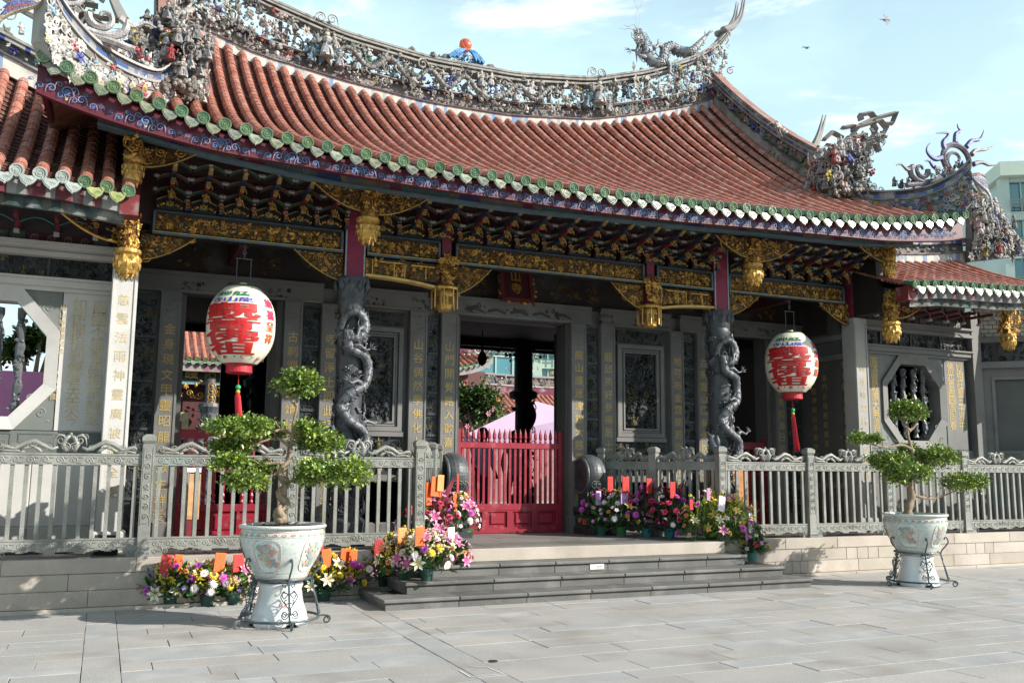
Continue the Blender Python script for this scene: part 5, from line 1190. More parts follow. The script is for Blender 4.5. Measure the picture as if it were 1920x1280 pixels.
# ------------------------------------------------------------------ wings left and right
def wing(side, lab):
    root = thing('temple_wing', lab, 'temple wing', (AX+side*9, 1.1, ZT))
    MI = np.eye(4) if side > 0 else MIR; rnd = random.Random(120+side); WW = 1.1
    def fin(b, name, m_, parent=None, smooth=False, kind=None):
        q = MB(); q.put(b, MI); return q.build(name, m_, parent or root, smooth=smooth, world=True, kind=kind)
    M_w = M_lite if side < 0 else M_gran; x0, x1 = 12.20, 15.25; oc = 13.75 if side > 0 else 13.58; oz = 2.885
    A, Bz = .80, .86; ins = .655/.80
    b = MB()
    # wall pieces around the octagon
    def octp(a, h, y): k = .46; return [(oc-a*k, oz+h), (oc+a*k, oz+h), (oc+a, oz+h*.42), (oc+a, oz-h*.42), (oc+a*k, oz-h), (oc-a*k, oz-h), (oc-a, oz-h*.42), (oc-a, oz+h*.42)]
    O = octp(A, Bz, 0); Ii = octp(A*ins, Bz*ins, 0)
    xa, xb, za, zb = oc-A-.0, oc+A+.0, oz-Bz, oz+Bz
    for crn, (p, q_) in zip(((xa, zb), (xb, zb), (xb, za), (xa, za)), (((O[7]), (O[0])), ((O[1]), (O[2])), ((O[3]), (O[4])), ((O[5]), (O[6])))):
        T3 = [crn, q_, p] ; v = [[a, WW, c_] for a, c_ in T3]; b.add(v+[[a, WW+.25, c_] for a, c_, in T3], [[0, 1, 4, 3], [1, 2, 5, 4], [2, 0, 3, 5]], [[0, 2, 1], [3, 4, 5]], c=(1.0, 1.12, 1.08)); wallp = fin(b, 'spandrel', M_gran); b = MB()
    s_ = MB()
    for (sx, sz, rot) in ((-1, 1, 0), (1, 1, 1), (1, -1, 2), (-1, -1, 3)):
        for k in range(4): s_.put(T_spiral if k % 2 else T_leaf, TR(oc+sx*(.70-.05*k), WW, oz+sz*(.74-.09*k))@TR(ry=rot*1.5+k)@TR(sc=(.06, .02, .07)), c=(1.2, 1.3, 1.25))
    s_.build('relief', M_gran, wallp, world=True) if side > 0 else fin(s_, 'relief', M_gran)
    f = MB()
    for k in range(8):
        o0, o1, i0, i1 = O[k], O[(k+1) % 8], Ii[k], Ii[(k+1) % 8]
        V = [[*o0[:1], WW-.05, o0[1]], [o1[0], WW-.05, o1[1]], [i1[0], WW-.02, i1[1]], [i0[0], WW-.02, i0[1]], [o0[0], WW+.25, o0[1]], [o1[0], WW+.25, o1[1]], [i1[0], WW+.25, i1[1]], [i0[0], WW+.25, i0[1]]]
        f.add(V, [[0, 1, 2, 3], [0, 4, 5, 1], [3, 2, 6, 7], [4, 7, 6, 5]][0:4])
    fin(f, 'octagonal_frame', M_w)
    for k, x in enumerate((-.36, -.12, .14, .38)):             # carved bamboo-like bars
        q = MB(); n = 16; z0_, z1_ = oz-.64, oz+.64; q.tube([(oc+x+.01*math.sin(i), WW+.13, z0_+(z1_-z0_)*i/n) for i in range(n+1)], [.048+.014*math.sin(i*2.1+k) for i in range(n+1)], 7)
        for j in range(26): T, s2 = KIT[rnd.choice(('leaf', 'cloud', 'ball'))]; q.put(T, TR(oc+x+rnd.uniform(-.05, .05), WW+.1-rnd.uniform(0, .04), rnd.uniform(z0_, z1_), ry=rnd.uniform(0, 6))@TR(s=s2*.09))
        fin(q, 'carved_bar', M_dragon)
    # inscription panels
    for (pa, pb, txs, inv) in ((x0, oc-A, ('南國不搖善緣桐華轉深', '如伊揮指剎便有去來今') if side < 0 else ('圓通寶殿廣大無邊慈', '法海慈航普渡群生來'), 0), (oc+A, x1-.14, ('妙相莊嚴三千界中', '佛光普照四海同春'), 1)):
        q = MB().box(pa+.01, pb-.01, WW-.012, WW+.25, oz-Bz+.0, oz+Bz); p = fin(q, 'inscription_panel', M_w)
        wd = pb-pa; c_ = (pa+pb)/2; t = MB()
        for i, tx in enumerate(txs):
            xx = pb-.16-i*.235 if side > 0 else pa+.15+i*.235
            xr = xx if side > 0 else 2*AX-xx; letters(t, tx, xr, oz+Bz-.07, .17, .158, WW-.012)
        if pa == x0 and side < 0: letters(t, '龍山寺重建紀念', 2*AX-(pa+.56), oz+Bz-.15, .07, .09, WW-.012); letters(t, '中華民國', 2*AX-(pa+.60), oz-.1, .07, .1, WW-.012)
        t.build('inscription', M_goldl if side < 0 else M_goldp, p, world=True)
    # courses
    b = MB(); b.box(x0, x1, WW-.02, WW+.25, ZT+.02, oz-Bz-.30); 
    for i in range(4):
        xx = x0+i*.78; q = MB(); q.fslab(xx+.004, min(xx+.776, x1), WW-.035, .05, ZT+.3, oz-Bz-.32, .006); fin(q, 'wall_block', M_w); q = MB(); q.fslab(xx+.004, min(xx+.776, x1), WW-.07, .09, ZT, ZT+.29, .01, c=(.8, .78, .75)); fin(q, 'wall_block', M_w)
    fin(b, 'dado', M_w)
    b = MB(); b.box(12.02, 12.24, WW+.0, WW+.3, ZT, 5.4, c=(.5, .5, .5)); fin(b, 'wall_return', M_gran)
    if side > 0:
        b = MB(); b.box(12.3, 15.3, 3.2, 3.3, ZT, 5.4); b.box(15.25, 15.35, 1.3, 3.3, ZT, 5.4); b.box(12.3, 15.3, 1.35, 3.3, 4.6, 4.7); fin(b, 'inner_wall', M_inshade)  # near-black box added so the octagon shows a dark inside
    b = MB(); b.box(x0, x1, WW-.015, WW+.25, oz-Bz-.30, oz-Bz-.01, c=(.9, 1.02, .98)); 
    for i in range(3):
        xx = x0+.05+i*.98
        for (a0, a1, c0, c1) in ((xx, xx+.9, oz-Bz-.28, oz-Bz-.27), (xx, xx+.9, oz-Bz-.05, oz-Bz-.04), (xx, xx+.01, oz-Bz-.27, oz-Bz-.05), (xx+.89, xx+.9, oz-Bz-.27, oz-Bz-.05)): b.box(a0, a1, WW-.022, WW-.015, c0, c1, c=(.75, .8, .78))
        for j in range(9): b.put(T_spiral, TR(xx+.08+.095*j, WW-.015, oz-Bz-.16)@TR(ry=j*1.9)@TR(sc=(.045, .012, .05)), c=(1.0, 1.14, 1.1))
    fin(b, 'relief_course', M_gran)
    lg = MB(); zl = oz+Bz
    for (h0, h1, d) in ((0, .05, .05), (.05, .13, .10), (.13, .16, .14)): lg.box(x0, x1, WW-d, WW+.25, zl+h0, zl+h1)
    for (h0, h1, d) in ((.42, .48, .14), (.48, .56, .10), (.56, .60, .16)): lg.box(x0, x1, WW-d, WW+.25, zl+h0, zl+h1)
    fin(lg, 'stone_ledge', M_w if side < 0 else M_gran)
    fz = MB(); fz.box(x0, x1, WW-.0, WW+.25, zl+.16, zl+.42, c=(.8, .8, .8)); carve(fz, x1-x0-.1, .25, .07, 310+side, kinds=('cloud', 'leaf', 'scroll'), cols=((1, 1, 1), (1.8, 1.8, 1.8)), M=TR(x0+.05, WW, zl+.165)); carve(fz, x1-x0-.1, .25, .105, 300+side, kinds=('fig', 'scroll', 'leaf', 'flower', 'cloud', 'fig'), cols=STONEC, depth=.7, M=TR(x0+.05, WW, zl+.165))
    for k in range(4): fz.box(x0+.75*k, x0+.75*k+.03, WW-.04, WW, zl+.16, zl+.42, c=(1.2, 1.2, 1.2))
    fin(fz, 'carved_frieze', M_dark)
    tb = MB(); tb.box(x0, x1, WW+.02, WW+.2, zl+.60, 5.2, c=(.05, .04, .045)); 
    for i in range(16):
        xx = x0+.1+i*.19; cc = rnd.choice(((.08, .12, .10), (.14, .14, .12), (.10, .02, .03))); tb.box(xx, xx+.17, WW-.0, WW+.03, zl+.61, zl+.73, c=cc)
        tb.put(T_spiral, TR(xx+.08, WW, zl+.67)@TR(sc=(.045, .02, .045)), c=(.2, .2, .19))
    for i in range(7):
        xx = x0+.25+i*.43; tb.box(xx-.022, xx+.022, .35, WW, 4.50, 4.55, c=(.14, .02, .03)); tb.box(xx-.022, xx+.022, .62, .66, zl+.62, 4.62, c=(.16, .02, .03)); tb.box(xx-.03, xx+.03, .60, .68, 4.35, 4.39, c=(.35, .35, .33))
        for q_ in range(8): u0, u1 = q_/8, (q_+1)/8; tb.tube([(xx+.03+.37*u0, .6, 4.48+.07*math.sin(PI*u0)), (xx+.03+.37*u1, .6, 4.48+.07*math.sin(PI*u1))], .012, 4, c=(.03, .10, .08), cap=False)
    fin(tb, 'painted_beam', M_paint)
    gp = MB(); zc, zt_ = 3.95, 4.5
    # pendant between wing bays (outer one)
    end = MB(); end.box(15.22, 15.45, WW-.12, WW+.25, ZT, 4.7); fin(end, 'end_pier', M_gran)
    # roof
    we = smooth_interp([12.1, 12.3, 12.8, 14.4, 15.5, 17], [4.66, 4.68, 4.735, 4.78, 4.86, 5.05])
    wr = smooth_interp([12.0, 13, 14, 15, 17], [5.62, 5.64, 5.70, 5.80, 6.1] if side > 0 else [6.15, 6.5, 6.9, 7.3, 7.9])
    Ya, Yb = -.55, 1.75
    def wp(x, t, h=0):
        z0, z1 = we(x), wr(x); z = z0+(z1-z0)*(.7*t+.3*t*t); y = Ya+(Yb-Ya)*t; dz = (z1-z0)*(.7+.6*t); L_ = math.hypot(dz, Yb-Ya)
        return np.array([x, y-h*dz/L_, z+h*(Yb-Ya)/L_])
    pt_ = MB(); tl = MB(); nt_ = 17; pc = .225; xs0 = 12.10 if side > 0 else 12.12
    for i in range(nt_):
        x = xs0+i*pc
        for M_, r_ in tiles_for(x, 1.0, wp):
            tl.put(T_tile, M_, c=rnd.choice(palette_t), mat=1 if (r_ == 0 and side > 0) else 0)
        p = wp(x, 0)
        if side > 0: loc = p
        else: loc = np.array([2*AX-p[0], p[1], p[2]])
        ro = np.array(root.location)
        link_mesh('end_disc', discs[i % 3] if side > 0 or i < 3 else disc_w, root, tuple(loc+np.array((0, -.02, .012))-ro), (.05, rnd.uniform(-.3, .3), 0))
        p = wp(x+pc/2, 0); loc = p if side > 0 else np.array([2*AX-p[0], p[1], p[2]])
        link_mesh('drip_tile', (dripw[i % 3] if side > 0 else dripb[0 if i < 2 else 1]), root, tuple(loc+np.array((0, -.035, -.055))-ro), (-.2, rnd.uniform(-.1, .1), 0))
        V = []; n = 26
        for k in range(n):
            for t, h in ((k/n, -.005), ((k+1)/n, -.024)):
                for xx, dh in ((x, 0), (x+pc/2, -.018), (x+pc, 0)): V.append(wp(xx, t, h+dh-.01))
        F = []
        for k in range(n):
            b0 = k*6; F += [[b0, b0+1, b0+4, b0+3], [b0+1, b0+2, b0+5, b0+4]]
            if k: F += [[b0-3, b0-2, b0+1, b0], [b0-2, b0-1, b0+2, b0+1]]
        pt_.add(V, F)
    fin(tl, 'roof_tiles', [M_tile, M_glaze], kind='stuff'); fin(pt_, 'pan_tiles', M_pan, kind='stuff')
    fb_ = MB()
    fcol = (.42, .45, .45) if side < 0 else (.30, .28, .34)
    ribbon(fb_, lambda x: we(x)-.22, lambda x: we(x)-.06, xs0-.02, 15.9, Ya+.06, Ya+.12, 40, lambda k: rnd.choice((fcol, tuple(v*.7 for v in fcol), (.2, .04, .06))))
    ribbon(fb_, lambda x: we(x)-.34, lambda x: we(x)-.22, xs0+.02, 15.9, Ya+.14, Ya+.2, 40, lambda k: rnd.choice(((.05, .09, .09), (.03, .06, .06), (.12, .12, .10))))
    fb_.box(12.0, 12.2, Ya+.04, Ya+.3, 4.42, 4.66, c=(.25, .03, .04))
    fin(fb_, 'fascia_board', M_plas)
    sf = MB()
    for k in range(20): xa_, xb_ = xs0+k*.19, xs0+(k+1)*.19; sf.add([[xa_, Ya+.1, we(xa_)-.13], [xb_, Ya+.1, we(xb_)-.13], [xb_, 1.2, we(xb_)+.5], [xa_, 1.2, we(xa_)+.5]], [[0, 3, 2, 1]], c=(.05, .03, .03))
    fin(sf, 'eaves_soffit', M_paint)
    rg = MB()
    for h0, h1, w_, cf in ((-.1, .14, .12, bw), (.14, .17, .15, lambda k: (.12, .1, .12)), (.17, .34, .05, lambda k: (.2, .2, .2)), (.34, .40, .14, lambda k: rnd.choice(((.4, .4, .4), (.06, .1, .4), (.5, .5, .5)))), (.40, .44, .16, gw)):
        ribbon(rg, lambda x, h0=h0: wr(x)+h0, lambda x, h1=h1: wr(x)+h1, 12.3, 16, Yb-w_, Yb+w_, 60, cf)
    r_ = fin(rg, 'wing_ridge', M_plas)
    dd = MB(); path_deco(dd, 12.4, 16, lambda x: wr(x)+.17, lambda x: .16, .12, 44+side, ('flower', 'leaf', 'ball', 'cloud'), GREYP if side > 0 else BRIGHTP+GREYP, y=Yb-.06)
    if side < 0: path_deco(dd, 12.6, 15.6, lambda x: wr(x)+.44, lambda x: .35, .2, 46, ('flower', 'scroll', 'cloud', 'fig', 'leaf'), BRIGHTP, y=Yb-.02, fill=.7)
    fin(dd, 'ridge_carvings', M_deco, kind='stuff')
    return root, fin
disc_w = disc_mesh((3.6, 2.3, 4.2)); dripb = [drip_mesh((3.6, 2.3, 1.8)), drip_mesh((3.9, 2.5, 4.6))]
wl, finL = wing(-1, 'left temple wing with an octagonal stone window and pale inscribed wall')
wr_, finR = wing(1, 'right temple wing with an octagonal stone window and shaded inscribed wall')
# big carved column arc on far left wing corner is outside the frame; splayed wall at the right end
b = MB(); Mx = frame((15.45, WY-1.1, 0), (math.cos(-.75), math.sin(-.75), 0), (-math.sin(-.75), math.cos(-.75), 0), (0, 0, 1))
def mbox(mb, *a, c=(1, 1, 1)): mb.box(*a, c=c, M=Mx)
for a in ((0, .28, 0, .3, ZT, 3.6), (1.4, 1.7, 0, .3, ZT, 3.6), (.28, 1.4, 0, .3, 3.42, 3.6), (.28, 1.4, 0, .3, ZT, 2.0)): mbox(b, *a)
mbox(b, .28, 1.4, .06, .3, 2.0, 3.42, c=(.5, .55, .52))
for a in ((.24, 1.44, -.02, 0, 3.38, 3.44), (.24, 1.44, -.02, 0, 1.96, 2.02), (.24, .3, -.02, 0, 2.02, 3.38), (1.38, 1.44, -.02, 0, 2.02, 3.38), (-.1, 1.9, -.12, .3, 3.6, 3.72), (-.1, 1.9, -.10, .3, 4.1, 4.2)): mbox(b, *a, c=(1.1, 1.1, 1.1))
sp = b.build('splay_wall', M_gran, wr_, world=True)
b = MB(); b.box(0, 1.8, 0, .3, 3.72, 4.1, M=Mx); carve(b, 1.8, .36, .12, 9, kinds=('fig', 'scroll', 'leaf', 'cloud'), cols=STONEC, depth=.7, M=Mx@TR(0, 0, 3.73)); b.build('carved_frieze', M_dark, wr_, world=True)
b = MB(); b.box(0, 1.5, .02, .3, 4.2, 4.95, M=Mx, c=(.2, .19, .17)); sp2 = b.build('brick_backing', M_gran, wr_, world=True)
bm_ = MB().fslab(-.072, .072, 0, .03, -.036, .036, .004).mesh('brick', mat('pale glazed brick', (.50, .49, .43), .5, var=.2, vs=9))
for r_ in range(9):
    for k in range(9):
        p = (Mx@np.array((.09+k*.155+(.078 if r_ % 2 else 0), .0, 4.25+r_*.082, 1)))[:3]
        if k*.155 < 1.45: link_mesh('brick', bm_, wr_, tuple(p-np.array(wr_.location)), (0, 0, -.75))
t = MB(); letters(t, '佛光普照', 1.1, 3.3, .07, .1, .06, M=Mx); t.build('inscription', M_goldp, wr_, world=True)
# pendants under wing eaves
def wpend(x, y, zt, zb, par, r=.14):
    b = MB(); b.box(x-.06, x+.06, y-.06, y+.06, zb+.2, zt, c=(.6, .6, .6)); b.lathe([(0, zb), (.08, zb+.04), (r*.9, zb+.1), (r, zb+.18), (r*.85, zb+.25), (r, zb+.28), (r, zb+.32), (r*.7, zb+.33)], 12, (x, y, 0))
    rnd = random.Random(int(x*10))
    for row, (rr, zz, n) in enumerate(((r, zb+.24, 10), (r*.9, zb+.15, 9), (r*.6, zb+.07, 7))):
        for k in range(n): a = 2*PI*(k+.5*row)/n; b.put(T_leaf, frame((x+math.cos(a)*rr*.9, y+math.sin(a)*rr*.9, zz+.04), (-math.sin(a), math.cos(a), 0), (-math.cos(a), -math.sin(a), 0), (0, 0, -1), .095))
    for k in range(40):
        T, s_ = rnd.choice((KIT['scroll'], KIT['leaf'], KIT['cloud'], KIT['flower'])); b.put(T, TR(x+rnd.uniform(-.3, .3), y-.05, rnd.uniform(zt-.45, zt), ry=rnd.uniform(0, 6))@TR(s=s_*.16), c=rnd.choice(GOLDC))
    b.build('gilded_pendant', M_gold, par, world=True)
wpend(15.35, .3, 4.65, 3.85, wr_); wpend(-3.1, .3, 4.6, 3.8, wl)
for k, (x, s, par) in enumerate(((.0, -1, wl), (12.24, 1, wr_))):
    b = MB(); n = 12
    c = MB(); h, w_ = .38, .72; msk = lambda u, v: (1-v)*h < h*(1-u**1.8)-.01
    carve(c, w_, h, .10, 700+k, cols=GOLDC, depth=.8, mask=msk, M=frame((x, -.02, 4.58-h), (s, 0, 0), (0, 1, 0), (0, 0, 1)), kinds=('scroll', 'leaf', 'flower', 'cloud'))
    c.tube([(x+s*w_*u, -.04, 4.58-h*(1-u**1.8)) for u in np.linspace(0, 1, 12)], .016, 4); c.build('gilded_carving', M_gold, par, world=True)

# ------------------------------------------------------------------ inside of the hall
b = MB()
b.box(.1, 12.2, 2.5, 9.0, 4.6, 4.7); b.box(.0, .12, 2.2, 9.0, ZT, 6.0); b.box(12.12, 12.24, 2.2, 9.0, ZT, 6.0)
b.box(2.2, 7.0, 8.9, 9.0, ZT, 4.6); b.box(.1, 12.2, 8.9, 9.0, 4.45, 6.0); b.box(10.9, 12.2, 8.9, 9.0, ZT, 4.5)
hb(b, 'inner_walls', M_inshade)
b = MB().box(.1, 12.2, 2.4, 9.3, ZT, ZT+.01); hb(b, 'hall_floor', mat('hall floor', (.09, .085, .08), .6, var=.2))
# inner columns in silhouette, with carved brackets
for k, (x, y) in enumerate(((8.95, 8.1), (2.9, 8.1), (11.2, 8.1))):
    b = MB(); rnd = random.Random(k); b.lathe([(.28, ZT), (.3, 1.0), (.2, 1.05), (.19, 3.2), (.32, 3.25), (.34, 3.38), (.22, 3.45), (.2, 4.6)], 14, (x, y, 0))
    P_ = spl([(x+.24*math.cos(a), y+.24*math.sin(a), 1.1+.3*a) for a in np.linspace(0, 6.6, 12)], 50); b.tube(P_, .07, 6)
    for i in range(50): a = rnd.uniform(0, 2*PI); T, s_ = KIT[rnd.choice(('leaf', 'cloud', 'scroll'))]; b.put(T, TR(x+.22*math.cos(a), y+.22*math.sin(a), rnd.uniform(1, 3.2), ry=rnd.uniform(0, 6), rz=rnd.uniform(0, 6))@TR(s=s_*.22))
    hb(b, 'inner_dragon_column', M_inshade)
b = MB(); 
for x, s in ((9.1, 1), (8.8, -1), (10.8, -1), (7.1, 1)):
    carve(b, .8, .42, .12, int(x*3), M=frame((x, 8.1, 4.1), (s, 0, 0), (0, 1, 0), (0, 0, 1)), mask=lambda u, v: (1-v) < 1-u**1.6, depth=.4)
b.box(6.9, 11, 8.05, 8.2, 4.42, 4.6); hb(b, 'inner_corner_brackets', M_inshade)
q = MB(); pL = at(904, 672, Y=7.0); q.tube([(pL[0], 7, 4.6), (pL[0], 7, pL[2]+.16)], .012, 4); q.lathe([(.0, -.17), (.07, -.12), (.11, -.02), (.09, .08), (.03, .17), (.02, .35)], 10, tuple(pL+np.array((0, 0, .0)))); 
hl = q.build('hanging_lamp', M_inshade, None); hl.location = (0, 0, 0); tag(hl, 'small dark pear-shaped lamp hanging inside the central doorway', 'lamp')

# ------------------------------------------------------------------ gates
def gate_center():
    y = 2.34; x0, x1 = 5.15, 7.03; t = thing('red_gate', 'red picket gate with spear tips closing the central doorway', 'gate', (6.09, y, ZT))
    w_ = x1-x0; hw = w_/2
    f = MB(); f.box(-hw, -hw+.07, -.04, .04, 0, 1.66); f.box(hw-.07, hw, -.04, .04, 0, 1.66); f.box(-hw+.07, hw-.07, -.03, .03, 1.36, 1.45); f.box(-hw+.07, hw-.07, -.035, .035, .37, .47); f.box(-hw+.07, hw-.07, -.035, .035, 0.01, .1)
    f.build('frame', M_red, t)
    n = 4
    for i in range(n):
        a, c_ = -hw+.07+(w_-.14)*i/n, -hw+.07+(w_-.14)*(i+1)/n
        p = MB(); p.box(a, c_, .0, .02, .1, .37, c=(.8, .8, .8)); p.box(a, a+.05, -.028, .0, .1, .37); p.box(c_-.05, c_, -.028, 0, .1, .37); p.fslab(a+.09, c_-.09, -.022, .03, .14, .33, .02); p.box(a+.05, c_-.05, -.028, 0, .345, .37, c=(.9, .9, .9)); p.build('lower_panel', M_red, t)
    nb = 19
    bm1 = MB(); bm1.box(-.019, .019, -.017, .017, .47, 1.36); bar = bm1.mesh('bar', M_red)
    sm = MB(); sm.lathe([(.02, 1.45), (.026, 1.47), (.018, 1.50), (.032, 1.53), (.026, 1.60), (0, 1.69)], 6); tip = sm.mesh('spear_tip', M_red)
    for i in range(nb):
        x = -hw+.11+(w_-.22)*i/(nb-1); link_mesh('bar', bar, t, (x, 0, 0)); link_mesh('spear_tip', tip, t, (x, 0, 0))
gate_center()
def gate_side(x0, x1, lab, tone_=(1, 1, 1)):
    y = 2.3; t = thing('red_gate', lab, 'gate', ((x0+x1)/2, y, ZT)); hw = (x1-x0)/2
    f = MB(); f.c = tone_
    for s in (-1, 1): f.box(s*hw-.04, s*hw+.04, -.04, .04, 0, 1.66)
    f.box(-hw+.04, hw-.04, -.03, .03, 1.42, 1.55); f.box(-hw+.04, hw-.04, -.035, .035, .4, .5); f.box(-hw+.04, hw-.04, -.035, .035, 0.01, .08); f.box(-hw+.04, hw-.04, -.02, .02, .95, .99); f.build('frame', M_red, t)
    for i in range(3):
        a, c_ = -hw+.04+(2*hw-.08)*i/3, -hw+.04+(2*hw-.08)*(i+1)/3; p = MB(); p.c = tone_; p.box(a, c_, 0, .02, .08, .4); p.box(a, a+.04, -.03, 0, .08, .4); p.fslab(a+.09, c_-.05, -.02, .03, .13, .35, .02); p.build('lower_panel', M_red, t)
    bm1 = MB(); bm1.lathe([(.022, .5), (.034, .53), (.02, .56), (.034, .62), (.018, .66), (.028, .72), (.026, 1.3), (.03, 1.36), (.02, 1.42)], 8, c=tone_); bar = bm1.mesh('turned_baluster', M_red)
    nb = 9
    for i in range(nb): link_mesh('turned_baluster', bar, t, (-hw+.12+(2*hw-.24)*i/(nb-1), 0, 0))
    return t
gate_side(.95, 2.25, 'red gate with turned balusters in the left doorway behind the fence'); gate_side(9.95, 11.25, 'shaded red gate in the right doorway behind the fence', (.6, .6, .6))  # right gate toned down, its shade put into the red
# wooden panel and steel posts behind the left fence
P0 = at(362, 915, Y=1.6); b = MB(); b.slab(-.09, .09, -.03, .03, 0, .60, .01, c=(.55, .30, .13)); b.box(-.07, .07, -.034, -.03, .04, .5, c=(.62, .35, .16)); b.box(-.09, .09, -.035, .02, .62, .68, c=(.75, .75, .72)); b.box(-.02, .02, 0, .03, .5, 1.0, c=(.2, .02, .03))
wb = b.build('donation_box', M_paint, loc=(P0[0], 1.6, ZT+.33)); tag(wb, 'narrow orange wooden box with a white plate in front of the left red gate', 'box')
MB().box(-.06, .06, -.02, .02, -.33, 0, c=(.2, .02, .03)).build('stand', M_paint, wb)
P0 = at(1312, 930, Y=2.0)
b = MB().slab(-.38, .38, -.1, .1, 0, 1.05, .01, c=(.42, .17, .06)); bx = b.build('wooden_cabinet', M_paint, loc=(9.95, 1.75, ZT)); tag(bx, 'orange brown wooden cabinet behind the shaded fence, right of the red cards', 'cabinet'); MB().box(-.34, .34, -.11, -.1, .06, .98, c=(.5, .21, .07)).build('door', M_paint, bx)
for k, px in enumerate((347, 358)):
    P0 = at(px, 940, Y=.75); b = MB(); b.lathe([(.03, 0), (.03, .82), (.034, .82), (.034, .96), (0, .96)], 10); o = b.build('steel_bollard', M_steel, loc=(P0[0]+k*.06, .72+k*.1, ZT)); tag(o, ('left' if k == 0 else 'right')+' one of two slim steel posts behind the fence left of the wooden box', 'post')
b = MB().slab(-.13, .13, -.1, .1, 0, .22, .01, c=(.03, .03, .03)); o = b.build('floor_spotlight', M_paint, loc=(.1, .45, ZT)); tag(o, 'black floodlight box on the terrace below the inscribed left pillar', 'floodlight'); MB().box(-.1, .1, -.104, -.1, .04, .19, c=(.02, .02, .03)).build('lamp_glass', M_paint, o)

# ------------------------------------------------------------------ red lanterns
M_paper = mat('oiled lantern paper', (1, 1, 1), .42, attr=True, var=.05, vs=8, sss=.0, coat=.25)
def lantern(x, y, z0, z1, yaw, lab, side_text):
    H_ = z1-z0; zc = (z0+z1)/2; t = thing('paper_lantern', lab, 'lantern', (x, y, z0), 0, 'pair of large red and white paper lanterns')
    def rad_(u): return .435*(1-abs((u-.5)*2)**2.7*.50)
    b = MB(); N_ = 36; nr = 26; prof = []
    for k in range(nr+1):
        u = k/nr; r = rad_(u); prof.append((r, u*H_))
        if k < nr: prof.append((rad_((k+.5)/nr)*1.012, (k+.5)/nr*H_))
    b.lathe(prof, N_, c=(.80, .76, .62)); b.build('shade', M_paper, t, smooth=True)
    q = MB(); q.lathe([(0, H_+.03), (.1, H_+.03), (.11, H_+.04), (.2, H_+.02), (.215, H_-.01), (.215, H_-.05)], 24, c=(.02, .10, .05)); q.lathe([(.05, H_+.03), (.05, H_+.07), (0, H_+.07)], 12, c=(.6, .6, .5)); q.build('top_cap', M_paint, t, smooth=False)
    q = MB(); q.lathe([(.21, .02), (.17, -.02), (.165, -.03)], 24, c=(.45, .04, .03)); q.lathe([(.165, -.02), (.17, -.11), (.15, -.125), (0, -.125)], 24, c=(.45, .015, .03)); q.build('bottom_cap', M_paint, t)
    q = MB(); q.tube([(-.09, 0, H_+.03), (-.09, 0, H_+.40)], .006, 4, c=(.1, .1, .1)); q.tube([(.09, 0, H_+.03), (.09, 0, H_+.40)], .006, 4, c=(.1, .1, .1)); q.tube([(-.11, 0, H_+.40), (.11, 0, H_+.40)], .007, 4, c=(.1, .1, .1)); q.tube([(0, 0, H_+.40), (0, 0, H_+.62)], .006, 4, c=(.1, .1, .1)); q.tube([(0, 0, H_+.45), (.03, 0, H_+.48), (0, 0, H_+.52), (-.03, 0, H_+.48), (0, 0, H_+.45)], .006, 4, c=(.1, .1, .1)); q.build('hanger', M_paint, t)
    q = MB(); q.tube([(0, 0, -.12), (.0, 0, -.30)], .006, 4, c=(.45, .02, .02)); q.put(T_ball2, TR(.0, 0, -.30, .035), c=(.02, .35, .15)); q.put(T_ball2, TR(.0, 0, -.36, .03), c=(.5, .3, .05)); q.build('bead', M_paint, t)
    q = MB(); 
    for k in range(14):
        a = 2*PI*k/14; q.tube([(0, 0, -.36), (.028*math.cos(a), .028*math.sin(a), -.42), (.03+.035*math.cos(a), .03*math.sin(a), -.7), (.06+.045*math.cos(a), .04*math.sin(a), -.95-.03*(k % 3))], .011, 4, c=(.50, .015, .03))
    q.build('tassel', M_paint, t)
    # lettering wrapped on the shade
    L_ = MB()
    def wrap(ch, a0, u0, wa, hu, col, lift=.007, bold=0):
        v, tr, ext = glyph(ch); bm = bmesh.new(); vs = [bm.verts.new((p[0]/max(ext[0], .2), p[1]/max(ext[1], .2), 0)) for p in v]
        for f in tr:
            try: bm.faces.new([vs[i] for i in f])
            except ValueError: pass
        for it in range(4):
            es = [e for e in bm.edges if e.calc_length() > .14]
            if not es: break
            bmesh.ops.subdivide_edges(bm, edges=es, cuts=1); bmesh.ops.triangulate(bm, faces=bm.faces)
        P = []
        for p in bm.verts:
            a = a0+p.co.x*wa; u = u0+p.co.y*hu; r = rad_(u)*1.01+lift; P.append((math.sin(a)*r, -math.cos(a)*r, u*H_))
        bm.verts.index_update()
        L_.add(P, t=[[w.index for w in f.verts] for f in bm.faces], c=col); bm.free()
    RED, GRNc, BLU = (.50, .012, .014), (.02, .17, .09), (.06, .05, .38)
    R0 = .62
    for (ch, u0, hu) in (('觀', .650, .175), ('音', .480, .145), ('佛', .325, .145), ('祖', .170, .145)):
        for k, (da, du) in enumerate([(a_*.027, b_*.0056) for a_ in (-2, -1, 0, 1, 2) for b_ in (-1, 0, 1)]): wrap(ch, yaw+da, u0+du, 1.78, hu*1.05, RED, lift=.006+.0003*k)
    for i, ch in enumerate('寺山龍'):
        for k, da in enumerate((0, .014, -.014)): wrap(ch, yaw-.50+.50*i+da, .79, .44, .065, BLU, lift=.006+.0006*k)
    for i, ch in enumerate('舺艋'):
        for k, da in enumerate((0, .014, -.014)): wrap(ch, yaw-.34+.68*i+da, .875, .6, .07, GRNc, lift=.006+.0006*k)
    for i, ch in enumerate(side_text):
        for k, da in enumerate((0, .012, -.012, .024, -.024)): wrap(ch, yaw+1.34+da, .78-.155*i, .34, .12, (.55, .10, .03) if i > 1 else (.45, .03, .10), lift=.006+.0006*k)
        wrap(ch, yaw-1.42, .78-.155*i, .34, .12, (.5, .03, .05))
    L_.build('lettering', M_ink, t)
    q = MB()
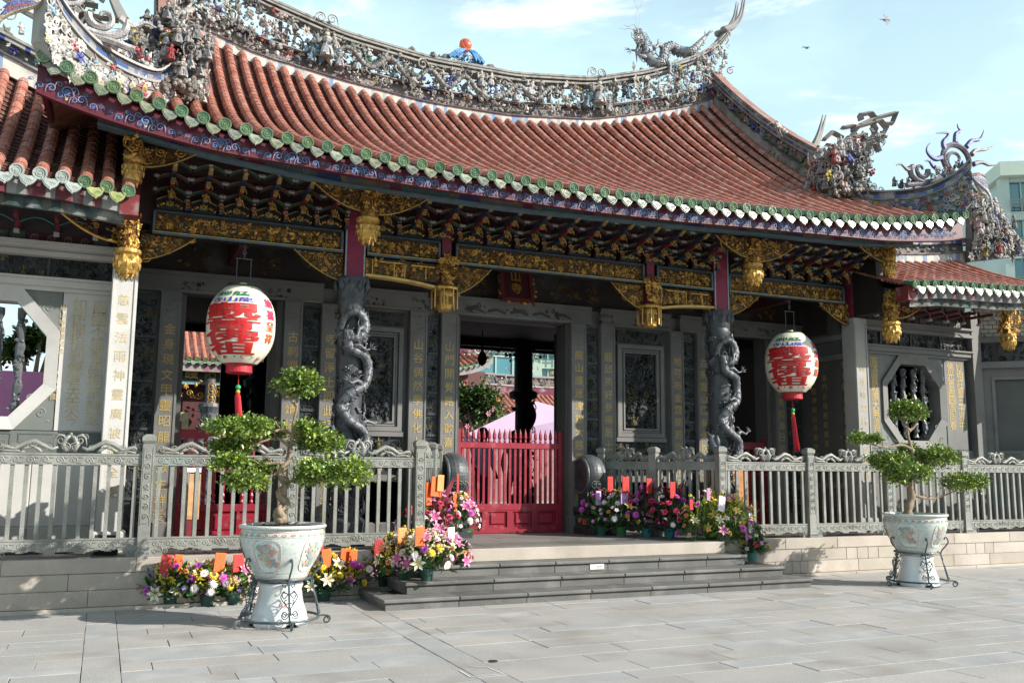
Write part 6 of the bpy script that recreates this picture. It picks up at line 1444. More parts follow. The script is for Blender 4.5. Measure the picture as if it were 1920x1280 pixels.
    for k in range(16):
        a = 2*PI*k/16; u = .065; r = rad_(u)+.012; M_ = frame((math.sin(a)*r, -math.cos(a)*r, u*H_), (math.cos(a), math.sin(a), 0), (-math.sin(a), math.cos(a), 0), (0, 0, 1))
        q.put(T_leaf if k % 2 else T_ball, M_@TR(ry=1.2, s=.001)@TR(sc=(30, 8, 30)), c=(.03, .14, .07) if k % 2 else (.30, .10, .08))
    q.build('painted_border', M_ink, t)
lantern(1.56, .86, 2.93, 3.94, -.50, 'sunlit paper lantern with red lettering hanging above the left bonsai', '納福呈祥')
lantern(10.69, .86, 2.93, 3.93, -.84, 'shaded paper lantern with red lettering hanging left of the right wing', '風調雨順')

# ------------------------------------------------------------------ porcelain bowls, pedestals, iron stands
def porcelain_mat():
    m_ = bpy.data.materials.new('famille rose porcelain'); m_.use_nodes = True; t = m_.node_tree; N = t.nodes; K = t.links.new; b = N['Principled BSDF']; b.inputs['Roughness'].default_value = .18; b.inputs['Coat Weight'].default_value = .4
    tc_ = N.new('ShaderNodeTexCoord'); an = N.new('ShaderNodeAttribute'); an.attribute_name = 'Col'; base = an.outputs['Color']
    for sc, col, lo, hi in ((34, (.18, .38, .34), .60, .64), (46, (.25, .22, .28), .62, .66), (58, (.42, .14, .12), .66, .69), (16, (.30, .45, .42), .60, .66)):
        n_ = N.new('ShaderNodeTexNoise'); n_.inputs['Scale'].default_value = sc; n_.inputs['Detail'].default_value = 3; n_.noise_dimensions = '4D'; n_.inputs['W'].default_value = sc; K(tc_.outputs['Object'], n_.inputs['Vector'])
        r_ = N.new('ShaderNodeMapRange'); r_.inputs['From Min'].default_value = lo; r_.inputs['From Max'].default_value = hi; r_.inputs['To Max'].default_value = .62; K(n_.outputs['Fac'], r_.inputs['Value'])
        x_ = N.new('ShaderNodeMix'); x_.data_type = 'RGBA'; K(r_.outputs['Result'], x_.inputs['Factor']); K(base, x_.inputs['A']); x_.inputs['B'].default_value = (*col, 1); base = x_.outputs['Result']
    K(base, b.inputs['Base Color']); return m_
M_porc = porcelain_mat(); M_white = mat('white glazed porcelain', (.66, .67, .66), .2, attr=True, var=.06, vs=4, coat=.4, dirt=((.45, .44, .42), 6, .66, .85))
def urn_set(x, y, yaw, labs, s=1.0):
    zb = .44
    u = thing('porcelain_bowl', labs[0], 'planter bowl', (x, y, zb), yaw-.55)
    b = MB(); W = (.54, .57, .54); prof = [(.20, 0), (.255, .01), (.27, .05), (.30, .12), (.37, .24), (.418, .36), (.432, .44), (.425, .50), (.41, .535)]
    def rr(z): return float(np.interp(z, [p[1] for p in prof], [p[0] for p in prof]))
    P_ = [(rr(z), z) for z in np.linspace(0, .535, 22)]
    b.lathe(P_, 40, c=W); b.lathe([(.41, .535), (.445, .545), (.45, .56), (.44, .575), (.40, .575), (.395, .55)], 40, c=(.60, .61, .58)); b.build('bowl', M_porc, u, smooth=True)
    bd = MB()
    for z, h, c_ in ((.505, .006, (.55, .30, .22)), (.455, .005, (.25, .35, .30)), (.045, .008, (.55, .34, .24)), (.10, .005, (.35, .38, .36)), (.47, .004, (.55, .35, .30))):
        bd.lathe([(rr(z)+.001, z), (rr(z+h/2)+.004, z+h/2), (rr(z+h)+.001, z+h)], 40, c=c_)
    def onb(a, z, l=.003): r = rr(z)+l; return np.array((math.sin(a)*r, -math.cos(a)*r, z))
    def patch(a0, z0, da, dz, c_, l=.003, oval=1.0, n=14):
        V = [onb(a0, z0, l)]+[onb(a0+da*math.copysign(abs(math.cos(t))**oval, math.cos(t)), z0+dz*math.copysign(abs(math.sin(t))**oval, math.sin(t)), l) for t in np.linspace(0, 2*PI, n, endpoint=False)]
        bd.add(V, t=[[0, 1+(i+1) % n, 1+i] for i in range(n)], c=c_)
        V2 = [onb(a0+da*1.0*math.copysign(abs(math.cos(t))**oval, math.cos(t)), z0+dz*math.copysign(abs(math.sin(t))**oval, math.sin(t)), l+.001) for t in np.linspace(0, 2*PI, n+1)]
        bd.tube(V2, .003, 4, c=(.45, .36, .25), cap=False)
    rnd = random.Random(8)
    for k in range(5):
        a = 2*PI*k/5
        patch(a, .275, .36, .165, (.60, .66, .66), oval=.55)
        for i in range(60):                                    # painted peonies and leaves
            c_ = rnd.choice(((.50, .27, .20), (.54, .36, .28), (.22, .36, .30), (.30, .42, .36), (.26, .30, .42), (.48, .47, .36)))
            da, dz = rnd.gauss(0, .15), rnd.gauss(0, .065)
            if abs(da) < .24 and abs(dz) < .12: sz = rnd.uniform(.012, .032); V = [onb(a+da, .275+dz, .006)]+[onb(a+da+sz*2.4*math.cos(t)*(1+.25*math.sin(5*t)), .275+dz+sz*math.sin(t)*(1+.25*math.cos(5*t)), .0055+.0005*(i % 3)) for t in np.linspace(0, 2*PI, 12, endpoint=False)]; bd.add(V, t=[[0, 1+(i_+1) % 12, 1+i_] for i_ in range(12)], c=c_)
    for k in range(30):
        a = 2*PI*k/30; patch(a, .483, .05, .010, rnd.choice(((.35, .20, .20), (.2, .33, .35), (.4, .38, .3))), oval=.7, n=8)
    bd.build('painted_panels', M_ink, u)
    b = MB(); b.lathe([(0, .545), (.2, .55), (.40, .54)], 30); rs_ = random.Random(4)
    for k in range(60): a = rs_.uniform(0, 6.28); r = rs_.uniform(0, .36); b.put(T_ball, TR(r*math.cos(a), r*math.sin(a), .548, rs_.uniform(.008, .02)))
    b.build('soil', M_soil, u)
    p = thing('porcelain_pedestal', labs[1], 'pedestal', (x, y, 0), yaw)
    b = MB(); n = 44; prof2 = [(.205, .43), (.225, .425), (.23, .40), (.215, .36), (.235, .24), (.275, .12), (.30, .03), (.305, 0), (.28, 0), (.25, .12), (.21, .3)]
    V = []
    for r, z in prof2:
        for j in range(n):
            a = 2*PI*j/n; V.append([r*math.sin(a), -r*math.cos(a), z])
    F = []
    for i in range(len(prof2)-1):
        for j in range(n):
            F.append([i*n+j, i*n+(j+1) % n, (i+1)*n+(j+1) % n, (i+1)*n+j])
    V = np.array(V)
    for i, (r, z) in enumerate(prof2):                         # scalloped foot openings
        if z < .03:
            for j in range(n):
                a = (2*PI*j/n+.55) % (2*PI/4); d = abs(a-PI/4)
                if d < .22: V[i*n+j, 2] = .075*(1-(d/.22)**2)
    b.add(V, F); b.lathe([(.0, .425), (.20, .43)], 30); b.build('body', M_white, p, smooth=True)
    q = MB(); 
    for k, c_ in enumerate('敬獻'): 
        v, tr, _ = glyph(c_); a0 = -.15+.2*k
        for a1 in (a0,): q.add([(math.sin(a1+g_[0]*.16)*.258, -math.cos(a1+g_[0]*.16)*.258, .215+g_[1]*.035) for g_ in v], t=tr, c=(.45, .15, .16))
    q.build('lettering', M_ink, p)
    st = thing('iron_stand', labs[2], 'stand', (x, y, 0), yaw)
    q = MB(); q.tube([(.30*math.cos(a)*1.0, .30*math.sin(a), .47) for a in np.linspace(0, 2*PI, 33)], .013, 6, cap=False); q.build('upper_ring', M_iron, st)
    q = MB(); q.tube([(.40*math.cos(a), .40*math.sin(a), .075) for a in np.linspace(0, 2*PI, 33)], .014, 6, cap=False); q.build('lower_ring', M_iron, st)
    lg = MB(); lg.tube(spl([(.50, 0, .045), (.475, 0, .07), (.45, 0, .035), (.47, 0, .01), (.50, 0, .02), (.515, 0, .05), (.50, 0, .075), (.44, 0, .085), (.40, 0, .08)], 18), .009, 5)
    lg.tube([(.40, 0, .07), (.36, 0, .25), (.315, 0, .45)], .011, 5); lg.tube(spl([(.315, 0, .45), (.33, 0, .50), (.38, 0, .56), (.42, 0, .62), (.40, 0, .685), (.37, 0, .67), (.375, 0, .65)], 16), .010, 5)
    for s in (-1, 1):
        def sc_(pts): lg.tube(spl([(.30+(.47-z_)*.30-.0, s*w_, z_) for w_, z_ in pts], 20), .0055, 4, cap=False)
        sc_([(.02, .16), (.05, .13), (.075, .15), (.06, .18), (.03, .16), (.045, .145)][::-1]+[(.0, .20)][:0] or [(0, 0)])
        sc_([(.045, .15), (.065, .165), (.085, .14), (.06, .11), (.02, .13), (.01, .2), (.06, .27), (.085, .32), (.05, .36), (.01, .34)])
        sc_([(.01, .34), (.05, .30), (.07, .34), (.05, .37), (.035, .345)]); sc_([(.01, .44), (.05, .455), (.06, .42), (.035, .405), (.03, .425)]); sc_([(.0, .26), (.035, .25), (.045, .28), (.02, .29)])
    lm = lg.mesh('scroll_leg', M_iron)
    for k in range(5): link_mesh('scroll_leg', lm, st, rot=(0, 0, -PI/2+.08+2*PI*k/5))
    return u
UL = (1.77, -1.62); UR = (10.80, -1.52)
urn_set(*UL, 0, ('painted porcelain bowl of the left bonsai, the nearer of two', 'white porcelain pedestal under the left bowl, nearer the flowers', 'scrolled iron stand round the left pedestal'))
urn_set(*UR, -.55, ('painted porcelain bowl of the right bonsai, standing alone before the fence', 'white porcelain pedestal under the right bowl, in front of the bare plinth', 'scrolled iron stand round the right pedestal'))

# ------------------------------------------------------------------ bonsai trees
def leafy(b, c, rx, ry, rz, n, rnd, size=.035, hollow=.55):
    C = np.array(c); nb_ = max(7, int(n/60)); sub = []
    for _ in range(nb_):
        a = rnd.uniform(0, 2*PI); r = math.sqrt(rnd.random())*.72; sub.append((C+np.array((rx*r*math.cos(a), ry*r*math.sin(a), rz*rnd.uniform(-.3, .75)*(1-r*.7))), rnd.uniform(.14, .33)))
    V = []; T = []; Cc = []
    for i in range(n):
        s, f = sub[rnd.randrange(nb_)]
        d = np.array((rnd.gauss(0, 1), rnd.gauss(0, 1), rnd.gauss(.25, .9))); d /= np.linalg.norm(d)+1e-9
        p = s+d*np.array((rx, ry, rz*1.15))*f*(rnd.uniform(hollow, 1.12) if rnd.random() > .05 else rnd.uniform(1.1, 1.7))*np.array((1, 1, 1.35))
        # leaf: rhombus folded along its axis
        ax = d*.7+np.array((rnd.gauss(0, .6), rnd.gauss(0, .6), rnd.gauss(.0, .4))); ax /= np.linalg.norm(ax)
        sd = np.cross(ax, (rnd.gauss(0, .4), rnd.gauss(0, .4), 1)); sd /= np.linalg.norm(sd)+1e-9; up_ = np.cross(sd, ax)
        L_ = size*rnd.uniform(.65, 1.25); w_ = L_*.33; k = len(V)
        V += [p, p+ax*L_*.5+sd*w_+up_*w_*.3, p+ax*L_, p+ax*L_*.5-sd*w_+up_*w_*.3]; T += [[k, k+1, k+2], [k, k+2, k+3]]
        g_ = rnd.random(); c_ = (1.0, 1.0, 1.0) if g_ < .5 else (1.7, 1.55, 1.1) if g_ < .75 else (.65, .75, .8) if g_ < .93 else (2.6, 2.0, 1.0); Cc += [c_, c_]
    b.add(V, t=T, tc=np.array(Cc))
def bonsai(base, pads, trunk, branches, lab, Y, seed, r0):
    rnd = random.Random(seed); t = thing('bonsai_tree', lab, 'bonsai', base)
    B0 = np.array(base); X = lambda px, py, dy=0: at(px, py, Y=Y+dy)-B0
    q = MB(); P_ = spl([X(*p) for p in trunk], 40); R = np.interp(np.linspace(0, 1, 40), [0, .08, .3, .6, 1], [r0*1.35, r0, r0*.8, r0*.5, r0*.22]); q.tube(P_, R*np.array([1+.12*math.sin(i*1.7) for i in range(40)]), 9)
    if seed == 1:                                              # braided second stem
        P2 = P_[:18].copy(); 
        for i in range(18): P2[i] += np.array((math.sin(i*.75)*.05, math.cos(i*.75)*.05, 0))
        q.tube(P2, np.linspace(.045, .022, 18), 7)
    q.build('trunk', M_bark, t, smooth=True)
    for br in branches:
        q = MB(); P_ = spl([X(*p) for p in br], 16); q.tube(P_, np.linspace(r0*.42, r0*.14, 16), 6)
        for i in range(5, 16, 3):
            for _ in range(2): e = P_[i]+np.array((rnd.uniform(-.12, .12), rnd.uniform(-.12, .12), rnd.uniform(.04, .12))); q.tube([P_[i], (P_[i]+e)/2+np.array((0, 0, .01)), e], [.008, .006, .003], 4)
        q.build('branch', M_bark, t)
    for (px, py, wpx, hpx, dy, n) in pads:
        c = X(px, py, dy); m_ = mpp(c+B0); q = MB(); leafy(q, c, wpx*m_*1.18, wpx*m_*.95, hpx*m_*1.32, int(n*1.25), rnd, size=.047, hollow=.3); q.build('foliage_pad', M_leaf, t)
    return t
yL = UL[1]
bonsai((UL[0], yL, .985), [(560, 724, 44, 27, 0, 2300), (455, 805, 66, 22, -.1, 2200), (500, 812, 34, 18, .15, 900), (440, 842, 50, 20, .15, 1400), (425, 868, 42, 18, -.1, 1200), (490, 880, 38, 15, .1, 900), (455, 906, 46, 20, -.15, 1500), (592, 832, 52, 24, .1, 1900), (578, 810, 30, 18, -.1, 700), (622, 893, 80, 30, -.05, 4200)],
       [(530, 978), (519, 962), (539, 945), (522, 926), (540, 906), (524, 886), (541, 862), (545, 838), (549, 812), (551, 790), (556, 765), (558, 742)],
       [[(545, 838), (520, 822), (490, 828), (455, 842)], [(550, 812), (560, 820), (585, 838)], [(532, 905), (560, 900), (600, 905)], [(548, 815), (528, 806), (500, 812), (470, 815)], [(536, 880), (510, 890), (470, 905)], [(555, 760), (545, 748), (535, 735)], [(538, 868), (510, 868), (470, 872), (430, 872)]],
       'large bonsai with a braided trunk in the left bowl, overlapping the left red gate', yL, 1, .048)
yR = UR[1]
bonsai((UR[0], yR, .985), [(1705, 774, 38, 20, 0, 2300), (1626, 824, 34, 13, .1, 1000), (1665, 868, 48, 19, .1, 2000), (1755, 862, 46, 23, -.1, 2200), (1700, 852, 30, 17, .2, 800), (1700, 893, 50, 22, -.15, 2600), (1810, 908, 48, 19, 0, 2300)],
       [(1702, 968), (1704, 950), (1710, 930), (1706, 912), (1704, 890), (1708, 868), (1711, 848), (1706, 830), (1702, 812), (1702, 795)],
       [[(1710, 842), (1690, 834), (1660, 838), (1632, 832)], [(1712, 928), (1740, 934), (1765, 930), (1795, 918)], [(1706, 912), (1690, 905), (1670, 890)], [(1711, 858), (1730, 868), (1750, 870)], [(1706, 900), (1690, 880), (1672, 876)], [(1704, 808), (1715, 798), (1722, 785)], [(1704, 806), (1694, 795), (1690, 785)]],
       'bonsai with one low spreading arm in the right bowl, before the octagonal window', yR, 2, .058)

# ------------------------------------------------------------------ flower arrangements
def petal_ring(b, n, L_, w_, c, tilt, z=0, c2=None):
    for i in range(n):
        a = 2*PI*i/n; ct, st = math.cos(tilt), math.sin(tilt)
        def pt(l, s, u): # length, side, lift
            r = l*ct; zz = z+l*st+u; return (r*math.cos(a)-s*math.sin(a), r*math.sin(a)+s*math.cos(a), zz)
        V = [pt(0, 0, 0), pt(L_*.5, -w_, .0), pt(L_*.55, 0, -L_*.06), pt(L_*.5, w_, 0), pt(L_, 0, -L_*.18)]
        b.add(V, t=[[0, 1, 2], [0, 2, 3], [1, 4, 2], [2, 4, 3]], tc=np.array([c2 or c, c2 or c, c, c]))
def fl_lily(c, c2): b = MB(); petal_ring(b, 6, 1.0, .20, c, .45, c2=c2); petal_ring(b, 3, .5, .03, (.4, .25, .08), .95); b.tube([(0, 0, -.5), (0, 0, 0)], [.05, .12], 5, c=(.2, .3, .1)); return b
def fl_mum(c): b = MB(); [petal_ring(b, 14, 1.0-.17*k, .13, tuple(min(1, v*(1+.14*k)) for v in c), .1+.3*k) for k in range(5)]; return b
def fl_sun(): b = MB(); petal_ring(b, 16, 1.0, .15, (.80, .48, .02), .15); petal_ring(b, 16, .85, .13, (.85, .55, .03), .35); b.lathe([(.42, .05), (.36, .16), (0, .13)], 10, c=(.07, .035, .015)); return b
def fl_rose(c): b = MB(); [petal_ring(b, 6, .8-.15*k, .34-.06*k, tuple(v*(1-.12*k) for v in c), .3+.32*k) for k in range(4)]; return b
def fl_anth(c): b = MB(); b.lathe([(0, 0), (.5, .02), (.75, .08), (.8, .1)], 9, c=c); b.tube([(0, 0, .05), (.1, .0, .5)], [.1, .05], 6, c=(.7, .6, .2)); return b
def fl_orch(c): b = MB(); petal_ring(b, 5, .9, .3, c, .3); b.put(T_ball, TR(0, 0, .15, .2), c=(.6, .1, .3)); return b
FLW = {'lilyp': fl_lily((.72, .32, .48), (.55, .10, .28)), 'lilyw': fl_lily((.80, .76, .70), (.70, .60, .35)), 'lilyy': fl_lily((.78, .60, .22), (.75, .5, .1)), 'mump': fl_mum((.50, .08, .42)), 'mumw': fl_mum((.72, .66, .66)), 'mumy': fl_mum((.72, .52, .04)), 'sun': fl_sun(),
       'roser': fl_rose((.50, .02, .06)), 'roseo': fl_rose((.70, .28, .06)), 'rosep': fl_rose((.72, .40, .42)), 'anth': fl_anth((.74, .62, .58)), 'violet': fl_orch((.20, .10, .42)), 'orchp': fl_orch((.60, .25, .50)), 'orchw': fl_orch((.78, .72, .72)), 'reds': fl_rose((.55, .03, .10))}
FM = {k: v.mesh('blossom', M_fl) for k, v in FLW.items()}
cardcols = {'red': (.48, .035, .025), 'dark': (.36, .02, .03), 'orange': (.80, .13, .02), 'light': (.85, .30, .10), 'white': (.80, .76, .78), 'lilac': (.55, .36, .66), 'pink': (.62, .22, .40)}
def arrangement(px, py, z, r, h, lab, kinds, cards, leaf=(.045, .10, .025), spray=None, blades=0, potc=(.012, .055, .045), seed=0, Yfix=None, n=16, flare=1.0, rib=None):
    p = at(px, py, Z=z) if Yfix is None else at(px, py, Y=Yfix); P = (float(p[0]), float(p[1] if Yfix is None else Yfix), z)
    r *= 1.36 if px < 900 else 1.25; h *= (.96 if z < .5 else 1.0) if px < 900 else 1.0; n = int(n*2.0); rnd = random.Random(900+seed); t = thing('flower_arrangement', lab, 'flowers', P, 0, 'congratulatory flower arrangements by the steps')
    b = MB(); b.lathe([(0, 0), (.07, 0), (.085, .13), (.092, .13), (.092, .145), (.08, .145), (.075, .12), (0, .12)], 14, c=potc); b.build('pot', M_paint, t)
    # direction the bouquet faces: towards the square
    def shell(u, v, k=1.0):
        a = rad(-90)+u*rad(115); e = rad(8)+v*rad(80); return np.array((math.cos(a)*math.cos(e)*r*k, math.sin(a)*math.cos(e)*r*k*.85, .13+math.sin(e)*(h-.13)*k))
    q = MB()
    for i in range(150):
        d = shell(rnd.uniform(-1.2, 1.2), rnd.uniform(-.15, .95), rnd.uniform(.55, 1.05)); o = np.array((0, 0, .13)); m_ = (o+d)/2+np.array((0, 0, .05)); L_ = rnd.uniform(.09, .17); w_ = L_*rnd.uniform(.14, .3)
        ax = d-o; ax /= np.linalg.norm(ax); ax = ax+np.array((rnd.gauss(0, .3), rnd.gauss(0, .3), rnd.gauss(0, .3))); ax /= np.linalg.norm(ax); sd = np.cross(ax, (rnd.gauss(0, .4), rnd.gauss(0, .4), 1)); sd /= np.linalg.norm(sd)
        c_ = tuple(v*rnd.uniform(.6, 1.7) for v in leaf); s0 = d-ax*L_*.4
        q.add([s0, s0+ax*L_*.5+sd*w_, s0+ax*L_, s0+ax*L_*.5-sd*w_, s0+ax*L_*.5+np.array((0, 0, -.01))], t=[[0, 1, 4], [0, 4, 3], [1, 2, 4], [4, 2, 3]], c=c_)
        if i % 4 == 0: q.tube([o, m_, d], .004, 3, c=(.05, .10, .03), cap=False)
    for i in range(60):
        d = shell(rnd.uniform(-1, 1), rnd.uniform(0, .9), rnd.uniform(.3, .75)); s_ = rnd.uniform(.05, .09); q.put(T_leaf, TR(*d, ry=rnd.uniform(0, 6), rz=rnd.uniform(0, 6))@TR(s=s_), c=tuple(v*rnd.uniform(.4, 1.0) for v in leaf))
    for i in range(blades):
        a = rnd.uniform(-PI, 0); l = r*rnd.uniform(.7, 1.25); o = np.array((0, 0, .15)); q.tube(spl([o, o+np.array((math.cos(a)*l*.4, math.sin(a)*l*.3, h*rnd.uniform(.3, .75))), o+np.array((math.cos(a)*l*.8, math.sin(a)*l*.55, h*rnd.uniform(.25, .8)-.1)), o+np.array((math.cos(a)*l*1.15, math.sin(a)*l*.8, h*rnd.uniform(-.2, .7)))], 7), [.004, .009, .009, .007, .005, .003, .001], 3, c=tuple(v*rnd.uniform(1, 2.4) for v in (.07, .13, .03)), flat=.3)
    if rib: 
        for i in range(7): a = rnd.uniform(-2.6, -.5); q.tube(spl([(0, 0, h*.5), (math.cos(a)*r*.5, math.sin(a)*r*.3, h*.9), (math.cos(a)*r*.9, math.sin(a)*r*.4, h*1.25)], 7), [.02, .03, .035, .03, .022, .012, .002], 4, c=rib, flat=.15)
    q.build('leaves', M_fl, t)
    if spray:
        q = MB()
        for i in range(26):
            u = rnd.uniform(-.9, .9); top = shell(u, rnd.uniform(.25, .95), rnd.uniform(1.0, 1.3)); P_ = spl([(0, 0, .15), (top[0]*.6, top[1]*.6, top[2]*.75), top], 8); q.tube(P_, .003, 3, c=(.1, .13, .03), cap=False)
            for k in range(16):
                w_ = rnd.uniform(.45, 1); p_ = P_[int(w_*7)]+np.array((rnd.gauss(0, .018), rnd.gauss(0, .018), rnd.gauss(0, .02))); q.put(T_ball if k % 2 else T_leaf, TR(*p_, ry=rnd.uniform(0, 6))@TR(s=rnd.uniform(.011, .019) if k % 2 else .034), c=tuple(v*rnd.uniform(.8, 1.15) for v in spray))
        q.build('flower_sprays', M_fl, t, kind='stuff')
    # blossoms spread over the shell (best candidate)
    pts = []
    for i in range(n):
        best = max(((rnd.uniform(-.95, .95), rnd.uniform(.0, .92)) for _ in range(9)), key=lambda c_: min([99]+[(c_[0]-o[0])**2+((c_[1]-o[1])*1.2)**2 for o in pts])); pts.append(best)
    for i, (u, v) in enumerate(pts):
        k = kinds[i % len(kinds)]; d = shell(u, v, rnd.uniform(.98, 1.12)); nrm = d-np.array((0, .0, .16)); nrm /= np.linalg.norm(nrm); nrm = nrm+np.array((rnd.gauss(0, .2), -.25, rnd.gauss(0, .2))); nrm /= np.linalg.norm(nrm)
        s_ = {'lilyp': .082, 'lilyw': .082, 'lilyy': .08, 'mump': .052, 'mumw': .048, 'mumy': .042, 'sun': .06, 'roser': .05, 'roseo': .044, 'rosep': .044, 'anth': .052, 'violet': .026, 'orchp': .036, 'orchw': .036, 'reds': .06}[k]*rnd.uniform(1.05, 1.4)
        o = link_mesh('blossom', FM[k], t, tuple(d)); o.rotation_euler = Vector(nrm).to_track_quat('Z', 'Y').to_euler(); o.rotation_euler.rotate_axis('Z', rnd.uniform(0, 6)); o.scale = (s_, s_, s_)
    for (cx, cy, w_, hh, col, rot) in cards:                   # cards given by their place in the picture at the bouquet's depth
        c3 = at(cx, cy, Y=P[1]-r*.55)-np.array(P); mm = mpp(c3+np.array(P)); w_, hh = w_*mm, hh*mm; C_ = cardcols[col]
        q = MB(); M_ = TR(*c3, rz=.38, ry=rot); q.box(-w_/2, w_/2, -.002, .002, -hh/2, hh/2, c=C_, M=M_)
        q.box(-w_/2, -w_/2+.004, -.010, -.002, -hh/2, hh/2, c=tuple(v*.8 for v in C_), M=M_); q.tube([(0, .004, 0), (0, .004, -hh*.5-.12)], .004, 4, c=(.5, .45, .3)) if False else None
        st_ = (M_@np.array((0, 0, -hh/2, 1)))[:3]; q.tube([st_, (st_+np.array((0, 0, .2)))*.5+np.array((0, 0, -.06)), np.array((c3[0]*.3, 0, .15))], .004, 4, c=(.05, .1, .04))
        ink = (.25, .08, .3) if col in ('white', 'lilac', 'pink') else tuple(v*.72 for v in C_)
        for k in range(4):
            xx = -w_*.32+k*w_*.21; z_ = hh*.38
            while z_ > -hh*.36: l = rnd.uniform(.008, .02); q.box(xx-.004, xx+.005, -.0035, -.002, z_-l, z_, c=ink, M=M_); z_ -= l+.007
        q.build('card', M_card, t)
Yc = (.62, .46, .03)
# along the plinth left of the near bowl
arrangement(318, 1137, 0, .24, .52, 'leftmost bouquet with a dark red card and yellow sprays at the plinth foot', ['roseo', 'mump', 'violet', 'lilyw'], [(311, 1057, 21, 36, 'red', .12)], spray=Yc, seed=1, n=9)
arrangement(352, 1134, 0, .22, .50, 'bouquet with an orange card and yellow sprays, second from the left', ['violet', 'mumy', 'rosep', 'lilyw'], [(333, 1055, 18, 32, 'orange', .12)], spray=Yc, seed=2, n=8)
arrangement(388, 1135, 0, .23, .50, 'bouquet with a sunflower and pink mums left of the near bowl', ['anth', 'sun', 'mump', 'orchp', 'violet', 'mumw'], [(412, 1053, 22, 34, 'orange', .1)], spray=Yc, seed=3, n=11)
arrangement(436, 1132, 0, .24, .48, 'bouquet with a dark orange card close to the left side of the near bowl', ['lilyp', 'orchp', 'violet', 'rosep', 'mumw'], [(447, 1055, 22, 32, 'red', .0)], spray=(.55, .40, .12), seed=4, n=12)
arrangement(607, 1125, 0, .24, .54, 'bouquet with yellow and orange blossoms just right of the near bowl', ['lilyw', 'mumy', 'orchp', 'violet', 'sun'], [(612, 1046, 22, 34, 'orange', -.06), (600, 1028, 16, 20, 'dark', .1)], spray=Yc, seed=5, n=13)
arrangement(655, 1118, 0, .25, .54, 'bouquet with a large magenta mum and two orange cards left of the lowest step', ['mump', 'orchp', 'lilyp', 'mumy', 'violet', 'sun', 'lilyw'], [(647, 1044, 22, 32, 'orange', .08), (661, 1048, 18, 34, 'orange', .1)], spray=Yc, seed=6, n=14)
arrangement(716, 1098, .125, .22, .50, 'bouquet with tall yellow sprays and a dark red card on the lowest step', ['violet', 'mump', 'roseo', 'anth', 'lilyp', 'orchw'], [(711, 1028, 24, 34, 'dark', .05)], spray=Yc, seed=7, n=10)
arrangement(757, 1085, .265, .24, .56, 'bouquet of pale lilies with a pale orange card on the second step', ['lilyw', 'rosep', 'roseo', 'anth', 'orchw', 'orchp'], [(754, 1006, 21, 34, 'light', .0)], spray=Yc, seed=8, n=13)
arrangement(800, 1088, .265, .28, .58, 'bouquet with a magenta mum and pink lilies on the second step, orange card', ['lilyw', 'mump', 'mumy', 'lilyp', 'anth', 'rosep', 'lilyw', 'mumw'], [(787, 1005, 23, 34, 'orange', .0)], spray=(.66, .55, .30), seed=9, n=18)
arrangement(838, 1078, .265, .22, .50, 'bouquet of pink lilies with a tall white card nearest the second step middle', ['lilyp', 'lilyp', 'roser', 'lilyp', 'roseo', 'orchp'], [(846, 1007, 18, 38, 'white', -.06)], seed=10, n=14)
arrangement(812, 1020, ZT, .27, .72, 'tall bouquet with clustered orange cards and red leaves below the left drum stone', ['lilyp', 'orchp', 'rosep', 'mumw', 'reds'], [(818, 912, 26, 36, 'orange', .1), (804, 925, 14, 42, 'orange', .0), (826, 905, 16, 30, 'light', .05)], leaf=(.20, .03, .03), rib=(.18, .015, .03), seed=11, n=14)
arrangement(848, 1012, ZT, .30, .66, 'dense bouquet of white and pink orchids on the landing left of the red gate', ['orchw', 'lilyp', 'orchw', 'mumw', 'orchw', 'mump', 'mumy', 'roseo'], [(853, 938, 10, 24, 'orange', -.05), (858, 906, 6, 36, 'red', 0)], seed=12, n=30)
arrangement(782, 1022, ZT, .20, .52, 'small airy bouquet with a tilted dark red card before the fence end post', ['reds', 'orchw', 'lilyp', 'anth'], [(773, 966, 24, 36, 'dark', -.35)], spray=(.5, .4, .3), seed=13, n=10)
# right group
arrangement(1127, 1003, ZT, .30, .68, 'bouquet with a lilac card at the foot of the right drum stone', ['orchp', 'mump', 'roseo', 'orchp', 'rosep', 'roser'], [(1122, 933, 15, 26, 'lilac', 0), (1144, 907, 17, 28, 'red', 0)], seed=14, n=18, potc=(.02, .12, .08))
arrangement(1165, 1005, ZT, .30, .68, 'bouquet with a yellow lily and lilac card, second on the right landing', ['orchw', 'mumw', 'lilyy', 'roseo', 'orchp', 'orchw'], [(1170, 930, 20, 28, 'lilac', 0), (1173, 909, 21, 30, 'red', 0)], seed=15, n=18, potc=(.03, .16, .05))
arrangement(1213, 1006, ZT, .30, .74, 'dark leaved bouquet with magenta mums in a teal pot on the landing', ['reds', 'mump', 'reds', 'roser', 'mump'], [(1217, 910, 17, 27, 'red', 0)], leaf=(.05, .04, .03), rib=(.08, .02, .03), seed=16, n=15, potc=(.02, .20, .20))
arrangement(1256, 1008, ZT, .30, .72, 'dark leaved bouquet with crimson flowers and two white mums on the landing', ['reds', 'mumw', 'reds', 'violet', 'roser', 'mump'], [(1261, 918, 18, 30, 'red', 0)], leaf=(.05, .05, .03), rib=(.09, .02, .03), seed=17, n=16, potc=(.02, .17, .18))
arrangement(1327, 1032, .41, .38, .80, 'large grassy yellow bouquet in a teal pot on the right end of the top step', ['roseo', 'mump', 'lilyw', 'mumy', 'rosep'], [(1296, 946, 13, 18, 'red', 0)], leaf=(.09, .13, .02), spray=(.62, .55, .04), blades=60, seed=18, n=13, potc=(.02, .13, .11))
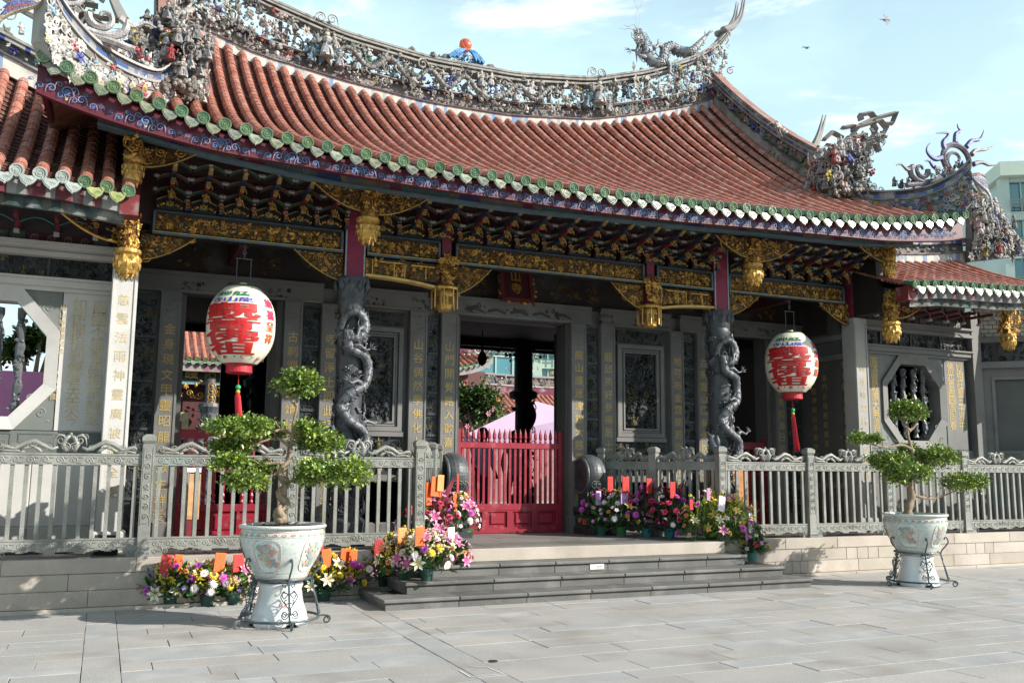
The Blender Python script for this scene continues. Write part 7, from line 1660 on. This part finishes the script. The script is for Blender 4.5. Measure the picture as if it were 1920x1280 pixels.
arrangement(1368, 1032, .41, .34, .78, 'large grassy bouquet with a white card, second on the right end of the top step', ['lilyp', 'lilyy', 'mump', 'orchw', 'violet'], [(1353, 944, 22, 28, 'white', .2), (1328, 926, 12, 22, 'pink', .1)], leaf=(.08, .12, .025), spray=(.62, .52, .05), blades=50, seed=19, n=14, potc=(.03, .15, .13))
arrangement(1410, 1050, .265, .20, .52, 'small colourful bouquet with a violet bloom at the right end of the second step', ['violet', 'mumy', 'roseo', 'orchp', 'roser', 'orchw'], [(1407, 980, 13, 36, 'white', .02), (1400, 1000, 10, 24, 'pink', -.05)], seed=20, n=20, potc=(.05, .20, .19))

# ------------------------------------------------------------------ people behind the gate
def person(x, y, lab, shirt, pants, yaw):
    t = thing('person', lab, 'person', (x, y, ZT), yaw)
    me = bpy.data.meshes.new('body'); 
    V = [(0, 0, .95), (0, .0, 1.15), (0, .01, 1.36), (0, 0, 1.50), (0, -.02, 1.60), (0, -.02, 1.70), (.19, 0, 1.40), (.25, .02, 1.14), (.24, -.10, .92), (.24, -.14, .84), (-.19, 0, 1.40), (-.25, .02, 1.14), (-.22, -.12, .93), (-.21, -.17, .86), (.10, 0, .90), (.11, -.01, .50), (.11, .02, .09), (.12, -.12, .03), (-.10, 0, .90), (-.12, -.03, .50), (-.12, 0, .09), (-.13, -.14, .03)]
    E_ = [(0, 1), (1, 2), (2, 3), (3, 4), (4, 5), (2, 6), (6, 7), (7, 8), (8, 9), (2, 10), (10, 11), (11, 12), (12, 13), (0, 14), (14, 15), (15, 16), (16, 17), (0, 18), (18, 19), (19, 20), (20, 21)]
    Rr = [.15, .14, .15, .055, .09, .085, .062, .048, .036, .03, .062, .048, .036, .03, .095, .065, .042, .035, .095, .065, .042, .035]
    me.from_pydata(V, E_, []); o = bpy.data.objects.new('body', me); COL.objects.link(o); o.modifiers.new('skin', 'SKIN')
    if not me.skin_vertices: 
        bm = bmesh.new(); bm.from_mesh(me); bm.verts.layers.skin.verify(); bm.to_mesh(me); bm.free()
    for sv, r_ in zip(me.skin_vertices[0].data, Rr): sv.radius = (r_, r_*.78)
    me.skin_vertices[0].data[0].use_root = True
    s = o.modifiers.new('sub', 'SUBSURF'); s.levels = s.render_levels = 1
    dg = bpy.context.evaluated_depsgraph_get(); m2 = bpy.data.meshes.new_from_object(o.evaluated_get(dg)); bpy.data.objects.remove(o)
    for nm, c_ in (('shirt', shirt), ('trousers', pants)): m2.materials.append(mat(nm+' cloth', c_, .85, var=.15))
    m2.materials.append(M_skin)
    for p in m2.polygons:
        z = p.center.z; p.material_index = 2 if (z > 1.47 or (abs(p.center.x) > .2 and z < 1.05 and z > .7)) else 0 if z > .93 else 1; p.use_smooth = True
    ob = bpy.data.objects.new('body', m2); COL.objects.link(ob); ob.parent = t
    q = MB(); q.put(T_ball2, TR(0, .005, 1.70, sc=(.095, .105, .10)), c=(.02, .018, .015)); q.build('hair', M_paint, t, smooth=True)
person(at(905, 900, Y=4.4)[0], 4.4, 'person in a light blue shirt standing behind the red gate, seen through its bars', (.22, .38, .55), (.03, .03, .04), .4)
person(at(965, 900, Y=5.2)[0], 5.2, 'person in a grey top and blue jeans behind the middle of the red gate', (.25, .24, .26), (.04, .06, .14), -.3)

# ------------------------------------------------------------------ birds
def bird(px, py, dist, bank, yaw, lab, s=1):
    d = (FW*FPX+RT*(px-960)-UP*(py-640)); d /= np.linalg.norm(d); p = CAMP+d*dist
    t = thing('pigeon', lab, 'bird', tuple(p), yaw); t.rotation_euler = (bank, 0, yaw)
    b = MB(); b.tube([(-.19*s, 0, 0), (-.12*s, 0, 0), (0, 0, -.01), (.12*s, 0, .01), (.17*s, 0, .03), (.21*s, 0, .02)], [.012, .04, .062, .045, .032, .008], 8, c=(.20, .20, .23)); b.build('body', M_fl, t, smooth=True)
    for sg in (-1, 1):
        w_ = MB(); V = [(.08, 0, .02), (-.06, 0, .02), (.10, sg*.14, .06), (-.07, sg*.14, .05), (.05, sg*.27, .04), (-.07, sg*.24, .04), (-.05, sg*.34, .02)]; V2 = [(a, b_, c_-.008) for a, b_, c_ in V]
        w_.add(V+V2, [[0, 1, 3, 2], [2, 3, 5, 4], [7, 9, 10, 8], [9, 11, 12, 10], [0, 2, 9, 7], [2, 4, 11, 9]], [[4, 5, 6], [11, 13, 12]], c=(.28, .28, .32)); w_.build('wing', M_fl, t)
    w_ = MB(); w_.add([(-.15, 0, 0), (-.30, .05, 0), (-.30, -.05, 0), (-.15, 0, .01)], t=[[0, 1, 2], [3, 2, 1]], c=(.12, .12, .14)); w_.build('tail', M_fl, t)
bird(1661, 38, 45, 1.2, -.2, 'pigeon with spread wings, the higher of two in the sky'); bird(1512, 90, 60, .35, .2, 'small pigeon flying lower and left of the other')

# ------------------------------------------------------------------ behind the hall: courtyard, rear halls, tree, tents, towers
cy = MB().box(-30, 60, 9.3, 80, -.05, .3); co_ = cy.build('courtyard', mat('courtyard paving', (.33, .32, .30), .8, var=.1), kind='structure')
def rear_hall(name, lab, x0, x1, ye, ze, zr, depth, up=.0, wall_z=(ZT, 4), pitch_=.22, corner=0):
    t = thing(name, lab, 'temple building', ((x0+x1)/2, ye+1, .3)); rnd = random.Random(int(x0*7))
    ef = lambda x: ze+up*max(0, (x-(x0+x1)/2)/(x1-x0)*2)**3*corner
    def fp(x, t_, h=0): z = ef(x)+(zr-ef(x))*(.75*t_+.25*t_*t_); return np.array([x, ye+depth*t_, z+h])
    tl = MB(); n = int((x1-x0)/pitch_)
    for i in range(n+1):
        x = x0+i*pitch_
        for M_, r_ in tiles_for(x, 1, fp): tl.put(T_tile, M_, c=(1.35, 1.25, 1.1))
    tl.build('roof_tiles', M_tile, t, world=True, kind='stuff')
    p = MB()
    for k in range(30):
        xa, xb = x0+(x1-x0)*k/30, x0+(x1-x0)*(k+1)/30; p.add([fp(xa, 0, -.02), fp(xb, 0, -.02), fp(xb, 1, -.02), fp(xa, 1, -.02)], [[0, 1, 2, 3]])
        p.add([fp(xa, 0, -.04), fp(xb, 0, -.04), fp(xb, .6, -.3), fp(xa, .6, -.3)], [[3, 2, 1, 0]])
    p.build('pan_tiles', M_pan, t, world=True)
    for i in range(n+1):
        x = x0+i*pitch_; q_ = fp(x, 0); off = np.array(t.location); link_mesh('end_disc', discs[i % 3], t, tuple(q_+np.array((0, -.02, .01))-off)); q_ = fp(x+pitch_/2, 0)
        if i < n: link_mesh('drip_tile', drips[i % 4], t, tuple(q_+np.array((0, -.03, -.05))-off), (-.2, 0, 0))
    f = MB(); ribbon(f, lambda x: ef(x)-.32, lambda x: ef(x)-.07, x0, x1, ye+.06, ye+.12, 30, lambda k: rnd.choice(((.5, .42, .42), (.4, .2, .25), (.45, .45, .5)))); f.build('fascia_board', M_plas, t, world=True)
    r_ = MB(); rf = lambda x: zr+up*((x-(x0+x1)/2)/(x1-x0)*2)**2*.5
    for h0, h1, w_, cf in ((-.1, .3, .12, lambda k: (.22, .04, .09)), (.3, .36, .15, lambda k: (.6, .6, .6)), (.36, .72, .05, lambda k: (.25, .2, .2)), (.72, .8, .16, lambda k: (.4, .4, .45))): ribbon(r_, lambda x, h=h0: rf(x)+h, lambda x, h=h1: rf(x)+h, x0, x1, ye+depth-w_, ye+depth+w_, 30, cf)
    rr_ = r_.build('roof_ridge', M_plas, t, world=True)
    d = MB(); path_deco(d, x0, x1, lambda x: rf(x)+.36, lambda x: .36, .2, 5, ('fig', 'flower', 'cloud', 'scroll'), GREYP+BRIGHTP, y=ye+depth-.08); path_deco(d, x0+.1, x1, lambda x: rf(x)+.8, lambda x: .3, .28, 6, ('scroll', 'cloud', 'leaf'), BRIGHTP, y=ye+depth, fill=.6); d.build('ridge_carvings', M_deco, t, world=True, kind='stuff')
    return t
rl = rear_hall('rear_hall', 'sunlit rear hall with a terracotta roof seen through the left doorway', -1.0, 6.0, 16, 4.62, 5.75, 2.0)
b = MB(); b.box(-1, 6, 16.9, 17.1, .3, 4.6, c=(.08, .02, .02)); b.box(-1, 6, 16.4, 16.5, 4.05, 4.5, c=(.05, .05, .04)); b.box(-1, 6, 16.38, 16.42, 3.95, 4.05, c=(.15, .28, .28)); b.box(1.2, 1.6, 16.6, 16.8, 3.2, 3.9, c=(.04, .03, .03)); b.box(-1, 2.2, 16.5, 16.52, 2.5, 3.15, c=(.40, .33, .18)); b.box(3.0, 5, 16.5, 16.52, 2.5, 3.15, c=(.40, .33, .18))
for i in range(10): b.box(1.3+i*.1, 1.32+i*.1, 16.5, 16.53, 1.4, 2.4, c=(.15, .35, .35))
b.box(1.2, 2.4, 16.48, 16.52, 2.38, 2.45, c=(.15, .35, .35)); b.build('facade', M_paint, rl, world=True)
b = MB(); letters(b, '國', 1.75, 4.5, .36, .4, 16.36, bold=.01); letters(b, '護', 2.2, 4.5, .36, .4, 16.36, bold=.01); letters(b, '佑', 2.7, 4.5, .36, .4, 16.36); b.build('lettering', M_goldp, rl, world=True)
b = MB(); xx = 2.72; b.lathe([(.28, .3), (.24, .8), (.23, 3.1), (.32, 3.3), (.28, 3.4), (.14, 3.4), (.14, 4.1)], 14, (xx, 16.2, 0), c=(.9, .9, .9)); rnd = random.Random(1)
P_ = spl([(xx+.27*math.cos(a), 16.2+.27*math.sin(a), 1.2+.3*a) for a in np.linspace(0, 6.6, 14)], 60); b.tube(P_, .08, 6, c=(2, 2, 2))
for i in range(80): a = rnd.uniform(PI, 2*PI); T, s_ = KIT[rnd.choice(('leaf', 'cloud', 'scroll'))]; b.put(T, TR(xx+.25*math.cos(a), 16.2+.25*math.sin(a), rnd.uniform(.9, 3.2), ry=rnd.uniform(0, 6))@TR(s=s_*.24), c=rnd.choice(((1.5, 1.5, 1.5), (.8, .8, .8))))
b.build('dragon_column', M_dragon, rl, world=True)
b = MB(); carve(b, 3.4, .5, .2, 3, M=TR(1.2, 16.3, 3.5), cols=GOLDC, mask=lambda u, v: v > .3+abs(u-.45)*.6-.3); 
for k in range(4): b.put(T_spiral, TR(xx, 16.0, 3.4+.16*k, .12))
b.build('gilded_carving', M_gold, rl, world=True)
rc = rear_hall('bell_pavilion', 'rear pavilion with upturned tiled eaves seen through the central doorway', 8.6, 13.15, 20, 5.28, 5.95, 1.3, up=.55, corner=1)
b = MB(); b.box(8.6, 11.2, 20.6, 20.8, .3, 5.3, c=(.04, .02, .02)); b.box(8.6, 13.1, 20.7, 20.8, 4.7, 5.25, c=(.10, .03, .03)); b.box(12.2, 12.36, 20.6, 20.76, 3.9, 4.9, c=(.3, .03, .06)); b.build('facade', M_paint, rc, world=True)
b = MB(); [b.put(T_spiral6, TR(12.6+.25*k, 20.2, 6.0+.18*k, .22, ry=k), c=(.6, .62, .66)) for k in range(4)]; [b.tube(spl([(12.9, 20.1, 5.9), (13.2, 20.1, 6.2+.1*k), (13.35, 20.1, 6.6+.1*k)], 8), .05, 5, c=(.6, .6, .62)) for k in range(3)]; b.build('eave_ornament', M_deco, rc, world=True)
low = rear_hall('side_gallery', 'low tiled gallery roof behind the courtyard tree', 12.6, 20.5, 22, 3.75, 4.75, 2.0, up=.25)
MB().box(12.6, 20.5, 23.2, 23.4, .3, 3.8, c=(.25, .12, .12)).build('gallery_wall', M_paint, low, world=True)
def ctree(x, y, z, rx, rz, lab, n=5000, flowers=False, th=None):
    t = thing('courtyard_tree', lab, 'tree', (x, y, .3)); rnd = random.Random(int(x*5)); q = MB(); q.tube([(0, 0, 0), (.05, 0, z*.4), (0, 0, z*.8)], [.16, .12, .06], 8)
    for k in range(5): a = k*1.3; q.tube([(0, 0, z*.5), (rx*.3*math.cos(a), rx*.3*math.sin(a), z*.8), (rx*.6*math.cos(a), rx*.6*math.sin(a), z)], [.07, .05, .02], 5)
    q.build('trunk', M_bark, t); q = MB(); leafy(q, (0, 0, z), rx, rx*.8, rz, n, rnd, size=.13 if not th else .8, hollow=.3); q.build('crown', M_foliage, t)
    if flowers:
        for k in range(9): a = rnd.uniform(PI, 2*PI); link_mesh('blossom', FM['roseo' if k % 2 else 'lilyp'], t, (rx*.8*math.cos(a)*rnd.uniform(.5, 1), rx*.75*math.sin(a), z+rnd.uniform(-.8, .3)), (1.4, 0, 0), (.1, .1, .1))
p = at(893, 770, Y=13.5); ctree(float(p[0]), 13.5, float(p[2])-.25, .95, .8, 'round green shrub tree seen through the central doorway', 9000, True)
for k, (px, py, Yb_) in enumerate(((62, 668, 9.5), (20, 690, 9.8))): p = at(px, py, Y=Yb_); ctree(float(p[0]), Yb_, float(p[2]), .5, .35, ('green shrub seen through the right half of the left octagonal window', 'green shrub seen through the left half of the left octagonal window')[k], 1500)
# purple tent roofs
def tent(pts, lab, col, z0):
    P_ = [at(px, py, Y=Y_) for px, py, Y_ in pts]; c_ = np.mean(P_, axis=0); t = thing('tent', lab, 'tent', (float(c_[0]), float(c_[1]), .3))
    b = MB(); V = [q_ for q_ in P_]; b.add(V, [[i, i+1, i+2, i+3] for i in range(0, len(V)-3, 4)], c=col); b.build('canopy', M_cloth, t, world=True)
    b = MB()
    for q_ in (P_[0], P_[1]): b.tube([(q_[0], q_[1], .3), tuple(q_)], .03, 6, c=(.5, .5, .5))
    b.build('pole', M_steel, t, world=True)
tent([(835, 832, 11), (1100, 832, 11), (1100, 778, 13.5), (1005, 752, 13.5)], 'mauve tent roof behind the central red gate', (.40, .29, .40), 0)
tent([(-60, 840, 8.6), (110, 840, 8.6), (110, 698, 9.0), (-60, 692, 9.0)], 'pink and violet awning seen through the left octagonal window', (.75, .26, .48), 0)
b = MB(); b.box(-.02, .02, 0, .1, 0, 1)
# office tower with windows, right
def tower(x, y, w_, d_, h, ncol, nrow, yaw, lab, z0=0, col=(1, 1, 1)):
    t = thing('office_building', lab, 'building', (x, y, z0), yaw); b = MB(); cw, rh = w_/ncol, h/nrow
    b.box(-w_/2, w_/2, .6, d_, 0, h, c=col)
    for i in range(ncol+1): b.box(-w_/2+i*cw-.35, -w_/2+i*cw+.35, -.2, .6, 0, h, c=col)
    for j in range(nrow+1): b.box(-w_/2, w_/2, 0, .6, j*rh-.35, j*rh+.35, c=col)
    b.box(-w_/2-.5, w_/2+.5, -.8, d_+.5, h, h+1.2, c=(1.3, 1.25, 1.15)); b.build('walls', M_conc, t)
    wm = MB(); wm.box(-cw/2+.35, cw/2-.35, .35, .5, .35, rh-.35); g_ = wm.mesh('pane', M_glass)
    fm = MB(); 
    for xx in (-cw/2+.35, -cw/6, cw/6, cw/2-.43): fm.box(xx, xx+.1, .2, .36, .35, rh-.35, c=(.9, .95, .9))
    for zz in (.9, 1.15, 1.4): fm.box(-cw/2+.3, cw/2-.3, -.5, -.44, zz-.2, zz-.12, c=(.35, .4, .38))
    for k in range(5): xx = -cw/2+.3+k*(cw-.6)/4; fm.box(xx-.03, xx+.03, -.5, -.45, .4, 1.3, c=(.35, .4, .38))
    fmm = fm.mesh('window', M_conc)
    for i in range(ncol):
        for j in range(nrow):
            o = link_mesh('window', fmm, t, (-w_/2+(i+.5)*cw, 0, j*rh)); link_mesh('pane', g_, o)
p = at(1880, 420, Y=40); 
tower(84.5, 29.5, 40, 14, 26.0, 10, 8, -.55, 'pale green high-rise with glazed balconies above the right wing')
tower(31.5, 52, 13, 10, 14.5, 5, 6, -.25, 'green glass block with tan panels seen through the central doorway', col=(.9, .95, .85))
b = thing('glass_building', 'blue glass office seen through the central doorway', 'building', (21, 40, 0)); q = MB(); q.box(-4, 2.9, 0, 6, 0, 8.4, c=(.9, 1, 1)); q.build('glazing', M_glass, b)
q = MB(); [q.box(-4+i*1.14, -3.94+i*1.14, -.1, 0, 0, 8.4) for i in range(7)]; [q.box(-4, 2.9, -.12, 0, j*1.4, j*1.4+.06) for j in range(7)]; q.build('mullions', M_conc, b)

# unseen trees and wall added behind the camera to cut sky fill in the porch
gw_ = thing('porch_dimming_wall', 'unseen plastered wall added behind the viewer to dim the porch', 'wall', (5, -44, 0)); b = MB(); b.box(-40, 60, -44.5, -44, 0, 5.5, c=(.5, .45, .42)); b.build('wall', M_plas, gw_, world=True); b = MB(); b.box(-40, 60, -45, -43.4, 5.5, 6.3); b.build('coping', M_tile, gw_, world=True)
for k, (x, y, z, r_) in enumerate(((-24, -36, 7, 5), (-14, -38, 8, 5.5), (-4, -39, 8, 5), (5, -40, 7.5, 5), (14, -39, 7.5, 5), (23, -40, 7, 5), (-20, -22, 6.5, 4.5))):
    ctree(x, y, z, r_, r_*.8, ('unseen leafy tree added at the west end to dim the porch', 'second unseen tree added across the square to dim the porch', 'third unseen tree added across the square to dim the porch', 'middle unseen tree added across the square to dim the porch', 'fifth unseen tree added across the square to dim the porch', 'last unseen tree added across the square to dim the porch', 'single unseen tree added near the left side to dim the porch')[k], 1500, th=1)

for o in bpy.data.objects:                                   # carving too fine to pick apart piece by piece
    if o.parent and o.name.split('.')[0] in ('gilding', 'relief_panel', 'gilded_border', 'gilded_carving', 'relief', 'gilded_frieze', 'gilded_figures', 'openwork_panel', 'cloud_painting', 'painted_scrolls', 'inscription'): o['kind'] = 'stuff'

dpt = at(924, 1239, Z=0); q = MB(); q.lathe([(0, .004), (.04, .004), (.045, .001)], 16, c=(.25, .25, .25)); o = q.build('drain_plug', M_steel, loc=(float(dpt[0]), float(dpt[1]), .002)); tag(o, 'small round dark metal plug set in the paving in the foreground', 'drain')
q = MB()
for a, b_ in (((882, 1268), (945, 1262)), ((945, 1262), (915, 1250)), ((882, 1268), (862, 1256)), ((880, 1247), (915, 1250))):
    A_, B_ = at(*a, Z=.006), at(*b_, Z=.006); d = B_-A_; nn = np.array((-d[1], d[0], 0)); nn *= .007/np.linalg.norm(nn); q.add([A_-nn, B_-nn, B_+nn, A_+nn], [[0, 1, 2, 3]], c=(.62, .62, .62))
q.build('chalk_mark', M_ink, pv)
